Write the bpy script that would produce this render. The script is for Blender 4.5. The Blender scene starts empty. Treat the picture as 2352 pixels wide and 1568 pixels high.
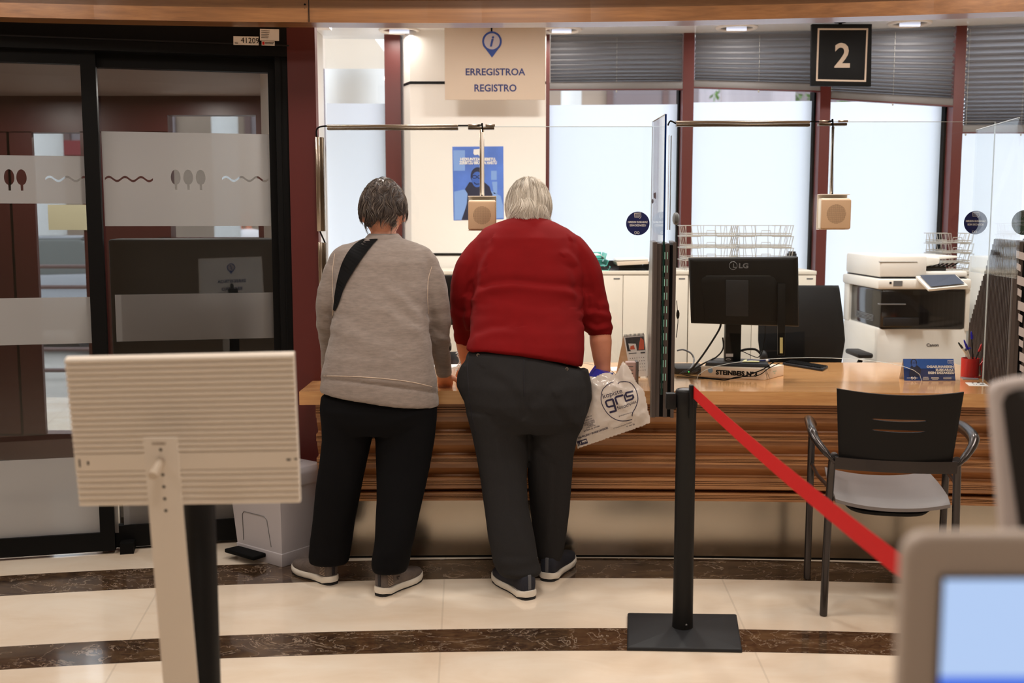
import bpy, bmesh, math, random
from mathutils import Vector, Matrix, noise
from mathutils.bvhtree import BVHTree
random.seed(7)
V = Vector
sc = bpy.context.scene
COL = sc.collection
# ------------------------------------------------------------------ camera, light, exposure
F = 2500.0                      # focal length in pixels of the 2352 px wide frame
TH = math.atan(277 / F)
CS, SN = math.cos(TH), math.sin(TH)
cam_d = bpy.data.cameras.new('camera'); cam = bpy.data.objects.new('camera', cam_d); COL.objects.link(cam)
cam.location = (0, 0, 1.5); cam.rotation_euler = (math.pi / 2 - TH, 0, 0)
cam_d.sensor_width = 36; cam_d.lens = 36 * F / 2352; cam_d.clip_start = .05; cam_d.clip_end = 200
cam_d.dof.use_dof = True; cam_d.dof.focus_distance = 4.6; cam_d.dof.aperture_fstop = 2.8
sc.camera = cam
vs = sc.view_settings
sc.display_settings.display_device = 'sRGB'
vs.view_transform = 'Standard'; vs.look = 'None'; vs.gamma = 1; vs.exposure = 0.0; vs.use_curve_mapping = False
sc.cycles.max_bounces = 8; sc.cycles.transparent_max_bounces = 24; sc.cycles.diffuse_bounces = 4
sc.cycles.glossy_bounces = 4; sc.cycles.transmission_bounces = 6; sc.cycles.use_denoising = True
sc.cycles.sample_clamp_indirect = 6; sc.cycles.caustics_reflective = False; sc.cycles.caustics_refractive = False
w = bpy.data.worlds.new('sky'); sc.world = w; w.use_nodes = True
w.node_tree.nodes['Background'].inputs[0].default_value = (.86, .91, 1.0, 1)
w.node_tree.nodes['Background'].inputs[1].default_value = 3.6

def area(name, loc, size, power, col, rot=(0, 0, 0), sy=None):
    l = bpy.data.lights.new(name, 'AREA'); l.energy = power; l.color = col
    l.shape = 'RECTANGLE'; l.size = size; l.size_y = sy or size
    o = bpy.data.objects.new(name, l); o.location = loc; o.rotation_euler = rot; COL.objects.link(o); return o
WARM = (1, .93, .85)
HALL_LAMPS = [(x, y) for x in (-2.4, -.2, 2.0) for y in (.3, 2.1, 3.75)]
for x, y in HALL_LAMPS:
    area('hall_lamp_light', (x, y, 3.13), .5, {.3: 8, 2.1: 15, 3.75: 21}[y], WARM)
OFFICE_LAMPS = [(917, 69), (1290, 68), (1692, 63), (2090, 53)]
ADDED_LAMPS = [(-.75, 5.5), (.35, 5.55), (1.45, 5.5), (2.55, 5.3)]
for x, y in ADDED_LAMPS: area('downlight_light', (x, y, 2.63), .2, 20, (1, .96, .91))  # unseen second downlight row, added to light the office fronts

# ------------------------------------------------------------------ helpers
def P(u, v, Y):
    q = (v - 784) / F; dy = CS - q * SN; t = Y / dy
    return V(((u - 1176) / F * t, Y, 1.5 - (SN + q * CS) * t))
def RAY(u, v):
    q = (v - 784) / F
    return V(((u - 1176) / F, CS - q * SN, -(SN + q * CS)))
def G(u, v, z=0.0):
    d = RAY(u, v); return V((0, 0, 1.5)) + d * ((z - 1.5) / d.z)
def PL(u, v, p0, n):
    d = RAY(u, v); o = V((0, 0, 1.5)); return o + d * ((V(p0) - o).dot(V(n)) / d.dot(V(n)))
def lin(c):
    return tuple((x / 12.92 if x <= .04045 else ((x + .055) / 1.055) ** 2.4) for x in (k / 255 for k in c[:3])) + (1,)

class Nt:
    def __init__(s, m): s.t = m.node_tree; s.n = s.t.nodes; s.l = s.t.links
    def new(s, ty, **k):
        x = s.n.new(ty)
        for a, b in k.items(): setattr(x, a, b)
        return x
    def link(s, a, b): s.l.new(a, b)
    def math(s, op, a, b=None, c=None):
        x = s.n.new('ShaderNodeMath'); x.operation = op
        for i, k in enumerate((a, b, c)):
            if k is None: continue
            if isinstance(k, (int, float)): x.inputs[i].default_value = k
            else: s.l.new(k, x.inputs[i])
        return x.outputs[0]
    def mix(s, f, a, b):
        x = s.n.new('ShaderNodeMix'); x.data_type = 'RGBA'
        for i, k in ((0, f), (6, a), (7, b)):
            if isinstance(k, (int, float, tuple)): x.inputs[i].default_value = k
            else: s.l.new(k, x.inputs[i])
        return x.outputs[2]
    def noise(s, vec, scale, detail=3, rough=.5, dist=0):
        x = s.n.new('ShaderNodeTexNoise'); x.inputs['Scale'].default_value = scale; x.inputs['Detail'].default_value = detail
        x.inputs['Roughness'].default_value = rough; x.inputs['Distortion'].default_value = dist
        s.l.new(vec, x.inputs['Vector']); return x.outputs['Fac']
    def mapping(s, vec, scale, rot=(0, 0, 0)):
        x = s.n.new('ShaderNodeMapping'); x.inputs['Scale'].default_value = scale; x.inputs['Rotation'].default_value = rot
        s.l.new(vec, x.inputs['Vector']); return x.outputs[0]
    def ramp(s, f, stops):
        x = s.n.new('ShaderNodeValToRGB'); e = x.color_ramp.elements
        while len(e) < len(stops): e.new(.5)
        for k, (p, c) in zip(e, stops): k.position = p; k.color = c
        s.l.new(f, x.inputs[0]); return x.outputs[0]
    def bump(s, h, strength, dist=.002):
        x = s.n.new('ShaderNodeBump'); x.inputs['Strength'].default_value = strength; x.inputs['Distance'].default_value = dist
        s.l.new(h, x.inputs['Height']); return x.outputs[0]

def base(name):
    m = bpy.data.materials.new(name); m.use_nodes = True; n = Nt(m); b = n.n['Principled BSDF']
    return m, n, b
def mat(name, col, rough=.5, metal=0, spec=.5, coat=0, emit=None, estr=0, bump=None, var=None, sheen=0, sub=0):
    """plain procedural material: bump=(scale,strength[,stretch]); var=(scale,amount[,stretch])"""
    m, n, b = base(name); c = lin(col)
    b.inputs['Base Color'].default_value = c; b.inputs['Roughness'].default_value = rough
    b.inputs['Metallic'].default_value = metal; b.inputs['Specular IOR Level'].default_value = spec
    b.inputs['Coat Weight'].default_value = coat; b.inputs['Sheen Weight'].default_value = sheen
    b.inputs['Subsurface Weight'].default_value = sub
    if sub: b.inputs['Subsurface Radius'].default_value = (.01, .004, .002)
    if emit: b.inputs['Emission Color'].default_value = lin(emit); b.inputs['Emission Strength'].default_value = estr
    tc = n.new('ShaderNodeTexCoord').outputs['Object']
    if var:
        vv = n.mapping(tc, var[2]) if len(var) > 2 else tc
        f = n.noise(vv, var[0], 4, .6); a = var[1]
        lo = tuple(x * (1 - a) for x in c[:3]) + (1,); hi = tuple(min(1, x * (1 + a)) for x in c[:3]) + (1,)
        n.link(n.ramp(f, [(.3, lo), (.7, hi)]), b.inputs['Base Color'])
    if bump:
        vv = n.mapping(tc, bump[2]) if len(bump) > 2 else tc
        n.link(n.bump(n.noise(vv, bump[0], 3), bump[1]), b.inputs['Normal'])
    return m
def wood(name, a, bcol, rough=.3, coat=.3, axis=0, scale=1.0, dark=None):
    m, n, b = base(name); tc = n.new('ShaderNodeTexCoord').outputs['Object']
    s = [28, 28, 28]; s[axis] = .9; s = [k * scale for k in s]
    f1 = n.noise(n.mapping(tc, s), 1.6, 5, .6, .4); s2 = [90, 90, 90]; s2[axis] = 2.5
    f2 = n.noise(n.mapping(tc, s2), 1.4, 2)
    f = n.math('ADD', n.math('MULTIPLY', f1, .75), n.math('MULTIPLY', f2, .25))
    n.link(n.ramp(f, [(.3, lin(bcol)), (.5, lin([(x + y) / 2 for x, y in zip(a, bcol)])), (.68, lin(a))]), b.inputs['Base Color'])
    b.inputs['Roughness'].default_value = rough; b.inputs['Coat Weight'].default_value = coat; b.inputs['Coat Roughness'].default_value = .12
    n.link(n.bump(f2, .12, .001), b.inputs['Normal'])
    return m
def glassmat(name, tint=(1, 1, 1), refl=.06, ior=1.45):
    m = bpy.data.materials.new(name); m.use_nodes = True; n = Nt(m); n.n.clear()
    o = n.new('ShaderNodeOutputMaterial'); mx = n.new('ShaderNodeMixShader'); t = n.new('ShaderNodeBsdfTransparent'); g = n.new('ShaderNodeBsdfGlossy')
    t.inputs[0].default_value = tint + (1,); g.inputs['Roughness'].default_value = .01
    ge = n.new('ShaderNodeNewGeometry'); dp = n.new('ShaderNodeVectorMath'); dp.operation = 'DOT_PRODUCT'
    n.link(ge.outputs['Incoming'], dp.inputs[0]); n.link(ge.outputs['Normal'], dp.inputs[1])
    f5 = n.math('POWER', n.math('SUBTRACT', 1.0, n.math('ABSOLUTE', dp.outputs['Value'])), 5.0)      # Schlick
    n.link(n.math('ADD', n.math('MULTIPLY', f5, .8), refl), mx.inputs[0])
    n.link(t.outputs[0], mx.inputs[1]); n.link(g.outputs[0], mx.inputs[2]); n.link(mx.outputs[0], o.inputs[0])
    return m
def film(name, col, trans=.1, transl=.6, gloss=.04, tcol=None):
    m = bpy.data.materials.new(name); m.use_nodes = True; n = Nt(m); n.n.clear()
    o = n.new('ShaderNodeOutputMaterial')
    d = n.new('ShaderNodeBsdfDiffuse'); d.inputs[0].default_value = lin(col)
    l = n.new('ShaderNodeBsdfTranslucent'); l.inputs[0].default_value = lin(tcol or col)
    t = n.new('ShaderNodeBsdfTransparent'); g = n.new('ShaderNodeBsdfGlossy'); g.inputs['Roughness'].default_value = .1
    m1 = n.new('ShaderNodeMixShader'); m1.inputs[0].default_value = transl; n.link(d.outputs[0], m1.inputs[1]); n.link(l.outputs[0], m1.inputs[2])
    m2 = n.new('ShaderNodeMixShader'); m2.inputs[0].default_value = trans; n.link(m1.outputs[0], m2.inputs[1]); n.link(t.outputs[0], m2.inputs[2])
    m3 = n.new('ShaderNodeMixShader'); m3.inputs[0].default_value = gloss; n.link(m2.outputs[0], m3.inputs[1]); n.link(g.outputs[0], m3.inputs[2])
    n.link(m3.outputs[0], o.inputs[0]); return m

def wloc(o):
    p = V((0, 0, 0))
    while o: p += o.location; o = o.parent
    return p
class MB:
    def __init__(s, T=None): s.v = []; s.f = []; s.mi = []; s.m = 0; s.T = T
    def add(s, vs, fs):
        k = len(s.v); s.v += [(s.T @ V(p)) if s.T else V(p) for p in vs]
        s.f += [[i + k for i in f] for f in fs]; s.mi += [s.m] * len(fs); return s
    def hexa(s, p):   # 8 points: bottom 0-3 , top 4-7, same order
        return s.add(p, [(3, 2, 1, 0), (4, 5, 6, 7), (0, 1, 5, 4), (1, 2, 6, 5), (2, 3, 7, 6), (3, 0, 4, 7)])
    def box(s, x0, x1, y0, y1, z0, z1):
        return s.hexa([(x0, y0, z0), (x1, y0, z0), (x1, y1, z0), (x0, y1, z0), (x0, y0, z1), (x1, y0, z1), (x1, y1, z1), (x0, y1, z1)])
    def obox(s, c, size, M=None):
        a, b, d = [k / 2 for k in size]; M = M or Matrix()
        pts = [V(c) + (M.to_3x3() @ V(q)) for q in [(-a, -b, -d), (a, -b, -d), (a, b, -d), (-a, b, -d), (-a, -b, d), (a, -b, d), (a, b, d), (-a, b, d)]]
        return s.hexa(pts)
    def prism(s, pts, vec):
        n = len(pts); vec = V(vec); a = [V(p) for p in pts]
        return s.add(a + [p + vec for p in a], [list(range(n))[::-1], list(range(n, 2 * n))] + [(i, (i + 1) % n, n + (i + 1) % n, n + i) for i in range(n)])
    def poly(s, pts): return s.add(pts, [list(range(len(pts)))])
    def loft(s, rings, cap=True, closed=True):
        n = len(rings[0]); vs = [p for r in rings for p in r]; fs = []
        for i in range(len(rings) - 1):
            for j in range(n if closed else n - 1):
                k = (j + 1) % n; fs.append((i * n + j, i * n + k, (i + 1) * n + k, (i + 1) * n + j))
        if cap: fs += [list(range(n))[::-1], list(range((len(rings) - 1) * n, len(rings) * n))]
        return s.add(vs, fs)
    def tube(s, path, r, n=8, cap=True, flat=1.0):
        path = [V(p) for p in path]; m = len(path); rr = r if isinstance(r, (list, tuple)) else [r] * m; rings = []; up = None
        for i, p in enumerate(path):
            d = (path[min(i + 1, m - 1)] - path[max(i - 1, 0)]).normalized()
            if up is None: up = V((0, 0, 1)) if abs(d.z) < .9 else V((1, 0, 0))
            a = d.cross(up).normalized(); b = a.cross(d).normalized(); up = b
            rings.append([p + (a * math.cos(2 * math.pi * k / n) + b * flat * math.sin(2 * math.pi * k / n)) * rr[i] for k in range(n)])
        return s.loft(rings, cap)
    def lathe(s, prof, c=(0, 0, 0), n=24, M=None, cap=True):
        c = V(c); M = (M or Matrix()).to_3x3()
        return s.loft([[c + M @ V((r * math.cos(2 * math.pi * k / n), r * math.sin(2 * math.pi * k / n), z)) for k in range(n)] for r, z in prof], cap)
    def cyl(s, a, b, r, n=16): return s.tube([a, b], r, n)
    def ell(s, c, r, n=16, M=None):
        rings = []; c = V(c); M = (M or Matrix()).to_3x3()
        for i in range(n // 2 + 1):
            t = -math.pi / 2 + math.pi * (i + .02) / (n / 2 + .04)
            rings.append([c + M @ V((r[0] * math.cos(t) * math.cos(2 * math.pi * k / n), r[1] * math.cos(t) * math.sin(2 * math.pi * k / n), r[2] * math.sin(t))) for k in range(n)])
        return s.loft(rings)
    def build(s, name, m, parent=None, smooth=None, bevel=0, seg=2, fixn=True):
        me = bpy.data.meshes.new(name)
        if parent is None:
            xs, ys, zs = zip(*[tuple(p) for p in s.v]); org = V(((min(xs) + max(xs)) / 2, (min(ys) + max(ys)) / 2, min(zs)))
        else: org = wloc(parent)
        me.from_pydata([tuple(p - org) for p in s.v], [], s.f)
        for k in (m if isinstance(m, (list, tuple)) else [m]): me.materials.append(k)
        for p, i in zip(me.polygons, s.mi): p.material_index = i
        if fixn:
            bm = bmesh.new(); bm.from_mesh(me); bmesh.ops.recalc_face_normals(bm, faces=bm.faces)
            if bevel: bmesh.ops.bevel(bm, geom=[e for e in bm.edges if e.is_manifold and e.calc_face_angle(0) > .5], offset=bevel, segments=seg, affect='EDGES', profile=.5, clamp_overlap=True)
            bm.to_mesh(me); bm.free()
        if smooth or (smooth is None and len(me.polygons) > 12) or bevel:
            for p in me.polygons: p.use_smooth = True
            me.set_sharp_from_angle(angle=math.radians(38 if smooth is not True else 75))
        o = bpy.data.objects.new(name, me); COL.objects.link(o)
        if parent is None: o.location = org
        else: o.parent = parent
        return o
def tag(o, label=None, cat=None, group=None, kind=None):
    if label: o['label'] = label
    if cat: o['category'] = cat
    if group: o['group'] = group
    if kind: o['kind'] = kind
    return o
def thing(name, loc, label, cat, group=None):
    o = bpy.data.objects.new(name, None); o.empty_display_size = .1; COL.objects.link(o); o.location = loc
    return tag(o, label, cat, group)
def struct(o): o['kind'] = 'structure'; return o
def shape2d(polys, resolution=1):
    """filled flat shape; first polygon is the outline, others are holes"""
    cu = bpy.data.curves.new('s', 'CURVE'); cu.dimensions = '2D'; cu.fill_mode = 'BOTH'
    for pl in polys:
        sp = cu.splines.new('POLY'); sp.points.add(len(pl) - 1); sp.use_cyclic_u = True
        for q, (x, y) in zip(sp.points, pl): q.co = (x, y, 0, 1)
    o = bpy.data.objects.new('s', cu); COL.objects.link(o); dg = bpy.context.evaluated_depsgraph_get(); dg.update()
    me = bpy.data.meshes.new_from_object(o.evaluated_get(dg))
    vs = [v.co.copy() for v in me.vertices]; fs = [list(p.vertices) for p in me.polygons]
    bpy.data.objects.remove(o); bpy.data.curves.remove(cu); bpy.data.meshes.remove(me); return vs, fs
_tc = {}
def textgeo(s, bold=0.0, spacing=1.0, shear=0.0):
    key = (s, bold, spacing, shear)
    if key in _tc: return _tc[key]
    cu = bpy.data.curves.new('t', 'FONT'); cu.body = s; cu.size = 1; cu.offset = bold; cu.space_character = spacing; cu.shear = shear
    cu.align_x = 'CENTER'; cu.align_y = 'CENTER'; cu.resolution_u = 3
    o = bpy.data.objects.new('t', cu); COL.objects.link(o); dg = bpy.context.evaluated_depsgraph_get(); dg.update()
    me = bpy.data.meshes.new_from_object(o.evaluated_get(dg))
    vs = [v.co.copy() for v in me.vertices]; fs = [list(p.vertices) for p in me.polygons]
    bpy.data.objects.remove(o); bpy.data.curves.remove(cu); bpy.data.meshes.remove(me)
    x0, x1 = min(v.x for v in vs), max(v.x for v in vs); y0, y1 = min(v.y for v in vs), max(v.y for v in vs)
    vs = [V(((v.x - x0) / (x1 - x0) - .5, (v.y - y0) / (y1 - y0) - .5, 0)) for v in vs]
    _tc[key] = (vs, fs); return vs, fs
def text(mb, s, c, wid, hei, X=(1, 0, 0), U=(0, 0, 1), bold=.015, spacing=1.0, shear=0.0, proj=None):
    """adds fitted lettering to mb, centre c, width, height (m)"""
    vs, fs = textgeo(s, bold, spacing, shear); c = V(c); X = V(X).normalized(); U = V(U).normalized()
    out = [c + X * (v.x * wid) + U * (v.y * hei) for v in vs]
    if proj: out = [proj(p) for p in out]
    mb.add(out, fs)
def curvepts(pts, n=8):
    """Catmull-Rom through points"""
    pts = [V(p) for p in pts]; out = []
    for i in range(len(pts) - 1):
        a, b, c, d = pts[max(i - 1, 0)], pts[i], pts[i + 1], pts[min(i + 2, len(pts) - 1)]
        for k in range(n):
            t = k / n
            out.append(.5 * ((2 * b) + (-a + c) * t + (2 * a - 5 * b + 4 * c - d) * t * t + (-a + 3 * b - 3 * c + d) * t ** 3))
    out.append(pts[-1]); return out
def eplane(c, a, b, n=32, p=2.0):
    """ring: centre c, half axes vectors a, b, super-ellipse exponent p"""
    r = []
    for k in range(n):
        t = 2 * math.pi * k / n; ct, st = math.cos(t), math.sin(t)
        r.append(c + a * math.copysign(abs(ct) ** (2 / p), ct) + b * math.copysign(abs(st) ** (2 / p), st))
    return r

# ------------------------------------------------------------------ materials
M = {}
M['wood_fascia'] = wood('oak_fascia', (154, 106, 64), (116, 76, 44), .35, .3)
M['wood_dark'] = wood('oak_recess', (156, 112, 68), (130, 90, 52), .4, .2)
M['wood_panel'] = wood('oak_panel', (188, 134, 86), (140, 92, 56), .38, .25)
M['wood_top'] = wood('oak_worktop', (222, 172, 116), (194, 138, 88), .16, .6)
M['red'] = mat('oxblood_paint', (84, 24, 22), .45, bump=(300, .05))
M['mullion'] = mat('brown_red_aluminium', (92, 36, 32), .4)
M['mullion_dark'] = mat('dark_door_red', (66, 22, 20), .4)
M['black'] = mat('black_aluminium', (8, 8, 9), .5, spec=.15)
M['rubber'] = mat('black_rubber', (8, 8, 9), .8, spec=.15)
M['ceil'] = mat('lacquered_ceiling', (250, 247, 243), .32, coat=.5, var=(2, .02, (.5, 30, 1)))
M['cream'] = mat('cream_wall', (243, 238, 231), .5, bump=(60, .03))
M['plaster'] = mat('hall_plaster', (205, 192, 175), .8)
M['cabinet'] = mat('cream_laminate', (232, 224, 210), .45)
M['white'] = mat('white_plastic', (222, 220, 218), .35)
M['printer'] = mat('printer_shell', (236, 233, 227), .4)
M['darkglass'] = mat('dark_glossy', (10, 10, 12), .12)
M['dkgrey'] = mat('dark_grey_plastic', (30, 30, 33), .5, spec=.25)
M['midgrey'] = mat('mid_grey_plastic', (110, 110, 112), .4)
M['steel'] = mat('brushed_steel', (190, 182, 170), .2, 1, bump=(40, .03, (.3, 30, 30)))
M['chrome'] = mat('satin_steel', (200, 190, 178), .18, 1)
M['bronze'] = mat('satin_dark_steel', (110, 98, 84), .25, 1)
M['beige'] = mat('beige_paint', (238, 229, 218), .42)
M['beige_device'] = mat('beige_plastic', (206, 172, 138), .45)
M['ivory'] = mat('ivory_plastic', (238, 228, 208), .4)
M['signplate'] = mat('sign_board', (204, 184, 164), .55)
M['navy'] = mat('navy_ink', (28, 40, 100), .5)
M['ink'] = mat('dark_ink', (24, 22, 34), .5)
M['bagink'] = mat('navy_bag_ink', (30, 24, 62), .5)
M['pinblue'] = mat('pin_blue', (34, 66, 140), .4)
M['poster'] = mat('poster_blue', (84, 122, 208), .5, var=(4, .25))
M['posterl'] = mat('poster_pale_blue', (128, 164, 224), .5)
M['posterm'] = mat('poster_face_blue', (60, 100, 186), .5)
M['posterd'] = mat('poster_dark', (32, 36, 62), .5)
M['paper'] = mat('paper', (238, 234, 230), .6)
M['cardboard'] = mat('ream_paper', (222, 206, 188), .55)
M['signblack'] = mat('sign_black', (14, 15, 16), .5, spec=.2)
M['sticker'] = mat('sticker_navy', (16, 26, 84), .4)
M['stickerg'] = mat('sticker_back_green', (44, 62, 50), .4)
M['part_dark'] = mat('anodised_dark', (84, 74, 70), .4, .3)
M['part_mid'] = mat('anodised_mid', (124, 119, 116), .35, .6)
M['teal'] = mat('teal_plastic', (90, 190, 178), .35)
M['wire'] = mat('white_wire', (176, 172, 164), .4)
M['belt'] = mat('red_webbing', (206, 32, 34), .7, bump=(90, .4, (1, 1, 12)), spec=.2)
M['chairback'] = mat('chair_shell', (24, 23, 23), .6, spec=.2, bump=(300, .08))
M['chairseat'] = mat('chair_seat', (122, 116, 116), .5, bump=(300, .1))
M['chairmetal'] = mat('graphite_steel', (74, 70, 70), .25, .8)
M['officefab'] = mat('office_mesh', (22, 24, 27), .7, spec=.15, bump=(300, .2))
M['kiosk'] = mat('kiosk_grey', (196, 184, 176), .5)
M['kioskl'] = mat('kiosk_pale', (196, 186, 184), .5)
M['screen'] = mat('lit_screen', (60, 90, 150), .3, emit=(190, 216, 255), estr=.85)
M['screenb'] = mat('lit_screen_bar', (30, 40, 130), .3, emit=(86, 130, 245), estr=.8)
M['red_cup'] = mat('red_plastic', (186, 28, 26), .35)
M['penblue'] = mat('pen_blue', (24, 24, 170), .3)
M['penblk'] = mat('pen_black', (26, 34, 36), .4)
M['skin_f'] = mat('skin_female', (214, 150, 122), .5, sub=.15, var=(14, .08))
M['skin_m'] = mat('skin_male', (196, 128, 100), .5, sub=.15, var=(14, .1))
M['grey_knit'] = mat('heather_jersey', (134, 122, 115), .9, var=(30, .16, (1, 1, 5)), bump=(420, .25), sheen=.2)
M['stitch'] = mat('pale_stitching', (206, 186, 168), .8)
M['red_knit'] = mat('crimson_knit', (116, 12, 15), .9, spec=.15, bump=(520, .2), var=(12, .06))
M['blackcloth'] = mat('black_cloth', (10, 10, 13), .9, spec=.15, bump=(300, .1))
M['charcoal'] = mat('charcoal_wool', (40, 39, 40), .95, spec=.2, bump=(500, .2), var=(60, .1, (8, 8, .6)))
M['strap'] = mat('black_webbing', (10, 10, 11), .8, spec=.15)
M['shoe_grey'] = mat('taupe_mesh', (98, 88, 84), .8, bump=(160, .6), var=(40, .2))
M['shoe_navy'] = mat('navy_mesh', (24, 27, 40), .8, bump=(260, .4))
M['sole'] = mat('white_foam', (226, 220, 210), .55)
M['soleblk'] = mat('black_outsole', (22, 22, 24), .7)
M['hair_a'] = mat('hair_dark_brown', (54, 44, 40), .5)
M['hair_b'] = mat('hair_grey_brown', (92, 80, 73), .6, spec=.2)
M['hair_c'] = mat('hair_ash', (134, 122, 112), .6, spec=.2)
M['whair_a'] = mat('hair_grey', (150, 138, 124), .5)
M['whair_b'] = mat('hair_silver', (200, 190, 176), .5)
M['whair_c'] = mat('hair_white', (232, 224, 212), .5)
M['eye'] = mat('eye_white', (225, 222, 215), .2)
M['bin'] = mat('bin_plastic', (186, 182, 188), .4)
M['sketch'] = mat('sketch_green', (150, 160, 60), .5)
M['glass'] = glassmat('clear_glass', (.985, .995, .99), .035)
M['glass_edge'] = mat('glass_edge_green', (8, 44, 38), .1)
M['glass_edge_b'] = mat('glass_edge_blue', (10, 40, 90), .08)
M['edge_pale'] = mat('polished_glass_edge', (225, 235, 238), .15)
M['glass_door'] = glassmat('door_glass', (.72, .73, .73), .06)
M['frost'] = film('frosted_film', (226, 236, 248), .0, .9, .03, (236, 243, 255))
M['frost_door'] = film('door_frosted_film', (222, 216, 212), .07, .88, .05)
M['blind'] = film('pleated_fabric', (152, 150, 152), .0, .55, .0)
M['bag'] = film('bag_plastic', (232, 222, 214), .03, .25, .05)
M['outgnd'] = mat('pavement', (150, 146, 140), .8, var=(2, .08))
M['facade'] = mat('street_facade', (128, 112, 98), .8, var=(.6, .12))
M['column'] = mat('white_column', (190, 190, 188), .6)
M['stone'] = mat('pale_stone', (150, 143, 148), .7, var=(1.2, .12, (4, 4, .6)))
M['rail'] = mat('brown_rail', (78, 54, 50), .5)
M['leaf'] = mat('leaf', (84, 116, 50), .6, var=(30, .3))
M['car'] = mat('silver_car', (110, 112, 116), .2, .7, coat=1)
M['carwin'] = mat('car_window', (66, 70, 66), .1)
M['tyre'] = mat('tyre', (28, 28, 30), .8)
M['awning'] = mat('red_awning', (104, 20, 26), .7)

def floor_mat():
    m, n, b = base('marble_floor'); pos = n.new('ShaderNodeNewGeometry').outputs['Position']
    sp = n.new('ShaderNodeSeparateXYZ'); n.link(pos, sp.inputs[0]); x, y = sp.outputs[0], sp.outputs[1]
    dx = n.math('SUBTRACT', x, .3); d = n.math('ADD', y, n.math('MULTIPLY', n.math('MULTIPLY', dx, dx), 1 / 25.))
    def band(a, c): return n.math('MULTIPLY', n.math('GREATER_THAN', d, a), n.math('LESS_THAN', d, c))
    bd = n.math('MAXIMUM', band(3.68, 3.893), n.math('MAXIMUM', band(4.463, 4.735), band(1.9, 2.1)))
    f = n.noise(n.mapping(pos, (1, 2.2, 1)), 2.2, 6, .6, .6)
    cream = n.ramp(f, [(.25, lin((228, 208, 184))), (.5, lin((238, 222, 202))), (.75, lin((245, 234, 218)))])
    v = n.noise(n.mapping(pos, (1, 1.8, 1), (0, 0, .5)), 5, 8, .7, 1.2)
    v2 = n.noise(n.mapping(pos, (1, 2, 1), (0, 0, -.4)), 11, 6, .75, 2.0)
    rid = n.math('ABSOLUTE', n.math('SUBTRACT', v2, .5))
    blot = n.ramp(v, [(.3, lin((34, 24, 20))), (.5, lin((62, 44, 33))), (.7, lin((104, 80, 56)))])
    vein = n.math('LESS_THAN', n.math('ABSOLUTE', n.math('SUBTRACT', n.noise(n.mapping(pos, (1, 1.6, 1), (0, 0, .8)), 3.6, 6, .6, 1.6), .5)), .006)
    dark = n.mix(n.ramp(rid, [(0, (.8, .8, .8, 1)), (.035, (0, 0, 0, 1))]), blot, lin((104, 82, 58)))
    dark = n.mix(n.math('MULTIPLY', vein, .4), dark, lin((200, 180, 160)))
    col = n.mix(bd, cream, dark)
    # thin radial joints between the slabs, and the joints that edge the bands
    ang = n.math('ARCTAN2', dx, n.math('ADD', y, 9.0))
    jr = n.math('LESS_THAN', n.math('ABSOLUTE', n.math('SUBTRACT', n.math('FRACT', n.math('MULTIPLY', ang, 11.5)), .5)), .0006 * 11.5 / 2.2)
    e = 0
    for k in (3.68, 3.893, 4.463, 4.735):
        j = n.math('LESS_THAN', n.math('ABSOLUTE', n.math('SUBTRACT', d, k)), .0016)
        e = j if e == 0 else n.math('MAXIMUM', e, j)
    col = n.mix(n.math('MULTIPLY', n.math('MAXIMUM', n.math('MULTIPLY', jr, .22), e), .7), col, lin((70, 56, 44)))
    n.link(col, b.inputs['Base Color'])
    b.inputs['Roughness'].default_value = .13; b.inputs['Specular IOR Level'].default_value = .6
    b.inputs['Coat Weight'].default_value = .35; b.inputs['Coat Roughness'].default_value = .04
    return m
M['floor'] = floor_mat()
# ------------------------------------------------------------------ the setting
def arcY(x, y0, xc, R): return y0 - (x - xc) ** 2 / (2 * R)
DY = lambda x: arcY(x, 4.655, .1, 20)         # front edge of the worktop
WY = lambda x: arcY(x, 7.05, -.3, 14)         # front face of the window mullions
BY = lambda x: arcY(x, 4.63, -.35, 11)        # front face of the timber fascia
CZ = 2.668                                    # ceiling over the counter
def sweep(mb, prof, yf, x0, x1, n=40):
    """profile (dy,z) swept along an arc"""
    rings = []
    for i in range(n + 1):
        x = x0 + (x1 - x0) * i / n; rings.append([V((x, yf(x) + dy, z)) for dy, z in prof])
    mb.loft(rings); return mb
fl = MB(); fl.box(-6, 6, -4.2, 9.2, -.12, 0); struct(fl.build('floor', M['floor']))
c = MB(); sweep(c, [(.08, CZ), (2.6, CZ), (2.6, CZ + .1), (.08, CZ + .1)], BY, -1.24, 4.6)
struct(c.build('ceiling', M['ceil'], smooth=False))
c = MB(); c.box(-4.4, 4.6, -4.2, 4.75, 3.2, 3.3); struct(c.build('ceiling_hall', M['plaster']))
struct(MB().box(-4.4, 4.6, -4.3, -4.2, 0, 3.2).build('wall_back', M['plaster']))
struct(MB().box(-4.5, -4.4, -4.2, 4.6, 0, 3.2).build('wall_left', M['plaster']))
struct(MB().box(4.6, 4.7, -4.2, 8, 0, 3.2).build('wall_right', M['plaster']))
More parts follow.
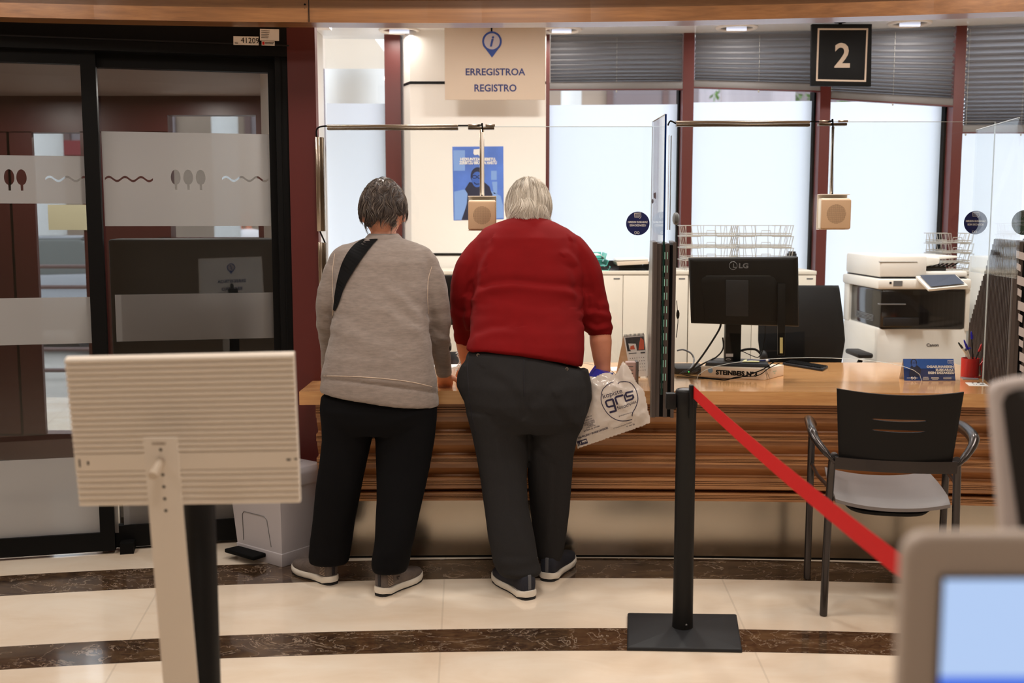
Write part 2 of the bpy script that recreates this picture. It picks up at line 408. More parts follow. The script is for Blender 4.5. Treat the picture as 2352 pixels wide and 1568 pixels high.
# timber fascia above the counter and the doors
f = MB(); sweep(f, [(0, 2.315), (.12, 2.315), (.12, 2.372), (0, 2.372)], BY, -4.4, 4.6)
struct(f.build('trim_1', M['wood_fascia'], smooth=False))
f = MB(); sweep(f, [(.035, 2.372), (.12, 2.372), (.12, 2.43), (.035, 2.43)], BY, -4.4, 4.6)
struct(f.build('trim_2', M['wood_dark'], smooth=False))
f = MB(); sweep(f, [(-.03, 2.43), (.12, 2.43), (.12, 2.5), (-.03, 2.5)], BY, -4.4, 4.6)
struct(f.build('trim_3', M['wood_fascia'], smooth=False))
f = MB(); sweep(f, [(.0, 2.5), (.12, 2.5), (.12, 3.2), (0, 3.2)], BY, -4.4, 4.6)
struct(f.build('wall_front', M['wood_dark'], smooth=False))
j = MB(); p = P(710, 40, BY(-.87) - .002); j.box(p.x - .0015, p.x + .0015, p.y - .004, p.y, 2.316, 2.43); struct(j.build('trim_4', M['black']))
j = MB()
for v in (10, 20, 30): q = P(700, v, BY(-.9) + .034); j.cyl(q, q + V((0, .01, 0)), .004, 8)
struct(j.build('trim_5', M['black']))
# red pillar beside the doors
struct(MB().hexa([(-1.0, 4.95, 0), (-.876, 4.95, 0), (-.876, 5.01, 0), (-1.0, 5.01, 0), (-1.0, 4.95, 2.45), (-.876, 4.95, 2.45), (-.876, 5.01, 2.45), (-1.0, 5.01, 2.45)]).build('wall_pillar', M['red']))
a, b = P(728, 300, 6.9), P(745, 300, 6.95)
struct(MB().box(-1.27, -1.205, 5.6, 7.1, 0, CZ).build('wall_side', M['cream']))
struct(MB().box(-1.27, -.905, 5.45, 5.6, 2.45, CZ + .1).build('wall_lintel', M['cream']))

# windows on the arc
def xat(u, dy=0):
    y = 7.0
    for _ in range(6): y = WY(P(u, 300, y).x) + dy
    return P(u, 300, y).x
MULL = [(885, 921), (1252, 1262), (1567, 1592), (1882, 1906), (2187, 2211), (2520, 2546)]
SILL, FROST = .35, 2.245
mx = []
for i, (a, b) in enumerate(MULL):
    xa, xb = xat(a), xat(b); y = WY((xa + xb) / 2); mx.append((xa, xb))
    sl = -(xa + .3) / 14
    m = MB(); m.hexa([V((px, WY(px) + dy, z)) for z in (0, CZ) for px, dy in ((xa, 0), (xb, 0), (xb, .17), (xa, .17))])
    o = struct(m.build('window_frame' if i else 'window_frame', M['mullion'])); o.name = 'trim_%d' % (10 + i)
    if i != 1:
        g = MB(); g.box(xa - .012, xa, y + .1, y + .2, SILL, CZ); g.build('gasket', M['rubber'], o)
spans = [(xat(742), mx[0][0] - .012, 1), (mx[1][1], mx[2][0] - .012, 2), (mx[2][1], mx[3][0] - .012, 3), (mx[3][1], mx[4][0] - .012, 4), (mx[4][1], mx[5][0] - .012, 5)]
for x0, x1, k in spans:
    g = MB(); y0, y1 = WY(x0) + .15, WY(x1) + .15
    g.hexa([(x0, y0, SILL), (x1, y1, SILL), (x1, y1 + .008, SILL), (x0, y0 + .008, SILL), (x0, y0, CZ), (x1, y1, CZ), (x1, y1 + .008, CZ), (x0, y0 + .008, CZ)])
    o = struct(g.build('window_%d' % k, M['glass']))
    fz = MB(); fz.poly([(x0, y0 - .004, SILL), (x1, y1 - .004, SILL), (x1, y1 - .004, FROST + .01 * (k % 2)), (x0, y0 - .004, FROST + .01 * (k % 2))])
    fz.build('frosted_film', M['frost'], o, fixn=False)
    s = MB(); s.hexa([(x0, y0 - .13, 0), (x1, y1 - .13, 0), (x1, y1 + .03, 0), (x0, y0 + .03, 0), (x0, y0 - .13, SILL), (x1, y1 - .13, SILL), (x1, y1 + .03, SILL), (x0, y0 + .03, SILL)])
    struct(s.build('wall_sill_%d' % k, M['cream']))
# cream pier with its two dark grooves
x0, x1 = xat(926, -.12), mx[1][0]; y0 = WY(x0) - .16
struct(MB().box(x0 + .05, x1, y0, y0 + .4, 0, CZ).build('wall_pier', M['cream']))
struct(MB().hexa([(x0, y0 + .12, 0), (x0 + .05, y0, 0), (x0 + .05, y0 + .4, 0), (x0, y0 + .4, 0), (x0, y0 + .12, CZ), (x0 + .05, y0, CZ), (x0 + .05, y0 + .4, CZ), (x0, y0 + .4, CZ)]).build('wall_pier_side', M['cream']))
for k, v in enumerate((190, 584)):
    z = P(1000, v, y0).z
    g = MB(); g.box(x0 + .048, x1, y0 - .004, y0 + .01, z - .008, z + .008)
    g.hexa([(x0 - .003, y0 + .118, z - .008), (x0 + .048, y0 - .004, z - .008), (x0 + .048, y0 + .01, z - .008), (x0 - .003, y0 + .13, z - .008),
            (x0 - .003, y0 + .118, z + .008), (x0 + .048, y0 - .004, z + .008), (x0 + .048, y0 + .01, z + .008), (x0 - .003, y0 + .13, z + .008)])
    struct(g.build('trim_%d' % (20 + k), M['black']))
PIERY = y0
# pleated blinds
def blind(x0, x1, zl, zr, label, cords):
    t = thing('pleated_blind', ((x0 + x1) / 2, WY((x0 + x1) / 2) + .02, CZ), label, 'blind', 'grey pleated blinds')
    n = int((CZ - zl) / .03); rows = []; L0 = .046; zs = [CZ]; hs = []
    tot = CZ - (zl + zr) / 2 - .045; wts = [1.0 - .75 * (i / n) ** 1.2 for i in range(n)]; s = sum(wts)
    for i in range(n): hs.append(wts[i] / s)
    for side in range(3): pass
    cum = [0]
    for h in hs: cum.append(cum[-1] + h)
    for i, cc in enumerate(cum):
        for half in ((0,) if i == n else (0, 1)):
            f = cc + (hs[i] * .5 if half else 0)
            dy = (-.024 if half else .014)
            ring = []
            for k in range(2):
                x = x0 + .006 + (x1 - x0 - .012) * k; zb = zl + (zr - zl) * k + .045
                ring.append(V((x, WY(x) + .02 + dy, CZ - (CZ - zb) * f)))
            rows.append(ring)
    b = MB(); b.loft(rows, cap=False, closed=False); b.build('pleats', M['blind'], t, smooth=False, fixn=False)
    r = MB(); r.hexa([V((x, WY(x) + .02 + dy, (zl if x == x0 else zr) + dz)) for dz in (.006, .05) for x, dy in ((x0, -.018), (x1, -.018), (x1, .014), (x0, .014))])
    r.build('bottom_rail', mat('blind_rail', (120, 117, 116), .5) if 'blind_rail' not in bpy.data.materials else bpy.data.materials['blind_rail'], t, bevel=.002)
    r = MB(); r.hexa([V((x, WY(x) + .02 + dy, (zl if x == x0 else zr) + dz)) for dz in (0, .007) for x, dy in ((x0, -.02), (x1, -.02), (x1, .016), (x0, .016))])
    r.build('rail_strip', M['red'], t)
    for u in cords:
        x = xat(u); kk = (x - x0) / (x1 - x0); zb = zl + (zr - zl) * kk
        cd = MB(); cd.tube([(x, WY(x) - .002, CZ - .02), (x, WY(x) - .002, zb + .05)], .0012, 5)
        cd.ell((x, WY(x) - .002, zb - .008), (.006, .006, .008), 8); cd.build('cord', M['wire'], t)
bz = lambda u, v: P(u, v, WY(xat(u))).z
blind(mx[1][1], mx[2][0], bz(1262, 207), bz(1567, 206), 'grey pleated blind just right of the pier with the blue poster', [1415])
blind(mx[2][1], mx[3][0], bz(1592, 202), bz(1882, 211), 'grey pleated blind partly behind the black number 2 sign, on its left', [1740])
blind(mx[3][1], mx[4][0], bz(1907, 228), bz(2187, 245), 'grey pleated blind hanging crooked, right of the number 2 sign', [2048])
blind(mx[4][1], mx[5][0], bz(2212, 306), bz(2520, 306), 'longest grey pleated blind, at the right edge of the picture', [2218, 2345])
# ceiling lights
for k, ((u, v), lb) in enumerate(zip(OFFICE_LAMPS, ('left of the register sign', 'just right of the register sign', 'above the middle blind', 'right of the number 2 sign'))):
    q = G(u, v, CZ - .001); t = thing('downlight', q, 'round recessed ceiling downlight ' + lb, 'ceiling light', 'recessed downlights over the counter')
    r = MB(); r.lathe([(.128, -.001), (.128, .0), (.122, -.009), (.106, -.011), (.1, -.004), (.098, -.0)], q, 32, cap=False); r.build('trim_ring', M['beige'], t)
    r = MB(); r.lathe([(.1, -.003), (.085, -.0012), (.03, -.0011), (.002, -.001)], q, 32); r.build('reflector', M['chrome'], t)
    r = MB(); r.tube([q + V((-.06, 0, -.011)), q + V((.06, 0, -.011))], .009, 10); r.build('bulb', mat('bulb_%d' % k, (240, 240, 240), .4, emit=(225, 232, 255), estr=.9), t)
    area('downlight_light', q + V((0, 0, -.03)), .16, 2.2, (1, .95, .88))
for x, y in ADDED_LAMPS:
    q = V((x, y, CZ - .001)); t = thing('downlight', q, 'added ceiling downlight over the counter, out of sight behind the timber fascia', 'ceiling light', 'added downlights behind the fascia')
    r = MB(); r.lathe([(.128, -.001), (.128, .0), (.122, -.009), (.106, -.011), (.1, -.004), (.002, -.002)], q, 32, cap=False); r.build('trim_ring', M['beige'], t)
for x, y in HALL_LAMPS:
    q = V((x, y, 3.2)); r = MB(); r.box(x - .3, x + .3, y - .3, y + .3, 3.16, 3.199)
    tag(r.build('ceiling_panel_light', mat('panel_lamp', (240, 236, 228), .4, emit=(255, 226, 200), estr=1.2) if 'panel_lamp' not in bpy.data.materials else bpy.data.materials['panel_lamp']),
        'square ceiling panel light over the public hall', 'ceiling light', 'panel lights over the hall')

# ------------------------------------------------------------------ counter
t = thing('reception_counter', (.1, 5.0, 0), 'long curved oak service counter with grooved front and steel plinth', 'counter')
XL, XR = P(688, 890, 4.64).x, 2.28
top = MB(); n = 40; rings = []
for i in range(n + 1):
    x = XL + (XR - XL) * i / n; yb = 5.6 if x > -.865 else 4.94
    rings.append([V((x, DY(x), .712)), V((x, yb, .712)), V((x, yb, .77)), V((x, DY(x), .77))])
top.loft(rings); top.build('worktop', M['wood_top'], t, smooth=False)
xl2 = XL + .06
zf = lambda v, y=4.71: P(1400, v, y).z
slats = [(921, 925, .012), (925, 941, 0), (941, 947, .012), (947, 953, 0), (953, 958, .014), (958, 963, .004), (963, 991, .03), (991, 1012, .003), (1012, 1042, .03), (1042, 1067, 0), (1067, 1092, .03), (1092, 1116, .0), (1116, 1120, .03), (1120, 1126, .03), (1126, 1147, 0)]
# profiled oak front: projecting grooved battens with recessed boards between
prof = []
def add(v, d): prof.append((d, zf(v)))
add(918, .1)
pz = [(918, .016), (943, .016), (944, .03), (949, .03), (949.5, .012), (955, .012), (956, .03), (960, .03), (961, .01), (967, .01), (969, .032),
      (992, .05), (1001, .046), (1002, 0), (1029, 0), (1031, .03), (1043, .05), (1052, .05), (1053, 0), (1079, 0), (1080.5, .028), (1098, .045), (1108, .05), (1109, 0), (1130, 0)]
pz = [(918, .05), (922, .05), (923, .012), (937, .012), (938, .02), (939, .012), (950, .012), (951, .02), (952, .012), (958, .012), (960, .034), (966, .045), (990, .05), (996, .03),
      (997, 0), (1003, 0), (1003.6, .006), (1005, 0), (1009, 0), (1009.6, .006), (1011, 0), (1018, 0), (1019, .03), (1024, .04), (1046, .05), (1050, .03),
      (1051, 0), (1056, 0), (1056.6, .006), (1058, 0), (1062, 0), (1062.6, .006), (1064, 0), (1071, 0), (1072, .02), (1074, .04), (1092, .05), (1098, .03),
      (1099, 0), (1103, .006), (1104, 0), (1119, 0), (1119.5, .02), (1121, .02), (1121.5, .012), (1138, .05), (1142, .03), (1143, 0),
      ]
pz = []
def batten(v0, v1):
    pz.extend([(v0, 0), (v0 + (v1 - v0) * .2, 0)])
    for k in (.25, .42, .62):
        vv = v0 + (v1 - v0) * k; pz.extend([(vv, 0), (vv + .3, .007), (vv + 1.2, .007), (vv + 1.5, 0)])
    pz.append((v1, 0))
def board(v0, v1): pz.extend([(v0 + .4, .018), (v0 + (v1 - v0) * .35, .022), (v0 + (v1 - v0) * .9, .05), (v1 - .3, .045)])
board(919, 928); batten(928, 961); board(961, 976); batten(976, 0) if 0 else None
pz = []
board(918, 926); batten(926, 956); board(956, 994); batten(994, 1010); board(1010, 1048); batten(1048, 1064); board(1064, 1097); batten(1097, 1120)
pz.extend([(1120.4, .012), (1121.6, .012)]); board(1121.6, 1130) ; batten(1130, 1148)
prof = [(.1, zf(918))] + [(d, zf(v)) for v, d in pz] + [(.1, zf(1148))]
fr = MB(); sweep(fr, [(.05 + d, z) for d, z in prof], DY, xl2, XR - .03, 36); fr.build('front_panel', M['wood_panel'], t, smooth=False)
zpl = zf(1148, 4.74)
pl = MB(); sweep(pl, [(.09, .012), (.16, .012), (.16, zpl), (.09, zpl)], DY, xl2 + .05, XR - .06, 30); pl.build('plinth', M['steel'], t, smooth=False)
pl = MB(); sweep(pl, [(.1, 0), (.15, 0), (.15, .013), (.1, .013)], DY, xl2 + .05, XR - .06, 30); pl.build('plinth_gap', M['black'], t, smooth=False)
b = MB(); b.box(xl2 + .1, XR - .1, 4.85, 4.9, 0, .71); b.build('inner_panel', M['wood_panel'], t)
TZ = .77

# ------------------------------------------------------------------ glass screens with clamps, rails, intercoms
GY = 4.94
def glass_screen(u0, u1, vt, label, hole):
    x0, x1 = P(u0, 400, GY).x, P(u1, 400, GY).x; zt = P(1200, vt, GY).z
    t = thing('glass_screen', ((x0 + x1) / 2, GY, TZ), label, 'glass screen')
    h0, h1 = P(hole[0], 870, GY).x, P(hole[1], 870, GY).x; hz = P(1800, hole[2], GY).z
    pts = [(x0, TZ), (h0, TZ)]
    for k in range(1, 16):
        a = math.pi * k / 16; pts.append(((h0 + h1) / 2 - math.cos(a) * (h1 - h0) / 2, TZ + .001 + (hz - TZ) * math.sin(a) ** .8))
    pts += [(h1, TZ), (x1, TZ), (x1, zt), (x0, zt)]
    vs_, fs_ = shape2d([pts]); n = len(vs_)
    g = MB(); g.prism([V((x, GY, z)) for x, z in pts], (0, .010, 0)); g.build('pane', M['glass'], t, smooth=False)
    e = MB(); e.box(x0, x1, GY - .0005, GY + .0105, zt, zt + .0018); e.box(x1, x1 + .0018, GY - .0005, GY + .0105, TZ, zt); 
    arc = [V((p[0], GY + .005, p[1])) for p in pts[1:18]]; e.tube(arc, .0012, 4)
    e.build('polished_edge', M['edge_pale'], t); return t, x0, x1, zt
t1, gx0, gx1, gz = glass_screen(735, 1497, 291, 'clear glass screen on the counter in front of the two standing people', (1010, 1420, 826))
t2, hx0, hx1, hz_ = glass_screen(1537, 2281, 280, 'clear glass screen on the counter in front of the monitor and printer', (1600, 2118, 822))
def pbox(mb, u0, v0, u1, v1, Y, d): 
    a, b = P(u0, v1, Y), P(u1, v0, Y); mb.box(a.x, b.x, Y, Y + d, a.z, b.z); return mb
def clip_rail(u0, u1, v0, v1, label, cable):
    t = thing('cable_channel', P((u0 + u1) / 2, v1, GY), label, 'cable channel', 'steel cable channels on the glass edges')
    vm = (v0 + v1) / 2
    pbox(MB(), u0, v0, u1, vm, GY - .012, .02).build('upper_strip', M['chrome'], t, bevel=.002)
    pbox(MB(), u0 + 1, vm + .7, u1, v1, GY - .014, .034).build('lower_strip', M['bronze'], t, bevel=.002)
    m = MB(); m.tube(curvepts([P(a, b, GY - .004) for a, b in cable]), .0035, 6); m.build('cable', M['rubber'], t)
clip_rail(750, 1052, 286, 298, 'long steel cable channel clipped along the top of the left glass screen', [(1052, 288), (1080, 288)])
clip_rail(1553, 1861, 277, 290, 'long steel cable channel clipped along the top of the right glass screen', [(1861, 279), (1890, 280)])
def vrail(u0, u1, v0, v1, label, cable):
    t = thing('cable_channel', P(u0, v1, GY - .01), label, 'cable channel', 'steel cable channels on the glass edges')
    um = u0 + (u1 - u0) * .42
    pbox(MB(), u0, v0, um, v1, GY - .014, .03).build('front_strip', M['chrome'], t, bevel=.002)
    pbox(MB(), um + .7, v0 + 1, u1, v1, GY - .012, .024).build('side_strip', M['bronze'], t, bevel=.002)
    m = MB(); m.tube(curvepts([P(a, b, GY - .004) for a, b in cable]), .0038, 6); m.build('cable', M['rubber'], t)
vrail(728, 742, 314, 531, 'upright steel cable channel beside the red pillar, upper one', [(728, 315), (727, 300), (733, 292), (750, 289)])
vrail(733, 748, 556, 700, 'upright dark cable channel beside the red pillar, lower one', [(735, 531), (741, 545), (747, 558)])
vrail(1534, 1543, 310, 528, 'upright steel cable channel behind the partition glass edge', [(1534, 288), (1540, 278), (1553, 284)])
def intercom(ux, vb0, vrod0, bu0, bv0, bu1, bv1, label, w=(1075, 1137), seed=0):
    t = thing('intercom_speaker', P(ux, bv1, GY - .05), label, 'intercom', 'beige intercom speakers hung on the glass screens')
    u0, u1 = w
    pbox(MB(), u0, vb0, u0 + 27, vb0 + 5, GY - .012, .012).build('bracket_clip', M['chrome'], t, bevel=.0012); pbox(MB(), u1 - 22, vb0, u1, vb0 + 5, GY - .012, .012).build('bracket_clip', M['chrome'], t, bevel=.0012)
    m = MB(); pbox(m, u0, vb0 + 6, u1 - 2, vb0 + 12, GY - .014, .036); m.build('bracket_plate', M['bronze'], t, bevel=.0015)
    m = MB(); pbox(m, ux - 5, vrod0, ux + 5, bv0 + 2, GY - .022, .018); m.build('hanger_rod', M['chrome'], t, bevel=.0025)
    m = MB(); pbox(m, ux - 1, vrod0 + 6, ux + 4, bv0 - 3, GY - .026, .005); m.build('rod_insert', M['beige'], t, bevel=.001)
    m = MB(); m.tube(curvepts([P(u0 + 22, vb0 + 3, GY - .016), P(ux - 2, vb0 + 3, GY - .02), P(ux + 1, vb0 + 12, GY - .02), P(ux, bv0, GY - .022)]), .0035, 6); m.build('cable', M['rubber'], t)
    # housing: steel cradle, ivory body and beige front with round grille
    a, b = P(bu0, bv1, GY - .03), P(bu1, bv0, GY - .03)
    m = MB(); m.box(a.x, b.x, GY - .06, GY - .0145, b.z - .003, b.z); m.box(a.x, b.x, GY - .018, GY - .0145, a.z - .02, b.z); m.box(a.x, b.x, GY - .06, GY - .0145, a.z - .022, a.z - .019)
    m.build('cradle', M['beige'], t)
    m = MB(); m.box(a.x + .003, b.x - .003, GY - .075, GY - .019, a.z - .018, b.z - .018); m.build('housing', M['ivory'], t, bevel=.006, seg=3)
    fc = MB(); fc.box(a.x + .001, b.x - .001, GY - .088, GY - .07, a.z - .018, b.z - .024); fo = fc.build('faceplate', M['beige_device'], t, bevel=.006, seg=3)
    cx, cz = (a.x + b.x) / 2, (a.z + b.z) / 2 - .02; g = MB()
    R = (b.x - a.x) * .31; s = R / 12
    for i in range(-12, 13):
        for k in range(-12, 13):
            if i * i + k * k <= 12.3 ** 2:
                x, z = cx + i * s, cz + k * s; h = s * .28; g.poly([(x - h, GY - .0884, z - h), (x + h, GY - .0884, z - h), (x + h, GY - .0884, z + h), (x - h, GY - .0884, z + h)])
    g.build('grille', mat('grille_holes', (108, 82, 60), .7) if 'grille_holes' not in bpy.data.materials else bpy.data.materials['grille_holes'], fo, fixn=False)
intercom(1107, 285, 297, 1076, 450, 1140, 518, 'beige intercom speaker hanging in front of the blue poster')
intercom(1912, 276, 290, 1877, 446, 1948, 516, 'beige intercom speaker hanging left of the white printer', (1882, 1948))
def sticker(c, r, label, name='round_sticker', m='sticker', back=False, mirror=1):
    t = thing(name, c, label, 'sticker', 'round stickers on the glass screens')
    s = MB(); s.cyl(c, c + V((0, .0006, 0)), r, 40); s.build('disc', M[m], t)
    l = MB(); y = c + V((0, -.0008, 0)); X = (mirror, 0, 0)
    text(l, 'NIREKIN EUSKARAZ', y + V((0, 0, r * .12)), r * 1.68, r * .17, X, bold=.02)
    text(l, 'EGIN DEZAKEZU', y + V((0, 0, -r * .16)), r * 1.36, r * .17, X, bold=.02)
    bb = [(-.3, .86), (.24, .9), (.27, .55), (.22, .5), (.17, .4), (.08, .52), (-.28, .52)]
    l.tube([y + V((a * r * mirror, 0, b * r)) for a, b in bb + bb[:1]], r * .018, 4)
    for k in range(4): l.tube([y + V((-.24 * r, 0, (.82 - .08 * k) * r)), y + V((.2 * r, 0, (.82 - .08 * k) * r))], r * .012, 4)
    l.tube([y + V(((-.26 + a) * r, 0, (-.7 + b) * r)) for a, b in ((0, 0), (.16, 0), (.16, -.13), (.08, -.2), (0, -.13), (0, 0))], r * .018, 4)
    l.tube([y + V(((.04 + .09 * math.cos(a)) * r, 0, (-.79 + .09 * math.sin(a)) * r)) for a in [k * math.pi / 6 for k in range(13)]], r * .018, 4)
    l.build('lettering', M['paper'] if m == 'sticker' else M['midgrey'], t, smooth=False)
sticker(P(1465, 513, GY - .0012), P(1492, 513, GY).x - P(1465, 513, GY).x, 'navy round sticker on the glass just right of the man in red')
sticker(P(2241, 511, GY - .0012), P(2268, 511, GY).x - P(2241, 511, GY).x, 'navy round sticker on the glass above the pen cup')

# ------------------------------------------------------------------ dark partitions at the sides of the booths
def partition(label, xn, yn, xf, yf_top, yf_bot, wdt, zt, glass_x, side, grooves):
    """near end (xn,yn) ; runs away from the hall; the far edge slants outwards below"""
    t = thing('booth_partition', (xn, yn, .7), label, 'partition', 'dark partitions between the service booths')
    d = V((xf - xn, yf_bot - yn, 0)).normalized(); nrm = V((-d.y, d.x, 0)) * -1   # to the right
    lt = (yf_top - yn) / d.y; lb = (yf_bot - yn) / d.y
    org = V((xn, yn, 0)); zb = .665
    def slab(off, th, y0=0.0, z1=zt, m='part_dark', nm='frame_strip'):
        a = org + nrm * off
        pts = [a + d * y0 + V((0, 0, zb)), a + d * (.06 + y0 * .3) + V((0, 0, zb)), a + d * .06 + V((0, 0, TZ)), a + d * lb + V((0, 0, TZ)), a + d * (lb - .01) + V((0, 0, TZ + .18)), a + d * lt + V((0, 0, z1)), a + d * y0 + V((0, 0, z1))]
        mb = MB(); mb.prism(pts, nrm * th); return mb.build(nm, M[m], t, smooth=False)
    slab(0, .006, .004, m='part_mid', nm='side_face')
    slab(.006, .014); slab(.02, .018, .012, zt - .006, 'part_dark', 'slot'); slab(.038, .016, .02, zt - .012, 'rubber', 'slot'); slab(.054, wdt - .082, .012, zt - .006, 'part_dark', 'slot')
    slab(wdt - .028, .018, .02, zt - .012, 'rubber', 'slot'); slab(wdt - .014, .014)
    if grooves:
        g = MB()
        for k in range(grooves):
            s = .03 + k * (lb - .05) / grooves; zt_k = zt if s < lt else zt + (TZ + .18 - zt) * (s - lt) / (lb - lt)
            a = org + d * s - nrm * .004
            g.prism([a + V((0, 0, TZ + .001)), a + d * .004 + V((0, 0, TZ + .001)), a + d * .004 + V((0, 0, zt_k - .004)), a + V((0, 0, zt_k - .002))], nrm * .004)
        g.build('ribs', M['part_dark'], t)
    # rows of small windows cut in the near edge
    h = MB(); nn = 9
    for k in range(nn):
        z0 = TZ + .02 + k * (zt - TZ - .08) / nn; hh = .038 if k % 2 else .022
        a = org + nrm * (wdt * .5 - .008) + V((0, -.0012, z0)) + d * .0105
        h.poly([a, a + nrm * .011, a + nrm * .011 + V((0, 0, hh)), a + V((0, 0, hh))])
    h.build('light_slot', M['part_mid'], t, fixn=False)
    return t
pn = P(1497, 700, 4.59); wdt = P(1551, 700, 4.59).x - pn.x
partition('dark ribbed partition between the calendar and the monitor', pn.x, 4.59, P(1485, 760, 5.35).x, 4.98, 5.35, wdt, P(1500, 556, 4.59).z, 0, 0, 0)
pr = P(2322, 700, 4.44)
tp = partition('dark ribbed partition at the right edge beside the pen cup', pr.x, 4.44, pr.x + .302, 4.9, 5.56, .13, P(2322, 552, 4.44).z, 0, 0, 30)
# pale perforations in the right-hand partition's near edge
h = MB(); v = 0
zz = [(575, 592), (603, 618), (632, 652), (661, 677), (690, 710), (719, 735), (749, 769), (778, 793), (807, 827), (836, 850), (866, 886)]
for k, (a, b) in enumerate(zz):
    q0, q1 = P(2333 + k * .9, b, 4.437), P(2352 if k % 2 == 0 else 2343 + k * .9, a, 4.437)
    h.hexa([(q0.x, 4.432, q0.z), (q1.x, 4.432, q0.z - .01), (q1.x, 4.436, q0.z - .01), (q0.x, 4.436, q0.z), (q0.x, 4.432, q1.z), (q1.x, 4.432, q1.z - .01), (q1.x, 4.436, q1.z - .01), (q0.x, 4.436, q1.z)])
h.build('perforation', M['kioskl'], tp)
# upright side panes held by the partitions
def sidepane(label, ux, y0, y1, vt, vb, rear_dx, edge, round_=0):
    a, b = P(ux, vb, y0), P(ux, vt, y0); x = b.x; zt, zb = b.z, a.z
    t = thing('side_glass', (x, y0, zb), label, 'glass panel', 'side glass panes of the booths')
    g = MB(); pts = [(x, y0, zb), (x + rear_dx, y1, zb), (x + rear_dx, y1, zt), (x, y0 + round_, zt)] + ([(x, y0, zt - round_)] if round_ else [])
    g.prism(pts, (.008, 0, 0)); g.build('pane', M['glass'], t, smooth=False)
    e = MB(); zm = P(ux, 553, y0).z
    e.m = 0; e.box(x, x + .008, y0 - .0015, y0, zm, zt - round_); e.m = 1; e.box(x, x + .008, y0 - .0015, y0, zb, min(zm, zt))
    if edge: e.build('cut_edge', [M[edge], M['glass_edge']], t)
    e = MB(); e.prism([(x, y0 + round_, zt), (x + rear_dx, y1, zt), (x + rear_dx, y1, zt + .002), (x, y0 + round_, zt + .002)], (.008, 0, 0)); e.build('top_edge', M['edge_pale'], t)
    return t
sidepane('tall side glass seen edge on, standing in the partition beside the man in red', 1527, 4.575, 4.93, 262, 906, -.008, 'glass_edge_b')
sg = sidepane('side glass pane with a sloping corner at the right edge of the picture', 2352, 4.3, 4.93, 268, 640, .08, None, .05)
sticker(P(2352, 511, 4.62), .052, 'back of a round sticker seen through glass at the right edge', m='stickerg', mirror=-1)
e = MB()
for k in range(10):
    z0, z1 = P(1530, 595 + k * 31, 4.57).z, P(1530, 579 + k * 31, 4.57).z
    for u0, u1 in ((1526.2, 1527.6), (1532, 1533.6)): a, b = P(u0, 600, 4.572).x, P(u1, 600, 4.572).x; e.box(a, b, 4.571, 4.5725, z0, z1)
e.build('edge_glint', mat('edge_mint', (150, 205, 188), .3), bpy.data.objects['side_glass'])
# small hook on the left screen
h = MB(); q = P(1503, 450, GY - .004); h.prism([P(1501, 444, GY - .006), P(1507, 441, GY - .006), P(1507, 457, GY - .006), P(1502, 454, GY - .006)], (0, .006, 0)); h.ell(P(1499, 462, GY - .004), (.005, .005, .011), 8)
tag(h.build('glass_hook', M['dkgrey']), 'small dark hook fixed on the glass left of the tall glass edge', 'hook')

# ------------------------------------------------------------------ hanging signs and poster
SY = 6.66
a, b = P(1022, 229, SY), P(1253, 62, SY)
t = thing('hanging_sign', ((a.x + b.x) / 2, SY, b.z), 'beige hanging sign reading ERREGISTROA REGISTRO with an information pin', 'sign')
MB().box(a.x, b.x, SY, SY + .012, a.z, b.z).build('board', M['signplate'], t, bevel=.001)
m = MB(); text(m, 'ERREGISTROA', P(1138, 165, SY - .001), P(1206, 165, SY).x - P(1069, 165, SY).x, P(0, 157, SY).z - P(0, 173.5, SY).z, bold=.022)
text(m, 'REGISTRO', P(1138, 202, SY - .001), P(1187, 165, SY).x - P(1090, 165, SY).x, P(0, 194, SY).z - P(0, 211, SY).z, bold=.022); m.build('lettering', M['navy'], t, fixn=False)
def pin(parent, c, r, X=V((1, 0, 0)), U=V((0, 0, 1)), N=V((0, -1, 0)), m1='pinblue'):
    pts = []
    for k in range(33):
        an = math.radians(-50 + 280 * k / 32); pts.append((math.cos(an) * r, math.sin(an) * r))
    pts.append((0, -r * 1.62)); inner = [(math.cos(k * math.pi / 16) * r * .8, math.sin(k * math.pi / 16) * r * .8) for k in range(32)]
    vs_, fs_ = shape2d([pts, inner]); m = MB(); m.add([c + X * v.x + U * v.y + N * .001 for v in vs_], fs_); m.build('pin_outline', M[m1], parent, fixn=False)
    m = MB(); m.poly([c + X * x + U * y + N * .0006 for x, y in inner]); m.build('pin_face', M['posterl'] if 0 else mat('pin_face_grey', (186, 176, 180), .5) if 'pin_face_grey' not in bpy.data.materials else bpy.data.materials['pin_face_grey'], parent, fixn=False)
    m = MB(); text(m, 'i', c + N * .0015, r * .45, r * 1.05, X, U, bold=.03, shear=.25); m.build('letter_i', M[m1], parent, fixn=False)
pin(t, P(1130, 95, SY - .001), P(1152.5, 95, SY).x - P(1130, 95, SY).x)
m = MB(); m.lathe([(.03, 0), (.028, -.012), (.008, -.016), (.008, -.05)], V(((a.x + b.x) / 2 - .02, SY + .006, CZ)), 16); m.build('ceiling_mount', M['black'], t)
SY2 = 6.55
a, b = P(1863, 198, SY2), P(2003, 55, SY2)
t = thing('number_sign', ((a.x + b.x) / 2, SY2, b.z), 'black square hanging sign with a pale frame and the number 2', 'sign')
q = [P(1863, 197, SY2), P(2001, 199, SY2), P(2003, 55, SY2), P(1865, 55, SY2)]
MB().prism(q, (0, .03, 0)).build('board', M['signblack'], t, bevel=.002)
o_ = [P(1874, 186, SY2), P(1989, 188, SY2), P(1994, 65, SY2), P(1878, 65, SY2)]; i_ = [P(1878, 182, SY2), P(1985, 184, SY2), P(1990, 69, SY2), P(1882, 69, SY2)]
m = MB()
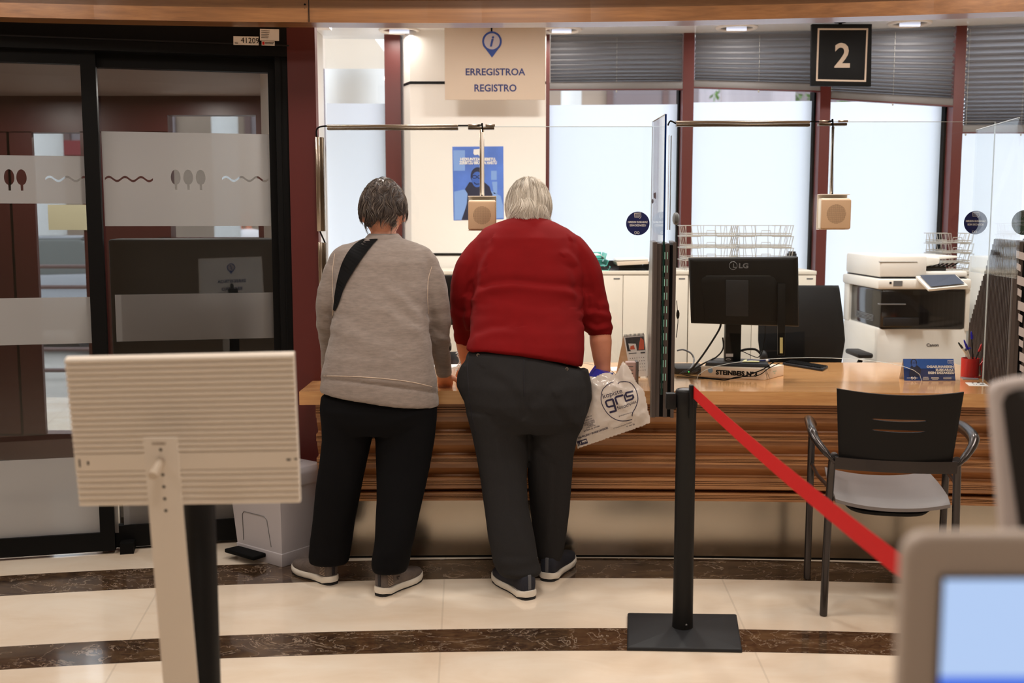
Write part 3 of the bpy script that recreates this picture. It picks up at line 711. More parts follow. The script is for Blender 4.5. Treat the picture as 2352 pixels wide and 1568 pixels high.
for k in range(4): m.poly([x - V((0, .0012, 0)) for x in (o_[k], o_[(k + 1) % 4], i_[(k + 1) % 4], i_[k])])
m.build('border_line', M['signplate'], t, fixn=False)
m = MB(); text(m, '2', P(1935, 127, SY2 - .0012), P(1953.5, 127, SY2).x - P(1917.5, 127, SY2).x, P(0, 99, SY2).z - P(0, 156, SY2).z, bold=.02); m.build('numeral', M['signplate'], t, fixn=False)
m = MB(); q = P(1930, 60, SY2 + .015); m.lathe([(.036, 0), (.034, -.01), (.01, -.014), (.01, -.055)], V((q.x, q.y, CZ)), 16); m.build('ceiling_mount', M['black'], t)
# poster
PY = PIERY - .002
def pp(u, v, k=0): return P(u, v, PY - .0006 * k)
t = thing('wall_poster', P(1098, 505, PY), 'blue poster of a smiling bearded person with glasses on the cream pier', 'poster')
MB().prism([pp(1042, 506), pp(1157, 503), pp(1156, 336), pp(1039, 337)], (0, .0015, 0)).build('sheet', M['poster'], t)
m = MB(); m.poly([pp(1041, 345, 1), pp(1068, 345, 1), pp(1068, 392, 1), pp(1042, 392, 1)]); m.poly([pp(1128, 392, 1), pp(1141, 392, 1), pp(1141, 413, 1), pp(1128, 413, 1)]); m.poly([pp(1130, 417, 1), pp(1142, 417, 1), pp(1142, 445, 1), pp(1134, 445, 1)])
m.poly([pp(u, v, 1) for u, v in ((1043, 440), (1066, 435), (1078, 446), (1070, 475), (1062, 504), (1044, 505))]); m.poly([pp(u, v, 1) for u, v in ((1112, 446), (1124, 436), (1150, 450), (1155, 470), (1156, 500), (1120, 503))])
m.build('pale_shapes', M['posterl'], t, fixn=False)
m = MB(); m.poly([pp(u, v, 2) for u, v in ((1068, 434), (1078, 418), (1092, 420), (1112, 418), (1124, 428), (1128, 440), (1132, 448), (1112, 460), (1098, 505), (1060, 505), (1072, 470), (1074, 445))])
m.poly([pp(1097 + 16 * math.cos(a), 404 + 20 * math.sin(a), 2) for a in [k * math.pi / 12 for k in range(24)]]); m.build('dark_coat', M['posterd'], t, fixn=False)
m = MB(); m.poly([pp(1096 + 12.5 * math.cos(a), 412 + 18 * math.sin(a), 3) for a in [k * math.pi / 12 for k in range(24)]]); m.build('face', M['posterm'], t, fixn=False)
m = MB()
for cu_ in (1090, 1102): m.tube([pp(cu_ + 5 * math.cos(a), 406 + 3.6 * math.sin(a), 5) for a in [k * math.pi / 6 for k in range(13)]], .002, 4)
m.tube([pp(1089, 419, 5), pp(1094, 423, 5), pp(1101, 422, 5)], .0028, 4); m.build('glasses_and_smile', M['posterd'], t, fixn=False)
m = MB(); text(m, 'HIZKUNTZA ASEBETU,', pp(1098, 366, 4), P(1140, 0, PY).x - P(1057, 0, PY).x, P(0, 362, PY).z - P(0, 370, PY).z, bold=.05)
text(m, 'ZERBITZU BIKAINA HARTU', pp(1098, 373.5, 4), P(1142, 0, PY).x - P(1054, 0, PY).x, P(0, 370, PY).z - P(0, 377.5, PY).z, bold=.05)
m.poly([pp(u, v, 4) for u, v in ((1088, 343), (1102, 342), (1104, 354), (1102, 359), (1098, 355), (1090, 356), (1087, 352))]); m.build('lettering', M['paper'], t, fixn=False)
# ------------------------------------------------------------------ sliding doors and vestibule
D0 = V((-2.278, 4.706, 0)); DE = V((.988, .237, 0)).normalized(); DN = V((DE.y, -DE.x, 0))    # DN points to the hall
def DP(u, v, off=0.0): return PL(u, v, D0 + DN * off, DN)
def dprism(mb, pts, th=.05, off=0.0):
    """polygon given in pixels on the door plane, th thick away from the hall"""
    return mb.prism([DP(u, v, off) for u, v in pts], DN * -th)
def DW(x, z, off=0.0): return V((D0.x, D0.y, z)) + DE * x + DN * off   # x along the door from D0
sx = lambda u: (DP(u, 700) - D0).dot(DE)
LEN = 1.31
head = MB()
def dbox(mb, x0, x1, z0, z1, o0, o1):
    return mb.hexa([DW(x0, z0, o0), DW(x1, z0, o0), DW(x1, z0, o1), DW(x0, z0, o1), DW(x0, z1, o0), DW(x1, z1, o0), DW(x1, z1, o1), DW(x0, z1, o1)])
dbox(head, -1.8, LEN, 2.225, 2.42, .06, -.1); t0 = struct(head.build('door_1', M['black']))
m = MB(); dbox(m, -1.8, LEN, 2.27, 2.276, .063, .06); dbox(m, -1.8, LEN, 2.35, 2.354, .063, .06); m.build('header_groove', M['dkgrey'], t0)
x630, x665 = sx(628), sx(662)
m = MB(); dbox(m, x630 + .03, LEN, 0, 2.225, .04, -.08); m.build('jamb', M['black'], t0)
m = MB(); dbox(m, x630 + .055, x630 + .062, 0, 2.225, .046, .04); m.build('jamb_groove', M['rubber'], t0)
# labels on the header
for nm, (u0, v0, u1, v1), tx, lb in (('header_label', (536, 83, 594, 103), '41209', 'white label reading 41209 on the black door header'),
                                     ('header_label', (597, 66, 641, 93), None, 'upper square white label at the right end of the door header'),
                                     ('header_label', (601, 94, 631, 104), None, 'small white label with a red mark under the square one on the door header')):
    pts = [(u0, v1), (u1, v1 + 1), (u1, v0 + 1), (u0, v0)]
    o = thing(nm, DP(u0, v1, .063), lb, 'label', 'labels on the door header')
    m = MB(); dprism(m, pts, .001, .065); m.build('sheet', M['paper'], o)
    m = MB(); U = V((0, 0, 1))
    if tx:
        text(m, tx, DP(574, 93, .0665), sx(592) - sx(552), .024, DE, U, bold=.0); text(m, 'TK', DP(543, 99, .0665), .018, .006, DE, U)
    elif u0 == 597:
        for k in range(5): dprism(m, [(600, 71 + k * 4), (620 - k, 71.3 + k * 4), (620 - k, 70.5 + k * 4), (600, 70.2 + k * 4)], .0004, .0668)
    else:
        dprism(m, [(609, 98.6), (630, 99), (630, 97.6), (609, 97.2)], .0004, .0668); dprism(m, [(609, 101.2), (628, 101.5), (628, 100.3), (609, 100)], .0004, .0668)
    m.build('lettering', M['dkgrey'], o, fixn=False)
    if u0 == 601:
        m = MB(); dprism(m, [(602.5, 103), (607.5, 103), (607.5, 95.5), (602.5, 95.5)], .0004, .0668); m.build('red_mark', M['belt'], o)
# leaves: frames, glass, films
def leaf(nm, u0, u1, off, z0, z1, rail_t, rail_b, st_l, st_r):
    xa, xb = u0, u1
    o = MB(); dbox(o, xa + st_l, xb - st_r, z0 + rail_b, z1 - rail_t, off, off - .008); r = struct(o.build(nm, M['glass_door']))
    m = MB()
    for a, b in ((xa, xa + st_l), (xb - st_r, xb)):
        if b - a > .001: dbox(m, a, b, z0, z1, off + .02, off - .028)
    dbox(m, xa, xb, z1 - rail_t, z1, off + .0195, off - .0275); dbox(m, xa, xb, z0, z0 + rail_b, off + .0195, off - .0275)
    m.build('frame', M['black'], r, smooth=False); return r
xs1 = sx(243)
dl = leaf('door_2', -1.8, xs1 - .0, 0.0, .015, 2.23, .06, .085, .02, .062)
dr = leaf('door_3', xs1 - .065, x630 + .06, -.045, .015, 2.23, .065, .1, .06, .06)
def tree(cx, cz, s):
    pts = []
    for k in range(25):
        a = math.radians(-75 + 330 * k / 24); pts.append((cx + .021 * s * math.cos(a), cz + (.036 if math.sin(a) > 0 else .032) * s * math.sin(a)))
    pts += [(cx - .005 * s, cz - .055 * s), (cx + .005 * s, cz - .055 * s)]; return pts
def wave(x0, x1, z, n=4):
    k = 40; top = []; bot = []
    for i in range(k + 1):
        x = x0 + (x1 - x0) * i / k; y = z + .009 * math.sin(i / k * n * 2 * math.pi); top.append((x, y + .005)); bot.append((x, y - .005))
    return top + bot[::-1]
def filmpiece(parent, u0, u1, v0, v1, off, holes=(), label=None):
    z0 = DP((u0 + u1) / 2, v1, off).z; z1 = DP((u0 + u1) / 2, v0, off).z; a, b = sx(u0), sx(u1)
    outer = [(a, z0), (b, z0), (b, z1), (a, z1)]; vs_, fs_ = shape2d([outer] + list(holes))
    m = MB(); m.add([DW(v.x, v.y, off) for v in vs_], fs_); return m.build('frosted_band', M['frost_door'], parent, fixn=False)
zt_ = DP(35, 408, .003).z
filmpiece(dl, -250, 229, 356, 467, .003, [tree(sx(36), zt_, 1), tree(sx(64), zt_, 1), tree(sx(2), zt_, 1), wave(sx(118), sx(216), DP(170, 411, .003).z, 2.5), wave(sx(-200), sx(-100), DP(170, 411, .003).z, 2.5)])
filmpiece(dl, -250, 238, 685, 793, .003)
filmpiece(dl, -250, 252, 1058, 1240, .003)
O2 = -.042
zr_ = DP(440, 408, O2).z
filmpiece(dr, 246, 627, 305, 519, O2, [tree(sx(412), zr_, 1.0), tree(sx(440.5), zr_, 1.0), tree(sx(469), zr_, 1.0), wave(sx(250), sx(360), DP(300, 411, O2).z, 3), wave(sx(518), sx(624), DP(570, 411, O2).z, 3)])
filmpiece(dr, 262, 633, 674, 780, O2)
filmpiece(dr, 262, 640, 1060, 1235, O2)
m = MB(); dbox(m, sx(255), sx(287), 0, .05, .04, -.06); m.build('floor_guide', M['rubber'], dl)
# vestibule
struct(MB().box(-4.4, -1.27, 5.1, 6.8, 2.25, 2.35).build('ceiling_vestibule', mat('vestibule_ceiling', (150, 132, 124), .6)))
struct(MB().box(-4.5, -4.4, 4.6, 6.8, 0, 2.46).build('wall_vestibule', M['mullion_dark']))
VY = 6.7
def vp(mb, u0, v0, u1, v1, d=.08, y=VY):
    a, b = P(u0, v1, y), P(u1, v0, y); mb.box(a.x, b.x, y, y + d, a.z, b.z); return mb
m = MB(); vp(m, -300, 190, 680, 264, .1); vp(m, -300, 264, 384, 304, .1); vp(m, -300, 302, 20, 1000, .03); vp(m, 30, 302, 57, 1000, .08) if 0 else None
vp(m, 49, 302, 72, 1000, .03); vp(m, 226, 302, 385, 1300, .1); vp(m, 611, 264, 680, 1200, .1); vp(m, -300, 996, 230, 1056, .12); vp(m, 385, 545, 611, 1200, .1)
d4 = struct(m.build('door_4', M['mullion_dark']))
m = MB(); vp(m, 20, 304, 226, 996, .006, VY + .015); vp(m, 385, 264, 611, 545, .006, VY + .015); m.build('pane', M['glass'], d4)
for k, (u, v) in enumerate(((60, 250), (292, 247))):
    q = G(u, v, 2.248); r = MB(); r.lathe([(.07, 0), (.07, -.008), (.05, -.009), (.001, -.004)], q, 20); tag(r.build('entrance_downlight', mat('entrance_lamp_%d' % k, (240, 235, 225), .4, emit=(255, 232, 205), estr=.7)), 'small round downlight in the entrance ceiling, seen through the %s door leaf' % ('left', 'right')[k], 'ceiling light')
    area('entrance_light', (q.x, q.y, 2.22), .12, 16, WARM)
area('entrance_light', (-2.9, 6.1, 2.22), .12, 14, WARM); area('entrance_light', (-1.9, 6.2, 2.22), .12, 16, WARM)  # extra lights without fixtures, added to brighten the vestibule
struct(MB().box(-4.6, -.95, 7.25, 9.2, 2.75, 2.9).build('added_sky_blocker', M['cream']))  # slab added outside to keep sky light off the narrow left window
# black block added behind the right leaf to darken its lower glass
m = MB(); dbox(m, sx(246), sx(634), 0, DP(440, 549, -.13).z, -.13, -.5)
tag(m.build('dark_backing', mat('backing_black', (12, 12, 13), .7), bevel=.01), 'black block added behind the right glass door leaf to darken its lower glass', 'cabinet')
# notice sheet stuck on the outer door
m = MB(); vp(m, 112, 470, 230, 528, .002, VY - .01); tag(m.build('paper_notice', mat('notice', (206, 200, 168), .6), ), 'pale paper notice fixed on the outer door glass', 'notice')

# ------------------------------------------------------------------ outdoors
struct(MB().box(-30, 40, 9.2, 60, -.3, -.12).build('ground', M['outgnd']))
struct(MB().box(-30, 40, 9.2, 11.5, -.12, -.02).build('ground_pavement', M['outgnd']))
bz_ = thing('street_building', (0, 27, 0), 'pale building across the street with brown-framed windows and a red awning', 'building')
m = MB(); m.box(-30, 40, 27, 28, -.12, 9); m.build('wall', M['facade'], bz_)
m = MB(); q0, q1 = P(132, 356, 25.6), P(260, 322, 25.6); m.box(q0.x, q1.x, 25.6, 27, q0.z, q1.z); m.build('awning', M['awning'], bz_)
for k in range(14):
    x = -24 + k * 4.4; m = MB(); m.box(x, x + 2.6, 26.9, 27.0, 3.3, 6.4); w_ = m.build('window', mat('dull_window', (96, 84, 86), .3) if 'dull_window' not in bpy.data.materials else bpy.data.materials['dull_window'], bz_)
    m = MB(); m.box(x - .1, x + 2.7, 26.85, 26.95, 3.2, 3.3); m.box(x - .1, x + .05, 26.85, 26.95, 3.2, 6.4); m.box(x + 1.25, x + 1.4, 26.85, 26.95, 3.2, 6.4); m.build('frame', M['rail'], w_)
for k, (u, y, r, lb, mt, v0) in enumerate(((817, 9.6, .26, 'thick white round column outside the narrow left window', 'column', 0), (97, 17, .28, 'white round column outside behind the silver car', 'column', 0), (515, 17, .2, 'white column seen through the right glass door leaf', 'column', 0),
                                  (1312, 15, .14, 'slim white column outside, under the first blind', 'column', 0), (1722, 13, .33, 'wide pale stone pillar outside, under the middle blind', 'stone', 0), (1630, 22, .22, 'dim grey column outside, left of the wide stone pillar', 'stone', 0),
                                  (2095, 12, .32, 'thick white column outside, under the crooked blind', 'column', 0), (2000, 14, .24, 'pale stone pillar outside, left of the thick white column', 'stone', 0), (1800, 12, .12, 'slim grey column outside, right of the wide stone pillar', 'stone', 0))):
    q = P(u, 250, y); m = MB(); m.cyl((q.x, y, -.12), (q.x, y, 6.5), r, 24); tag(m.build('street_column', M[mt]), lb, 'column', 'columns outside')
for k, (u, y, lb) in enumerate(((1645, 20, 'green plant outside, left of the wide stone pillar'), (1838, 18, 'green climbing plant outside, just left of the post below the number 2 sign'), (1932, 18, 'green climbing plant outside, just right of the post below the number 2 sign'), (2345, 16, 'green foliage at the right edge above the side glass'))):
    q = P(u, 240, y); m = MB()
    for i in range(260):
        c_ = V((q.x + random.gauss(0, .09), y + random.gauss(0, .15), random.uniform(0, 4.2))); d1 = V((random.uniform(-1, 1), random.uniform(-1, 1), random.uniform(-1, 1))).normalized() * .07; d2 = d1.cross(V((0, .3, 1))).normalized() * .035
        m.poly([c_ - d1, c_ + d2, c_ + d1, c_ - d2])
    tag(m.build('climbing_plant', M['leaf'], fixn=False), lb, 'plant', 'plants outside')
# silver car
t = thing('parked_car', (-6.4, 14.0, -.12), 'silver car parked on the street beyond the glass doors', 'car')
def carprof(w): return w
body = [(-2.2, .35), (-2.25, .62), (-2.1, .82), (-1.2, .93), (-.5, 1.38), (.7, 1.42), (1.5, 1.1), (2.1, .95), (2.2, .6), (2.15, .32)]
cx, cy, cz = -6.35, 14.0, -.12
m = MB(); m.prism([(cx + x, cy - .85, cz + z) for x, z in [(-2.2, .3), (-2.25, .62), (-2.1, .84), (-1.25, .93), (1.55, 1.0), (2.15, .92), (2.25, .6), (2.2, .3)]], (0, 1.7, 0)); m.build('body', M['car'], t, bevel=.07, seg=3)
m = MB(); m.loft([[V((cx + x * k, cy + s * ww, cz + z)) for (x, s) in ((-1.3, -1), (1.5, -1), (1.5, 1), (-1.3, 1))] for k, ww, z in ((1, .78, .93), (.9, .74, 1.15), (.72, .66, 1.4))]); m.build('cabin_glass', M['carwin'], t, bevel=.04)
m = MB(); m.loft([[V((cx + x, cy + s * .62, cz + z)) for (x, s) in ((-.95, -1), (1.1, -1), (1.1, 1), (-.95, 1))] for z in (1.385, 1.44)]); m.build('roof', M['car'], t, bevel=.02)
for x in (-1.4, 1.35):
    m = MB(); m.cyl((cx + x, cy - .88, cz + .32), (cx + x, cy - .66, cz + .32), .32, 24); w_ = m.build('wheel', M['tyre'], t)
    m = MB(); m.cyl((cx + x, cy - .895, cz + .32), (cx + x, cy - .87, cz + .32), .19, 20); m.build('hubcap', M['car'], w_)
# handrail in front of the street
t = thing('street_railing', (-6, 10.4, -.02), 'brown horizontal railing outside the glass doors', 'railing')
for v in (612, 659, 802, 850):
    q = P(100, v, 10.4); MB().tube([(-12, 10.4, q.z), (-3.2, 10.4, q.z)], .02, 8).build('rail', M['rail'], t)
MB().tube([(-3.25, 10.4, -.02), (-3.25, 10.4, 1.2)], .03, 8).build('post', M['rail'], t)
MB().tube([(-7.9, 10.4, -.02), (-7.9, 10.4, 1.2)], .03, 8).build('post', M['rail'], t)
# far passers-by
for u, cl, lb in ((527, (40, 60, 140), 'distant person outside in a blue top'), (551, (210, 210, 215), 'distant person outside in a white top, middle of the three'), (571, (225, 220, 222), 'distant person outside in a pale top, right of the three')):
    q = P(u, 540, 19); o = thing('person', (q.x, 19, -.12), lb, 'person', 'people across the street')
    m = MB(); m.loft([eplane(V((q.x, 19, z)), V((a, 0, 0)), V((0, b, 0)), 14) for z, a, b in ((-.1, .11, .09), (.3, .13, .1), (.75, .19, .13), (1.0, .18, .12), (1.25, .22, .12), (1.33, .18, .09), (1.37, .06, .06), (1.42, .055, .06), (1.47, .08, .09), (1.55, .085, .1), (1.62, .06, .07), (1.65, .01, .01))]); m.build('body', M['skin_m'], o)
    m = MB(); m.loft([eplane(V((q.x, 19, z)), V((a, 0, 0)), V((0, b, 0)), 14) for z, a, b in ((.7, .2, .14), (1.0, .2, .14), (1.25, .235, .135), (1.34, .19, .1), (1.36, .08, .07))]); m.build('top', mat('top_%d' % u, cl, .8), o)
    m = MB(); m.loft([eplane(V((q.x, 19, z)), V((a, 0, 0)), V((0, b, 0)), 14) for z, a, b in ((-.12, .13, .1), (.3, .15, .12), (.75, .2, .145))]); m.build('trousers', M['charcoal'], o)

# ------------------------------------------------------------------ staff side: cabinets and what stands on them
CY = 6.42
ctop = P(1700, 622, CY).z
def cabinet(u0, u1, label, um=None, vt=622, y=CY, dpt=.42):
    a, b = P(u0, vt, y), P(u1, vt, y); zt = a.z
    t = thing('storage_cabinet', ((a.x + b.x) / 2, y, 0), label, 'cabinet', 'cream storage cabinets under the windows')
    MB().box(a.x + .002, b.x - .002, y + .02, y + dpt, .0, zt - .022).build('body', M['cabinet'], t)
    MB().box(a.x + .001, b.x - .001, y - .004, y + dpt + .002, zt - .022, zt).build('top', M['cabinet'], t, bevel=.002)
    xm = (a.x + b.x) / 2
    for x0, x1 in ((a.x + .003, xm - .0015), (xm + .0015, b.x - .003)):
        d = MB().box(x0, x1, y, y + .019, .08, zt - .025).build('door', M['cabinet'], t, bevel=.0015)
        MB().box(x1 - .055, x1 - .018, y - .001, y, zt - .05, zt - .042).build('maker_label', M['midgrey'], d)
    return t
cabinet(984, 1281, 'cream storage cabinet behind the two people')
cabinet(1281, 1582, 'cream storage cabinet with the teal trays on top')
cabinet(1582, 1876, 'cream storage cabinet carrying the white wire baskets')
cabinet(2190, 2480, 'cream storage cabinet behind the printer, at the right', dpt=.2)
def pb(name, pts, d, m, label, cat, group=None, parent=None, bevel=0, Y=None):
    mb = MB(); mb.prism([P(u, v, Y) for u, v in pts], (0, d, 0)); o = mb.build(name, M[m], parent, bevel=bevel)
    return tag(o, label, cat, group)
# trays
def tray(u0, u1, v0, v1, y, label, m='teal', nm='letter_tray'):
    a, b = P(u0, v1, y), P(u1, v0, y); z0, z1 = a.z, b.z; mb = MB(); x0, x1 = a.x, b.x; h = z1 - z0
    mb.box(x0, x1, y, y + .3, z0, z0 + .004); mb.hexa([(x0, y, z0), (x0 + .004, y, z0), (x0 + .004, y + .3, z0), (x0, y + .3, z0), (x0 - .012, y, z1), (x0 - .008, y, z1), (x0 - .008, y + .3, z1), (x0 - .012, y + .3, z1)])
    mb.hexa([(x1 - .004, y, z0), (x1, y, z0), (x1, y + .3, z0), (x1 - .004, y + .3, z0), (x1 + .008, y, z1), (x1 + .012, y, z1), (x1 + .012, y + .3, z1), (x1 + .008, y + .3, z1)]); mb.box(x0, x1, y + .296, y + .3, z0, z1)
    return tag(mb.build(nm, M[m]), label, 'tray', 'desk trays on the cabinets')
ty = CY + .03
tray(1352, 1398, 612, 622, ty, 'lowest teal letter tray beside the man in red'); tray(1352, 1394, 598, 611, ty, 'middle teal letter tray beside the man in red'); tray(1350, 1390, 582, 597, ty, 'top teal letter tray beside the man in red')
m = MB(); zz0 = P(0, 597, ty).z; pth = curvepts([P(1345, 594, ty + .02), P(1360, 588, ty + .02), P(1378, 585, ty + .02), P(1388, 592, ty + .02), P(1384, 597, ty + .02)], 5)
m.loft([[p, p + V((0, .2, .004)), p + V((0, .2, .001)), p + V((0, 0, -.003))] for p in pth]); tag(m.build('paper_sheets', M['paper']), 'loose white papers lying over the teal trays', 'paper')
tray(1400, 1490, 602, 622, ty, 'dark grey wire tray right of the teal trays', 'dkgrey')
m = MB(); m.prism([P(1419, 610, ty + .01), P(1490, 606, ty + .01), P(1490, 598, ty + .01), P(1416, 601, ty + .01)], (0, .25, 0)); tag(m.build('paper_stack', M['cardboard'], bevel=.001), 'stack of papers tilted in the dark tray', 'paper stack')
m = MB(); m.prism([P(1416, 598.5, ty + .03), P(1490, 597, ty + .03), P(1490, 593, ty + .03), P(1420, 595, ty + .03)], (0, .25, 0)); tag(m.build('folder', M['paper'], bevel=.001), 'flat white folder on top of the paper stack', 'folder')
# wire baskets
def basket(u0, u1, v0, v1, y, label, seed):
    rnd = random.Random(seed); a, b = P(u0, v1, y), P(u1, v0, y); x0, x1, z0, z1 = a.x, b.x, a.z, b.z; mb = MB(); r = .0023; dpt = .26
    fl = .014
    def ring(z, e, rr): mb.tube([(x0 - e, y, z), (x1 + e, y, z), (x1 + e, y + dpt, z), (x0 - e, y + dpt, z), (x0 - e, y, z)], rr, 5)
    ring(z0, 0, r * 1.6); ring(z0 + .012, .002, r)
    for xx0, xx1 in ((x0 - fl, x0 + (x1 - x0) * .28), (x0 + (x1 - x0) * .62, x1 + fl)): mb.tube([(xx0, y, z1), (xx1, y, z1), (xx1 * .9 + (x0 + x1) * .05, y, z0)], r, 5)
    mb.tube([(x0 - fl, y + dpt, z1), (x1 + fl, y + dpt, z1)], r, 5); mb.tube([(x0 - fl, y, z1), (x0 - fl, y + dpt, z1)], r, 5); mb.tube([(x1 + fl, y, z1), (x1 + fl, y + dpt, z1)], r, 5)
    for k in range(9):
        x = x0 + (x1 - x0) * k / 8
        mb.tube([(x, y, z0), (x, y + dpt, z0)], r * .8, 4)
        if k % 2 == 0 or k in (1, 7): mb.tube([(x, y + dpt, z0), (x + rnd.uniform(-.004, .004), y + dpt, z1)], r * .8, 4)
        if k in (0, 1, 2, 6, 7, 8): mb.tube([(x, y, z0), (x + (-fl if k < 3 else fl) * .7, y, z1)], r * .8, 4)
    for k in range(1, 4):
        yy = y + dpt * k / 4; mb.tube([(x0, yy, z0), (x0 - fl, yy, z1)], r * .8, 4); mb.tube([(x1, yy, z0), (x1 + fl, yy, z1)], r * .8, 4)
    cx_ = (x0 + x1) / 2; mb.tube([(cx_ - .03, y - .004, z0 + .002), (cx_ - .026, y - .004, z0 + .03), (cx_ + .026, y - .004, z0 + .03), (cx_ + .03, y - .004, z0 + .002)], r, 5)
    tag(mb.build('wire_basket', M['wire']), label, 'basket', 'stacked white wire baskets')
rows = [(598, 622), (570, 595), (545, 568), (518, 542)]
for i, (v1_, v0_) in enumerate(((622, 598), (595, 570), (568, 543), (541, 518))):
    pos = ('bottom', 'second', 'third', 'top')[i]
    basket(1577, 1690, v0_, v1_, CY + .06, '%s white wire basket of the left stack behind the monitor' % pos, i)
    basket(1700, 1818, v0_, v1_, CY + .06, '%s white wire basket of the right stack behind the monitor' % pos, i + 7)
for i, (v1_, v0_) in enumerate(((622, 606), (603, 583), (580, 560), (557, 536))):
    pos = ('bottom', 'second', 'third', 'top')[i]
    basket(2165, 2232, v0_, v1_, CY + .06, '%s white wire basket of the stack behind the printer' % pos, i + 20)
m = MB(); q = P(1816, 588, CY + .2); m.box(q.x - .024, q.x + .024, CY + .15, CY + .2, q.z, q.z + .018); m.box(q.x - .018, q.x + .02, CY + .155, CY + .195, q.z + .018, q.z + .03); tag(m.build('hole_punch', M['dkgrey'], bevel=.003), 'small dark hole punch in the right wire basket stack', 'hole punch')

# ------------------------------------------------------------------ printer
YP = 5.92
def zP(v, y=YP): return P(2100, v, y).z
def xP(u, y=YP): return P(u, 700, y).x
xl, xr = xP(2017), xP(2226); yb = YP + .62
t = thing('office_printer', ((xl + xr) / 2, YP + .3, 0), 'large white office copier printer with tilted touch panel behind the counter', 'printer')
def bxx(nm, x0, x1, y0, y1, z0, z1, m, bv=.008, par=None): return MB().box(x0, x1, y0, y1, z0, z1).build(nm, M[m], par or t, bevel=bv)
zlow = zP(752)
lw = bxx('lower_body', xl, xr, YP, yb, .04, zlow, 'printer', .02)
m = MB(); text(m, 'Canon', P(2142, 792, YP - .001), xP(2156) - xP(2128), .0175, bold=.03); m.build('lettering', M['ink'], lw, fixn=False)
for k in range(3): bxx('paper_drawer', xl + .015, xr - .015, YP - .006, YP + .05, .07 + k * .19, .25 + k * .19, 'printer', .006)
bxx('caster_base', xl + .02, xr - .02, YP + .03, yb - .03, 0, .05, 'dkgrey')
zc0, zc1 = zlow, zP(664)
cav = bxx('dark_bay', xl + .012, xr - .02, YP - .003, yb - .1, zc0 - .012, zc1, 'darkglass', .015)
bxx('side_column', xr - .022, xr + .004, YP - .004, yb - .01, zlow - .02, zc1 + .002, 'printer', .006)
bxx('back_column', xl, xr, yb - .1, yb, zlow - .01, zc1 + .02, 'printer', .006)
o_ = bxx('output_tray', xl + .03, xP(2110), YP - .02, YP + .4, zP(748), zP(729), 'dkgrey', .006)
m = MB()
for k in range(5):
    z = zP(741 - k * 3.2); m.box(xl + .008, xl + .0117, YP + .1, YP + .42, z, z + .003)
m.build('vent', M['midgrey'], cav)
bxx('tray_ledge', xl + .0095, xP(2080), YP - .006, YP + .04, zP(700), zP(697), 'midgrey', .001, cav)
zu0, zu1 = zc1, zP(640)
up = bxx('scanner_body', xl - .012, xr + .002, YP - .02, yb, zu0, zu1, 'printer', .012)
m = MB(); q0, q1 = P(2052, 657, YP - .021), P(2073, 645, YP - .021); m.box(q0.x, q1.x, YP - .0215, YP - .02, q0.z, q1.z); m.build('asset_label', M['midgrey'], up)
m = MB(); q0, q1 = P(2043, 652, YP - .021), P(2048, 647, YP - .021); m.box(q0.x, q1.x, YP - .0215, YP - .02, q0.z, q1.z); m.build('small_mark', M['dkgrey'], up)
bxx('platen_gap', xl + .01, xr - .02, YP + .0, yb - .02, zu1 - .004, zu1 + .006, 'dkgrey', 0)
za0, za1 = zP(637), zP(587)
fd = bxx('document_feeder', xl + .0, xP(2126), YP + .0, yb - .02, za0, za1, 'printer', .014)
bxx('feeder_seam', xl + .0, xP(2103), YP - .002, YP + .02, zP(602), zP(601), 'midgrey', 0, fd)
bxx('platen_lid', xP(2098), xr - .012, YP + .01, yb - .02, za0, zP(624), 'printer', .008)
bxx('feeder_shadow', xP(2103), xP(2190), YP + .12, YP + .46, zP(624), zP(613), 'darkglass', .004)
m = MB(); m.hexa([(xP(2122), YP + .1, zP(600)), (xP(2206), YP + .06, zP(593)), (xP(2206), YP + .5, zP(593)), (xP(2122), YP + .5, zP(600)),
                  (xP(2122), YP + .1, zP(590)), (xP(2204), YP + .06, zP(588)), (xP(2204), YP + .5, zP(588)), (xP(2122), YP + .5, zP(590))]); m.build('paper_chute', M['printer'], t, bevel=.004)
m = MB(); m.prism([P(2126, 612, YP + .06), P(2158, 606, YP + .06), P(2160, 592, YP + .06), P(2126, 588, YP + .06)], (0, .42, 0)); m.build('chute_hinge', M['printer'], t, bevel=.008, seg=3)
m = MB()
for k in range(6): m.prism([P(2130 + k * 11, 613, YP + .1), P(2146 + k * 11, 606 - k * .6, YP + .1), P(2148 + k * 11, 606 - k * .6, YP + .1), P(2133 + k * 11, 613, YP + .1)], (0, .02, 0))
m.build('paper_guide', M['rubber'], t)
tpn = [P(2133, 664, YP - .13), P(2224, 655, YP - .13), P(2197, 631, YP - .01), P(2103, 633, YP - .01)]
nn = (tpn[1] - tpn[0]).cross(tpn[3] - tpn[0]).normalized(); nn = nn if nn.z > 0 else -nn
m = MB(); m.prism(tpn, nn * -.016); tp_ = m.build('touch_panel', M['printer'], t, bevel=.004)
cc = sum(tpn, V()) / 4; m = MB(); m.poly([cc + (p - cc) * .86 + nn * .009 for p in tpn]); m.build('display', mat('display_grey', (74, 82, 98), .3), tp_, fixn=False)
# second printer body behind the right partition
m = MB(); m.box(2.66, 3.2, 5.9, 6.35, 0, 1.3); tag(m.build('white_cupboard', M['printer'], bevel=.01), 'white cupboard half hidden behind the right partition', 'cupboard')

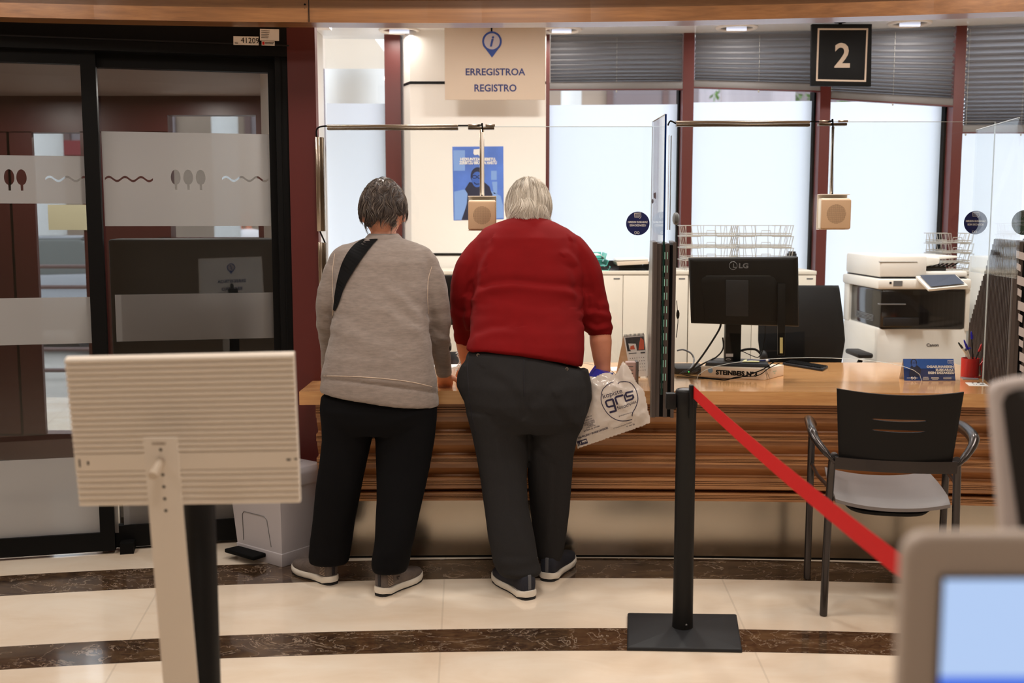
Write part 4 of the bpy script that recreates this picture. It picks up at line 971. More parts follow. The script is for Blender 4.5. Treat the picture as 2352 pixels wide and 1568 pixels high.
# ------------------------------------------------------------------ office chair behind the counter
t = thing('office_chair', P(1838, 900, 5.85) * 1, 'dark swivel office chair tucked behind the counter beside the printer', 'chair')
t.location.z = 0
m = MB(); yb_ = 5.80; rings = []
for v, u0, u1, dy in ((655, 1776, 1926, .02), (662, 1752, 1928, 0), (720, 1742, 1936, -.03), (780, 1741, 1941, -.05), (830, 1748, 1933, -.03), (850, 1760, 1920, 0)):
    rings.append([P(u0 + (u1 - u0) * k / 10, v + (2 if k in (0, 10) else 0), yb_ + dy + .06 * ((k - 5) / 5) ** 2) for k in range(11)] + [P(u0 + (u1 - u0) * k / 10, v, yb_ + dy + .03 + .06 * ((k - 5) / 5) ** 2) for k in range(10, -1, -1)])
m.loft(rings); m.build('backrest', M['officefab'], t, smooth=True)
cxx = P(1838, 800, 5.8).x
m = MB(); m.box(cxx - .24, cxx + .24, 5.78, 6.25, .44, .5); m.build('seat', M['officefab'], t, bevel=.03, seg=3)
m = MB(); m.cyl((cxx, 6.0, .08), (cxx, 6.0, .45), .028); m.build('gas_column', M['black'], t)
for k in range(5):
    a = k * 2 * math.pi / 5 + .3; e_ = V((cxx + .27 * math.cos(a), 6.0 + .27 * math.sin(a), .06)); m = MB(); m.tube([(cxx, 6.0, .1), e_], [.025, .016]); b_ = m.build('foot', M['black'], t)
    m = MB(); m.cyl(e_ + V((-.02, 0, -.035)), e_ + V((.02, 0, -.035)), .025); m.build('caster', M['rubber'], b_)
m = MB(); m.tube([(cxx + .27, 6.0, .47), P(1977, 826, 6.0)], .014); m.build('arm_post', M['dkgrey'], t)
m = MB(); q = P(1973, 812, 5.98); m.box(q.x - .042, q.x + .042, 5.86, 6.1, q.z - .012, q.z + .016); m.build('armrest', M['dkgrey'], t, bevel=.012, seg=3)
m = MB(); m.tube([(cxx, 6.0, .46), (cxx, 5.82, .55), (cxx, 5.81, .85)], .02); m.build('back_support', M['black'], t)
# ------------------------------------------------------------------ things on the counter, right booth
def GT(u, v): return G(u, v, TZ)
A, B, C_ = GT(1609, 865), GT(1757, 873), GT(1800, 862); D_ = A + (C_ - B); hh = V((0, 0, .052))
t = thing('paper_ream', (A + C_) / 2, 'wrapped paper ream lettered STEINBEIS under the monitor foot', 'paper ream', 'wrapped paper reams on the counter')
m = MB(); m.hexa([A, B, C_, D_, A + hh, B + hh, C_ + hh, D_ + hh]); m.build('wrapper', M['cardboard'], t, bevel=.003)
xd = (B - A).normalized(); n1 = V((xd.y, -xd.x, 0))
m = MB(); text(m, 'STEINBEIS Nº3', A.lerp(B, .56) + hh * .5 + n1 * .0012, (B - A).length * .64, .023, xd, (0, 0, 1), bold=.05); m.build('lettering', M['signblack'], t, fixn=False)
m = MB(); c0 = A.lerp(B, .155) + hh * .62 + n1 * .0014; m.poly([c0 + xd * (.0115 * math.cos(a)) + V((0, 0, .0115 * math.sin(a))) for a in [k * math.pi / 10 for k in range(20)]]); m.build('round_seal', mat('seal_blue', (130, 160, 190), .5), t, fixn=False)
x2 = (C_ - B).normalized(); n2 = V((x2.y, -x2.x, 0)); m = MB(); text(m, 'Recycling', B.lerp(C_, .5) + hh * .6 + n2 * .0012, .035, .006, x2); text(m, 'Paper', B.lerp(C_, .5) + hh * .42 + n2 * .0012, .018, .006, x2); m.build('small_lettering', M['teal'], t, fixn=False)
m = MB(); m.poly([B + n2 * .0012 + hh, B + x2 * .05 + n2 * .0012 + hh * .02, B + x2 * .052 + n2 * .0012 + hh * .02, B + x2 * .004 + n2 * .0012 + hh]); m.poly([B + n2 * .0012 + hh * .95, B + x2 * .02 + n2 * .0012 + hh * .02, B + x2 * .022 + n2 * .0012 + hh * .02, B + x2 * .002 + n2 * .0012 + hh]); m.build('fold_line', M['midgrey'], t, fixn=False)
# monitor
t = thing('computer_monitor', (1.1, 5.12, TZ + .052), 'black monitor seen from behind, standing on the paper ream', 'monitor', 'computer monitors')
zb = TZ + .053
bc = (A + B + C_ + D_) / 4 + V((-.012, .045, 0)); R1 = Matrix.Rotation(math.atan2(xd.y, xd.x) * .6, 4, 'Z')
T = Matrix.Translation((bc.x, bc.y, zb)) @ R1
m = MB(T); m.hexa([(-.15, -.105, 0), (.15, -.105, 0), (.13, .1, 0), (-.13, .1, 0), (-.145, -.1, .014), (.145, -.1, .014), (.125, .095, .014), (-.125, .095, .014)]); m.build('foot', M['dkgrey'], t, bevel=.003)
c0 = (T @ V((0, 0, .014))); a_, b_ = P(1664, 825, c0.y), P(1702, 712, c0.y)
m = MB(); m.box(a_.x, b_.x, c0.y - .02, c0.y + .025, c0.z, b_.z + .05); nk = m.build('neck', M['black'], t, bevel=.004)
m = MB(); q0, q1 = P(1667, 819, c0.y - .021), P(1684, 812, c0.y - .021); m.box(q0.x, q1.x, c0.y - .0212, c0.y - .02, q0.z, q1.z); m.build('neck_label', M['kioskl'], nk)
m = MB(); m.tube([P(1673 + 5.5 * math.cos(a), 825 + 1.8 * math.sin(a), c0.y - .021) for a in [k * math.pi / 8 for k in range(17)]], .0008, 4); m.build('neck_emblem', M['kioskl'], nk)
def MQ(u, v, off=0.0):
    n = V((-.18, -1, 0)).normalized(); return PL(u, v, P(1660, 670, c0.y - .045) + n * off, n)
mn = V((-.18, -1, 0)).normalized()
outl = [(1587, 742), (1836, 750), (1833, 589), (1581, 592)]
m = MB(); pts = [MQ(u, v) for u, v in outl]; cc = sum(pts, V()) / 4
m.loft([[p - mn * .03 for p in pts], [p + mn * .0 for p in pts], [cc + (p - cc) * .97 + mn * .014 for p in pts], [cc + (p - cc) * .9 + mn * .02 for p in pts]]); mo = m.build('housing', M['black'], t, bevel=.003)
m = MB(); m.poly([cc + (p - cc) * .95 - mn * .0305 for p in pts]); m.build('screen', M['darkglass'], mo, fixn=False)
ptl = [(1620, 735), (1785, 738), (1785, 648), (1778, 637), (1768, 634), (1622, 634), (1612, 640), (1610, 652)]
m = MB(); m.prism([MQ(u, v, .021) for u, v in ptl], mn * .006); m.build('rear_panel', M['black'], mo, bevel=.002)
m = MB()
for k in range(54):
    u = 1622 + k * 2.75; m.poly([MQ(u, 636.5, .0205), MQ(u + 1.1, 636.5, .0205), MQ(u + 1.1, 632.5, .0205), MQ(u, 632.5, .0205)])
m.build('vent_slots', M['midgrey'], mo, fixn=False)
m = MB(); m.prism([MQ(1667, 725, .027), MQ(1719, 726, .027), MQ(1719, 643, .027), MQ(1667, 642, .027)], mn * .02); m.build('mount_block', M['dkgrey'], t, bevel=.004)
m = MB(); m.tube([MQ(1684 + 9 * math.cos(a), 610 + 9 * math.sin(a), .0215) for a in [k * math.pi / 10 for k in range(21)]], .0016, 5); m.poly([MQ(1684, 605, .0217), MQ(1686, 605, .0217), MQ(1686, 613, .0217), MQ(1691, 613, .0217), MQ(1691, 615, .0217), MQ(1684, 615, .0217)])
text(m, 'LG', MQ(1708, 610, .0215), .043, .024, (1, -.18, 0), bold=.03); m.build('maker_mark', M['midgrey'], mo, fixn=False)
m = MB(); m.prism([MQ(1786, 816, .05), MQ(1803, 816, .05), MQ(1804, 652, .05), MQ(1787, 651, .05)], mn * -.025); sb = tag(m.build('reader_bar', M['black'], t, bevel=.003), 'slim upright black bar clipped to the monitor')
m = MB(); m.poly([MQ(1791, 811, .0512), MQ(1798, 811, .0512), MQ(1798, 775, .0512), MQ(1791, 775, .0512)]); m.build('yellow_label', mat('pale_yellow', (196, 186, 128), .6), sb, fixn=False)
m = MB(); m.tube(curvepts([MQ(1795, 816, .04), P(1792, 822, 5.0), P(1770, 836, 4.975), P(1748, 850, 4.962), P(1700, 866, 4.96), P(1660, 870, 4.96), GT(1590, 866) + V((0, 0, .004)), GT(1568, 862) + V((0, 0, .006))], 8), .0026, 6); m.build('cable', M['rubber'], sb)
def cable(pts, r, label, mt='rubber', nm='cable', n=9):
    m = MB(); m.tube(curvepts(pts, n), r, 6); return tag(m.build(nm, M[mt]), label, 'cable', 'cables around the monitor')
cable([MQ(1656, 742, -.02), P(1650, 760, 5.15), P(1618, 810, 5.12), P(1590, 846, 5.1), GT(1580, 856) + V((0, 0, .012))], .005, 'thick dark cable hanging from the lower left of the monitor', n=6)
cable([P(1660, 775, 5.2), P(1661, 800, 5.2), P(1645, 820, 5.18), P(1615, 835, 5.15), P(1590, 850, 5.12), GT(1584, 858) + V((0, 0, .01))], .004, 'thinner dark cable curving down left of the monitor neck', n=6)
cable([P(1555, 805, 5.3), P(1570, 803, 5.3), P(1588, 812, 5.28), P(1594, 828, 5.25), P(1586, 846, 5.15), GT(1576, 857) + V((0, 0, .012))], .0042, 'grey cable looping beside the partition', 'midgrey', n=6)
cable([P(1733, 660, 5.2), P(1757, 740, 5.2), P(1752, 800, 5.2), P(1744, 818, 5.2), P(1733, 819, 5.2), P(1700, 804, 5.2)], .0022, 'thin black cable looping right of the monitor neck', n=6)
cable([GT(1555, 866) + V((0, 0, .003)), GT(1580, 868) + V((0, 0, .003)), GT(1640, 872) + V((0, 0, .003)), GT(1668, 874) + V((0, 0, .003)), P(1690, 866, 4.96), P(1740, 862, 4.958), P(1765, 846, 4.96), P(1790, 834, 5.0)], .0022, 'thin black cable lying across the front of the paper ream', n=6)
# small black hub box
a, b = GT(1556, 862), GT(1612, 846); m = MB(); m.box(a.x, b.x - .01, a.y + .04, a.y + .24, TZ, TZ + .028); t = tag(m.build('network_box', M['dkgrey'], bevel=.004), 'flat black network box with a green light behind the partition', 'network box')
m = MB(); q = V((a.x + .06, a.y + .0385, TZ + .012)); m.ell(q, (.0025, .0025, .0025), 8); m.build('status_light', mat('green_led', (60, 220, 90), .4, emit=(80, 255, 110), estr=2), t)
m = MB()
rnd = random.Random(4)
for k in range(7):
    p0 = GT(1560 + k * 7, 862) + V((0, 0, .006 + .003 * (k % 3))); m.tube(curvepts([p0, p0 + V((.05, .05, .018)), p0 + V((.1, .02 + .01 * k, .02)), p0 + V((.03, .09, .0))], 6), .0022, 5)
tag(m.build('cable_tangle', M['dkgrey'], None), 'tangle of thin cables in front of the flat black box', 'cable', kind='stuff')
# black item hanging on the partition side
m = MB(); m.tube(curvepts([P(1554, 690, 4.99), P(1556, 715, 4.99), P(1557, 740, 4.99), P(1553, 775, 4.99)], 5), .0018, 5); m.ell(P(1557, 722, 4.99), (.008, .006, .022), 10); tag(m.build('cable_switch', M['rubber']), 'black inline switch on a thin cable beside the partition', 'switch')
m = MB(); m.lathe([(.012, 0), (.026, .006), (.028, .02), (.02, .028), (.002, .03)], P(1545, 502, 4.99), 18, Matrix.Rotation(math.pi / 2, 4, 'Y')); tag(m.build('desk_microphone', M['midgrey'], None), 'round grey microphone head behind the tall side glass', 'microphone')
# keyboard
kq = [GT(1797, 838), GT(1889, 853), GT(1902, 845), GT(1815, 832)]
t = thing('keyboard', sum(kq, V()) / 4, 'black keyboard lying on the counter right of the monitor', 'keyboard')
m = MB(); m.prism(kq, (0, 0, .012)); m.build('case', M['dkgrey'], t, bevel=.003)
m = MB(); ux = (kq[1] - kq[0]); uy = (kq[3] - kq[0])
for i in range(15):
    for j in range(4):
        o0 = kq[0] + ux * (.05 + i * .06) + uy * (.12 + j * .2) + V((0, 0, .012)); m.prism([o0, o0 + ux * .05, o0 + ux * .05 + uy * .16, o0 + uy * .16], (0, 0, .005))
m.build('keys', M['black'], t, smooth=False); t.children[-1]['kind'] = 'stuff' if 0 else 'thing'
# objects by the foot: pen, headset, sticky notes
f0 = T @ V((.09, -.02, .0145))
m = MB(); m.tube([f0 + V((-.05, -.005, .006)), f0 + V((.06, .01, .006))], .0045, 8); p_ = thing('pen', f0, 'blue and white pen lying on the monitor foot', 'pen', None); o = m.build('barrel', M['navy'], p_); m = MB(); m.tube([f0 + V((.04, .0073, .006)), f0 + V((.052, .009, .006))], .0052, 8); m.build('grip_ring', M['paper'], p_)
m = MB(); m.poly([f0 + V((-.08, -.03, .0025)), f0 + V((0, -.03, .0025)), f0 + V((.02, .03, .0025)), f0 + V((-.05, .04, .0025))]); m.v = m.v[:]; m2 = MB(); m2.prism(m.v, (0, 0, .003)); tag(m2.build('sticky_notes', mat('note_yellow', (232, 230, 170), .6)), 'pale yellow notes under the pen on the monitor foot', 'sticky notes')
q = GT(1725, 836) + V((0, .03, 0)); m = MB(); m.tube(curvepts([q + V((-.08, 0, .01)), q + V((-.05, .02, .06)), q + V((.03, .02, .07)), q + V((.07, 0, .03))], 6), .006, 8); t = thing('headset', q, 'black headset lying behind the monitor foot', 'headset'); m.build('headband', M['rubber'], t)
for sgn, dx_ in ((-1, -.08), (1, .07)): m = MB(); m.ell(q + V((dx_, 0, .034)), (.02, .032, .034), 14); m.build('ear_cup', M['dkgrey'], t)
# blue tent card
a, b = GT(2077, 874), GT(2192, 873); yb = a.y; ztop = P(2130, 824, yb + .02).z
t = thing('tent_card', ((a.x + b.x) / 2, yb, TZ), 'blue tent card reading OGASUNAREKIN EUSKARAZ EGIN DEZAKEZU on the counter', 'card')
m = MB(); fl_, fr_ = V((a.x, yb, TZ)), V((b.x, yb, TZ)); tl, tr = V((a.x - .0, yb + .025, ztop)), V((b.x - .004, yb + .025, ztop)); bl2, br2 = V((a.x, yb + .07, TZ)), V((b.x, yb + .07, TZ))
m.prism([fl_, fr_, tr, tl], (0, .0015, 0)); m.build('front_face', mat('card_blue', (34, 60, 120), .35, var=(6, .35)), t)
m = MB(); m.prism([bl2, br2, tr, tl], (0, .0015, 0)); m.build('back_face', M['paper'], t)
def tc(x, z, off=.001): return fl_.lerp(fr_, x) * (1 - z) + tl.lerp(tr, x) * z + V((0, -off, 0))
W_ = (b - a).length; H_ = (tl - fl_).length
m = MB(); m.poly([tc(0, .55), tc(1, .55), tc(1, 1), tc(0, 1)]); m.build('bright_band', mat('card_blue2', (52, 96, 180), .35), t, fixn=False)
m = MB(); up = (tl - fl_).normalized()
for s, z, w1 in (('OGASUNAREKIN', .64, .53), ('EUSKARAZ', .5, .355), ('EGIN DEZAKEZU', .365, .51)): text(m, s, tc(.985 - w1 / 2, z, .0025), w1 * W_, .115 * H_, (1, 0, 0), up, bold=.06)
for x, w1, z in ((.08, .06, .12), (.24, .05, .12), (.42, .1, .15), (.42, .12, .1), (.42, .12, .06), (.6, .15, .14), (.6, .16, .1), (.6, .12, .06), (.84, .16, .13), (.84, .16, .08)): m.poly([tc(x - w1 / 2, z, .0025), tc(x + w1 / 2, z, .0025), tc(x + w1 / 2, z + .018, .0025), tc(x - w1 / 2, z + .018, .0025)])
for x in (.15, .205): m.tube([tc(x + .02 * math.cos(k), .12 + .045 * math.sin(k), .0025) for k in [q_ * math.pi / 6 for q_ in range(13)]], .0012, 4)
m.tube([tc(x, z, .0025) for x, z in ((.88, .93), (.985, .93), (.985, .8), (.97, .74), (.95, .79), (.88, .8), (.88, .93))], .0006, 4)
for k in range(3): m.tube([tc(.895, .9 - k * .035, .0025), tc(.97, .9 - k * .035, .0025)], .0005, 4)
m.build('lettering', M['paper'], t, fixn=False)
m = MB(); m.poly([tc(x, z, .0018) for x, z in ((.1, .2), (.13, .62), (.17, .72), (.27, .7), (.32, .6), (.34, .5), (.31, .2))]); m.poly([tc(.205 + .062 * math.cos(k), .83 + .17 * math.sin(k), .0017) for k in [q_ * math.pi / 10 for q_ in range(20)]]); m.build('dark_figure', M['posterd'], t, fixn=False)
m = MB(); m.poly([tc(.205 + .046 * math.cos(k), .79 + .17 * math.sin(k), .0021) for k in [q_ * math.pi / 10 for q_ in range(20)]]); m.build('face', M['posterm'], t, fixn=False)
m = MB()
for x in (.185, .225): m.tube([tc(x + .018 * math.cos(k), .82 + .045 * math.sin(k), .0025) for k in [q_ * math.pi / 6 for q_ in range(13)]], .0006, 4)
m.build('glasses', M['posterd'], t, fixn=False)
# pen cup
q = GT(2235, 868); r = .040; q.y += r
t = thing('pen_cup', q, 'red plastic cup holding pens beside the right partition', 'cup')
ht = P(2235, 822, q.y).z - TZ
m = MB(); m.lathe([(r - .004, .003), (r, 0), (r, ht), (r - .003, ht), (r - .003, .006), (.001, .006)], q, 32); m.build('cup', M['red_cup'], t)
def penth(u0, v0, u1, v1, capm, bodym, caplen, label, rr=.0045):
    z_in = q + V(((u0 - 2235) * .0012, .0, .02)); a = P(u0, v0, q.y); b = P(u1, v1, q.y); a = V((max(q.x - .03, min(q.x + .03, a.x)), q.y, a.z)); d = (b - a).normalized()
    bot = a - d * .05; o = thing('pen', bot, label, 'pen', 'pens in the red cup')
    k = b - d * caplen
    m = MB(); m.tube([bot, k], rr * .8, 8); m.build('barrel', M[bodym], o)
    m = MB(); m.tube([k, k + d * caplen * .85, b], [rr, rr * .9, rr * .35], 8); m.tube([k + V((.006, -.001, 0)), k + d * caplen * .6 + V((.006, -.001, 0))], .0014, 5); m.build('cap', M[capm], o)
penth(2220, 815, 2201, 786, 'penblk', 'ivory', .034, 'black-capped pen leaning furthest left in the red cup')
penth(2226, 815, 2214, 780, 'penblue', 'ivory', .05, 'blue-capped pen leaning left in the red cup')
penth(2234, 815, 2231, 761, 'penblue', 'dkgrey', .036, 'tallest pen with a blue cap, upright in the red cup')
penth(2247, 818, 2255, 789, 'red_cup', 'dkgrey', .04, 'red-capped pen leaning right in the red cup')
penth(2228, 818, 2227, 797, 'penblue', 'midgrey', .008, 'short silver pen with a blue tip in the middle of the red cup')
penth(2224, 818, 2216, 800, 'midgrey', 'ivory', .012, 'short cream pen beside the black-capped pen')
m = MB(); m.tube(curvepts([q + V((.005, -.047, .003)), q + V((.045, -.03, .01)), q + V((.045, -.02, .05)), q + V((.055, -.02, .1)), q + V((.045, -.02, .07))], 6), .0035, 8)
m.tube(curvepts([q + V((.028, -.04, .06)), q + V((.045, -.035, .078)), q + V((.075, -.025, .095))], 5), .0035, 8); tag(m.build('red_cord', M['red_cup']), 'red cord looped beside the red cup', 'cord')
def flat(name, pts, th, m, label, cat):
    mb = MB(); mb.prism([GT(u, v) for u, v in pts], (0, 0, th)); return tag(mb.build(name, M[m]), label, cat)
flat('grey_card', [(2212, 871.5), (2249, 872), (2244, 867), (2205, 866)], .002, 'midgrey', 'small grey card lying under the red cup', 'card')
o = flat('printed_slip', [(2226, 886), (2272, 887), (2260, 879), (2217, 878.5)], .0012, 'paper', 'white printed slip at the right end of the counter', 'slip')
m = MB()
for u, v, w1 in ((2236, 883.5, 2), (2242, 883.5, 2), (2250, 883.5, 9), (2232, 880.5, 4), (2244, 880.3, 6), (2255, 880.5, 4), (2259, 883.4, 2)): m.prism([GT(u, v) + V((0, 0, .0013)), GT(u + w1, v) + V((0, 0, .0013)), GT(u + w1, v - 1.3) + V((0, 0, .0013)), GT(u, v - 1.3) + V((0, 0, .0013))], (0, 0, .0003))
m.build('print', M['ink'], o)

# ------------------------------------------------------------------ things on the counter, left booth
# desk calendar
b0 = GT(1446, 866); yb = b0.y
t = thing('desk_calendar', b0, 'white spiral desk calendar with an orange photo, standing by the partition', 'calendar')
cl, cr, ctl, ctr = P(1449, 866, yb), P(1491, 863, yb - .01), P(1432, 771, yb + .05), P(1480, 767, yb + .045)
m = MB(); m.prism([cl, cr, ctr, ctl], (0, .002, 0)); m.build('front_leaf', M['paper'], t)
bl_, br_ = P(1415, 858, yb + .13), P(1470, 856, yb + .13); m = MB(); m.prism([bl_, br_, ctr, ctl], (0, .002, 0)); m.build('back_leaf', M['cardboard'], t)
def cq(x, z, off=.001): return (cl.lerp(cr, x)) * (1 - z) + (ctl.lerp(ctr, x)) * z + V((0, -off, 0))
m = MB(); m.poly([cq(.06, .62), cq(.95, .62), cq(.95, .95), cq(.06, .95)]); m.build('photo', mat('photo_dark', (40, 34, 36), .4), t, fixn=False)
m = MB(); m.poly([cq(x, z, .002) for x, z in ((.62, .64), (.9, .64), (.93, .86), (.8, .93), (.7, .8))]); m.poly([cq(x, z, .002) for x, z in ((.2, .66), (.45, .66), (.42, .76), (.25, .74))]); m.build('orange_shapes', mat('photo_orange', (206, 84, 46), .5), t, fixn=False)
m = MB()
for r_ in range(5):
    for c_ in range(7): x, z = .12 + c_ * .115, .44 - r_ * .075; m.poly([cq(x, z, .002), cq(x + .03, z, .002), cq(x + .03, z + .018, .002), cq(x, z + .018, .002)])
m.poly([cq(.1, .56, .002), cq(.5, .56, .002), cq(.5, .575, .002), cq(.1, .575, .002)]); m.poly([cq(.7, .55, .002), cq(.93, .55, .002), cq(.93, .575, .002), cq(.7, .575, .002)]); m.build('dates', M['ink'], t, fixn=False)
m = MB()
for k in range(16): p_ = ctl.lerp(ctr, .04 + k * .061); m.tube([p_ + V((0, .006 * math.cos(a) + .001, .006 * math.sin(a))) for a in [j_ * math.pi / 4 for j_ in range(9)]], .0009, 4)
m.build('spiral', M['dkgrey'], t)
# card holder
a, b = GT(1438, 884), GT(1460, 884); t = thing('card_stack', a, 'small pinkish stack of cards standing in front of the calendar', 'card stack')
m = MB(); z1 = P(1450, 832, a.y).z; m.box(a.x, b.x, a.y, a.y + .055, TZ, z1); o = m.build('cards', mat('pink_card', (206, 176, 168), .6), t, bevel=.002)
m = MB(); m.box(b.x, b.x + .012, a.y - .004, a.y + .06, TZ, z1 + .004); m.build('holder_side', M['part_mid'], t, bevel=.002)
m = MB()
for k in range(5): m.box(a.x + .01, b.x - .012, a.y - .0006, a.y, z1 - .02 - k * .016, z1 - .017 - k * .016)
m.build('print', M['midgrey'], t)
# telephone, second ream, monitor behind the two people
q = P(1046, 800, 5.15); m = MB(); t = thing('desk_telephone', (q.x, 5.15, TZ), 'black desk telephone with a white handset cord between the two people', 'telephone')
m.hexa([(q.x - .09, 5.08, TZ), (q.x + .11, 5.08, TZ), (q.x + .11, 5.26, TZ), (q.x - .09, 5.26, TZ), (q.x - .09, 5.08, TZ + .03), (q.x + .11, 5.08, TZ + .03), (q.x + .11, 5.26, TZ + .1), (q.x - .09, 5.26, TZ + .1)]); m.build('base', M['black'], t, bevel=.006)
m = MB(); m.tube(curvepts([(q.x - .06, 5.12, TZ + .085), (q.x - .05, 5.15, TZ + .13), (q.x - .04, 5.22, TZ + .14), (q.x - .04, 5.25, TZ + .11)], 5), .016, 10); m.build('handset', M['dkgrey'], t)
pts = []
for k in range(60): a = k * .9; pts.append((q.x + .01 + .02 * math.sin(k * .05) + .008 * math.cos(a), 5.07 - .008, TZ + .04 + k * .0012 + .006 * math.sin(a)))
m = MB(); m.tube(pts, .0024, 5); m.build('cord', M['paper'], t)
A2, B2 = GT(1036, 869), GT(1060, 862); dr_ = (B2 - A2).normalized(); A3 = A2 - V((dr_.y, -dr_.x, 0)) * .0; lft = V((-dr_.y, dr_.x, 0))
t = thing('paper_ream', A2, 'second wrapped paper ream, seen between the woman and the man', 'paper ream', 'wrapped paper reams on the counter')
m = MB(); m.hexa([A2, A2 + dr_ * .21, A2 + dr_ * .21 + lft * .29, A2 + lft * .29, A2 + hh, A2 + dr_ * .21 + hh, A2 + dr_ * .21 + lft * .29 + hh, A2 + lft * .29 + hh]); m.build('wrapper', M['paper'], t, bevel=.003)
m = MB(); nr = V((dr_.y, -dr_.x, 0)); text(m, 'Recycling', A2 + dr_ * .07 + hh * .62 + nr * .0012, .035, .006, dr_); text(m, 'Paper', A2 + dr_ * .07 + hh * .45 + nr * .0012, .018, .006, dr_); m.build('small_lettering', M['teal'], t, fixn=False)
t = thing('computer_monitor', P(1000, 760, 5.35), 'black monitor mostly hidden behind the woman and the man', 'monitor', 'computer monitors'); t.location.z = TZ
a, b = P(930, 745, 5.33), P(1062, 632, 5.33); m = MB(); m.box(a.x - .1, b.x + .1, 5.3, 5.34, a.z, b.z); o = m.build('housing', M['black'], t, bevel=.005); m = MB(); q0, q1 = P(1013, 740, 5.29), P(1020, 648, 5.29); m.box(q0.x, q1.x, 5.28, 5.3, q0.z, q1.z); m.build('rear_bracket', M['dkgrey'], o)
m = MB(); m.box(a.x + .08, a.x + .13, 5.32, 5.36, TZ + .01, a.z + .03); m.build('neck', M['black'], t); m = MB(); m.box(a.x, a.x + .22, 5.25, 5.45, TZ, TZ + .014); m.build('foot', M['black'], t, bevel=.003)
m = MB(); m.prism([GT(1034, 851), GT(1075, 850), GT(1075, 838), GT(1030, 839)], (0, 0, .002)); m2 = m
tag(m.build('white_sheet', M['paper']), 'white sheet of paper lying beyond the second ream', 'paper')
# card in front of the man's right side
o = flat('white_leaflet', [(1404, 852), (1432, 851), (1428, 842), (1402, 843)], .001, 'paper', 'white leaflet on the counter beside the man in red\'s right arm', 'leaflet')
q = GT(1585, 848) + V((-.13, .15, 0)); m = MB(); m.lathe([(.03, 0), (.03, .06), (.012, .075), (.01, .14), (.001, .142)], q, 18); tag(m.build('glue_bottle', mat('cream_bottle', (226, 206, 160), .4)), 'cream squeeze bottle behind the partition', 'bottle')

# ------------------------------------------------------------------ visitor chair
c0 = (G(1893, 1413) + V((1.73, 4.35, 0))) / 2; ang = math.radians(-11)
T = Matrix.Translation((c0.x, c0.y, 0)) @ Matrix.Rotation(ang, 4, 'Z')
t = thing('visitor_chair', (c0.x, c0.y, 0), 'grey visitor armchair facing the counter, with two slots in its back', 'chair')
W2, D2 = .235, .215
for s, nm in ((-1, 'l'), (1, 'r')):
    m = MB(T); m.tube(curvepts([(s * W2, -D2 - .0, 0.004), (s * (W2 - .005), -D2 + .01, .3), (s * (W2 - .012), -D2 + .0, .58), (s * (W2 - .02), -D2 - .02, .63)], 5), .0145, 12); m.build('leg', M['chairmetal'], t)
    m = MB(T); m.tube([(s * (W2 + .03), D2, 0.004), (s * (W2 + .03), D2 - .02, .655)], .0145, 12); l_ = m.build('leg', M['chairmetal'], t)
    # armrest sweeping from the rear bar outwards to the front leg
    m = MB(T); m.tube(curvepts([(s * (W2 - .03), -D2 - .015, .60), (s * (W2 + .0), -D2 - .01, .625), (s * (W2 + .045), -D2 + .035, .675), (s * (W2 + .055), -D2 + .1, .70), (s * (W2 + .05), D2 - .12, .70), (s * (W2 + .03), D2 - .01, .67)], 7), [.013] * 8 + [.017 + .006 * min(1, k / 10) for k in range(28)], 12, flat=.75); m.build('armrest', M['chairmetal'], t, smooth=True)
    m = MB(T); m.tube([(s * (W2 - .006), -D2, .5), (s * (W2 + .02), -D2 + .2, .5), (s * (W2 + .028), D2, .5)], .008, 8); m.build('side_rail', M['chairmetal'], t)
    m = MB(T); m.tube([(s * (W2 + .0), -.02, .415), (s * .1, -.02, .405)], .009, 8); m.build('seat_support', M['chairmetal'], t)
m = MB(T); rings = []
for k in range(13):
    x = -W2 + .02 + (2 * W2 - .04) * k / 12; yy = -D2 - .03 - .035 * (1 - (x / W2) ** 2); rings.append([V((x, yy - .006, .583)), V((x, yy + .006, .583)), V((x, yy + .006, .627)), V((x, yy - .006, .627))])
m.loft(rings); m.build('back_bar', M['chairmetal'], t, smooth=False)
# backrest shell with two slots
m = MB(T); nx, nz = 30, 26; rows = []
def bk(ix, iz, dy):
    z = .615 + iz / nz * .262; hw = .2 + .02 * (iz / nz); x = -hw + 2 * hw * ix / nx
    z += .012 * ((x / hw) ** 2) * (iz / nz); yy = -D2 - .02 - .045 * (1 - (x / hw) ** 2) - .05 * (iz / nz) + dy
    return V((x, yy, z))
vs_ = []; fs_ = []
for d in (0, .012):
    for iz in range(nz + 1):
        for ix in range(nx + 1): vs_.append(bk(ix, iz, d))
N1 = (nx + 1) * (nz + 1)
hole = lambda ix, iz: (iz == 12 and 8 <= ix < 22) or (iz == 16 and 8 <= ix < 22)
def cornerfix(iz, ix): return 0
for iz in (12, 13, 16, 17):
    zc = (12.5 if iz < 14 else 16.5)
    for ix in range(8, 23):
        f = math.sqrt(max(0, 1 - ((ix - 15) / 7.) ** 2)) * .45
        for dd in (0, 1):
            p = bk(ix, zc + (f if iz > zc else -f), .012 * dd); vs_[dd * N1 + iz * (nx + 1) + ix] = p
for iz in range(nz):
    for ix in range(nx):
        if hole(ix, iz): continue
        a = iz * (nx + 1) + ix; q4 = (a, a + 1, a + nx + 2, a + nx + 1); fs_.append(q4); fs_.append(tuple(N1 + k for k in reversed(q4)))
def wallq(a, b): fs_.append((a, b, N1 + b, N1 + a))
for ix in range(nx): wallq(ix, ix + 1); wallq(nz * (nx + 1) + ix, nz * (nx + 1) + ix + 1)
for iz in range(nz): wallq(iz * (nx + 1), (iz + 1) * (nx + 1)); wallq(iz * (nx + 1) + nx, (iz + 1) * (nx + 1) + nx)
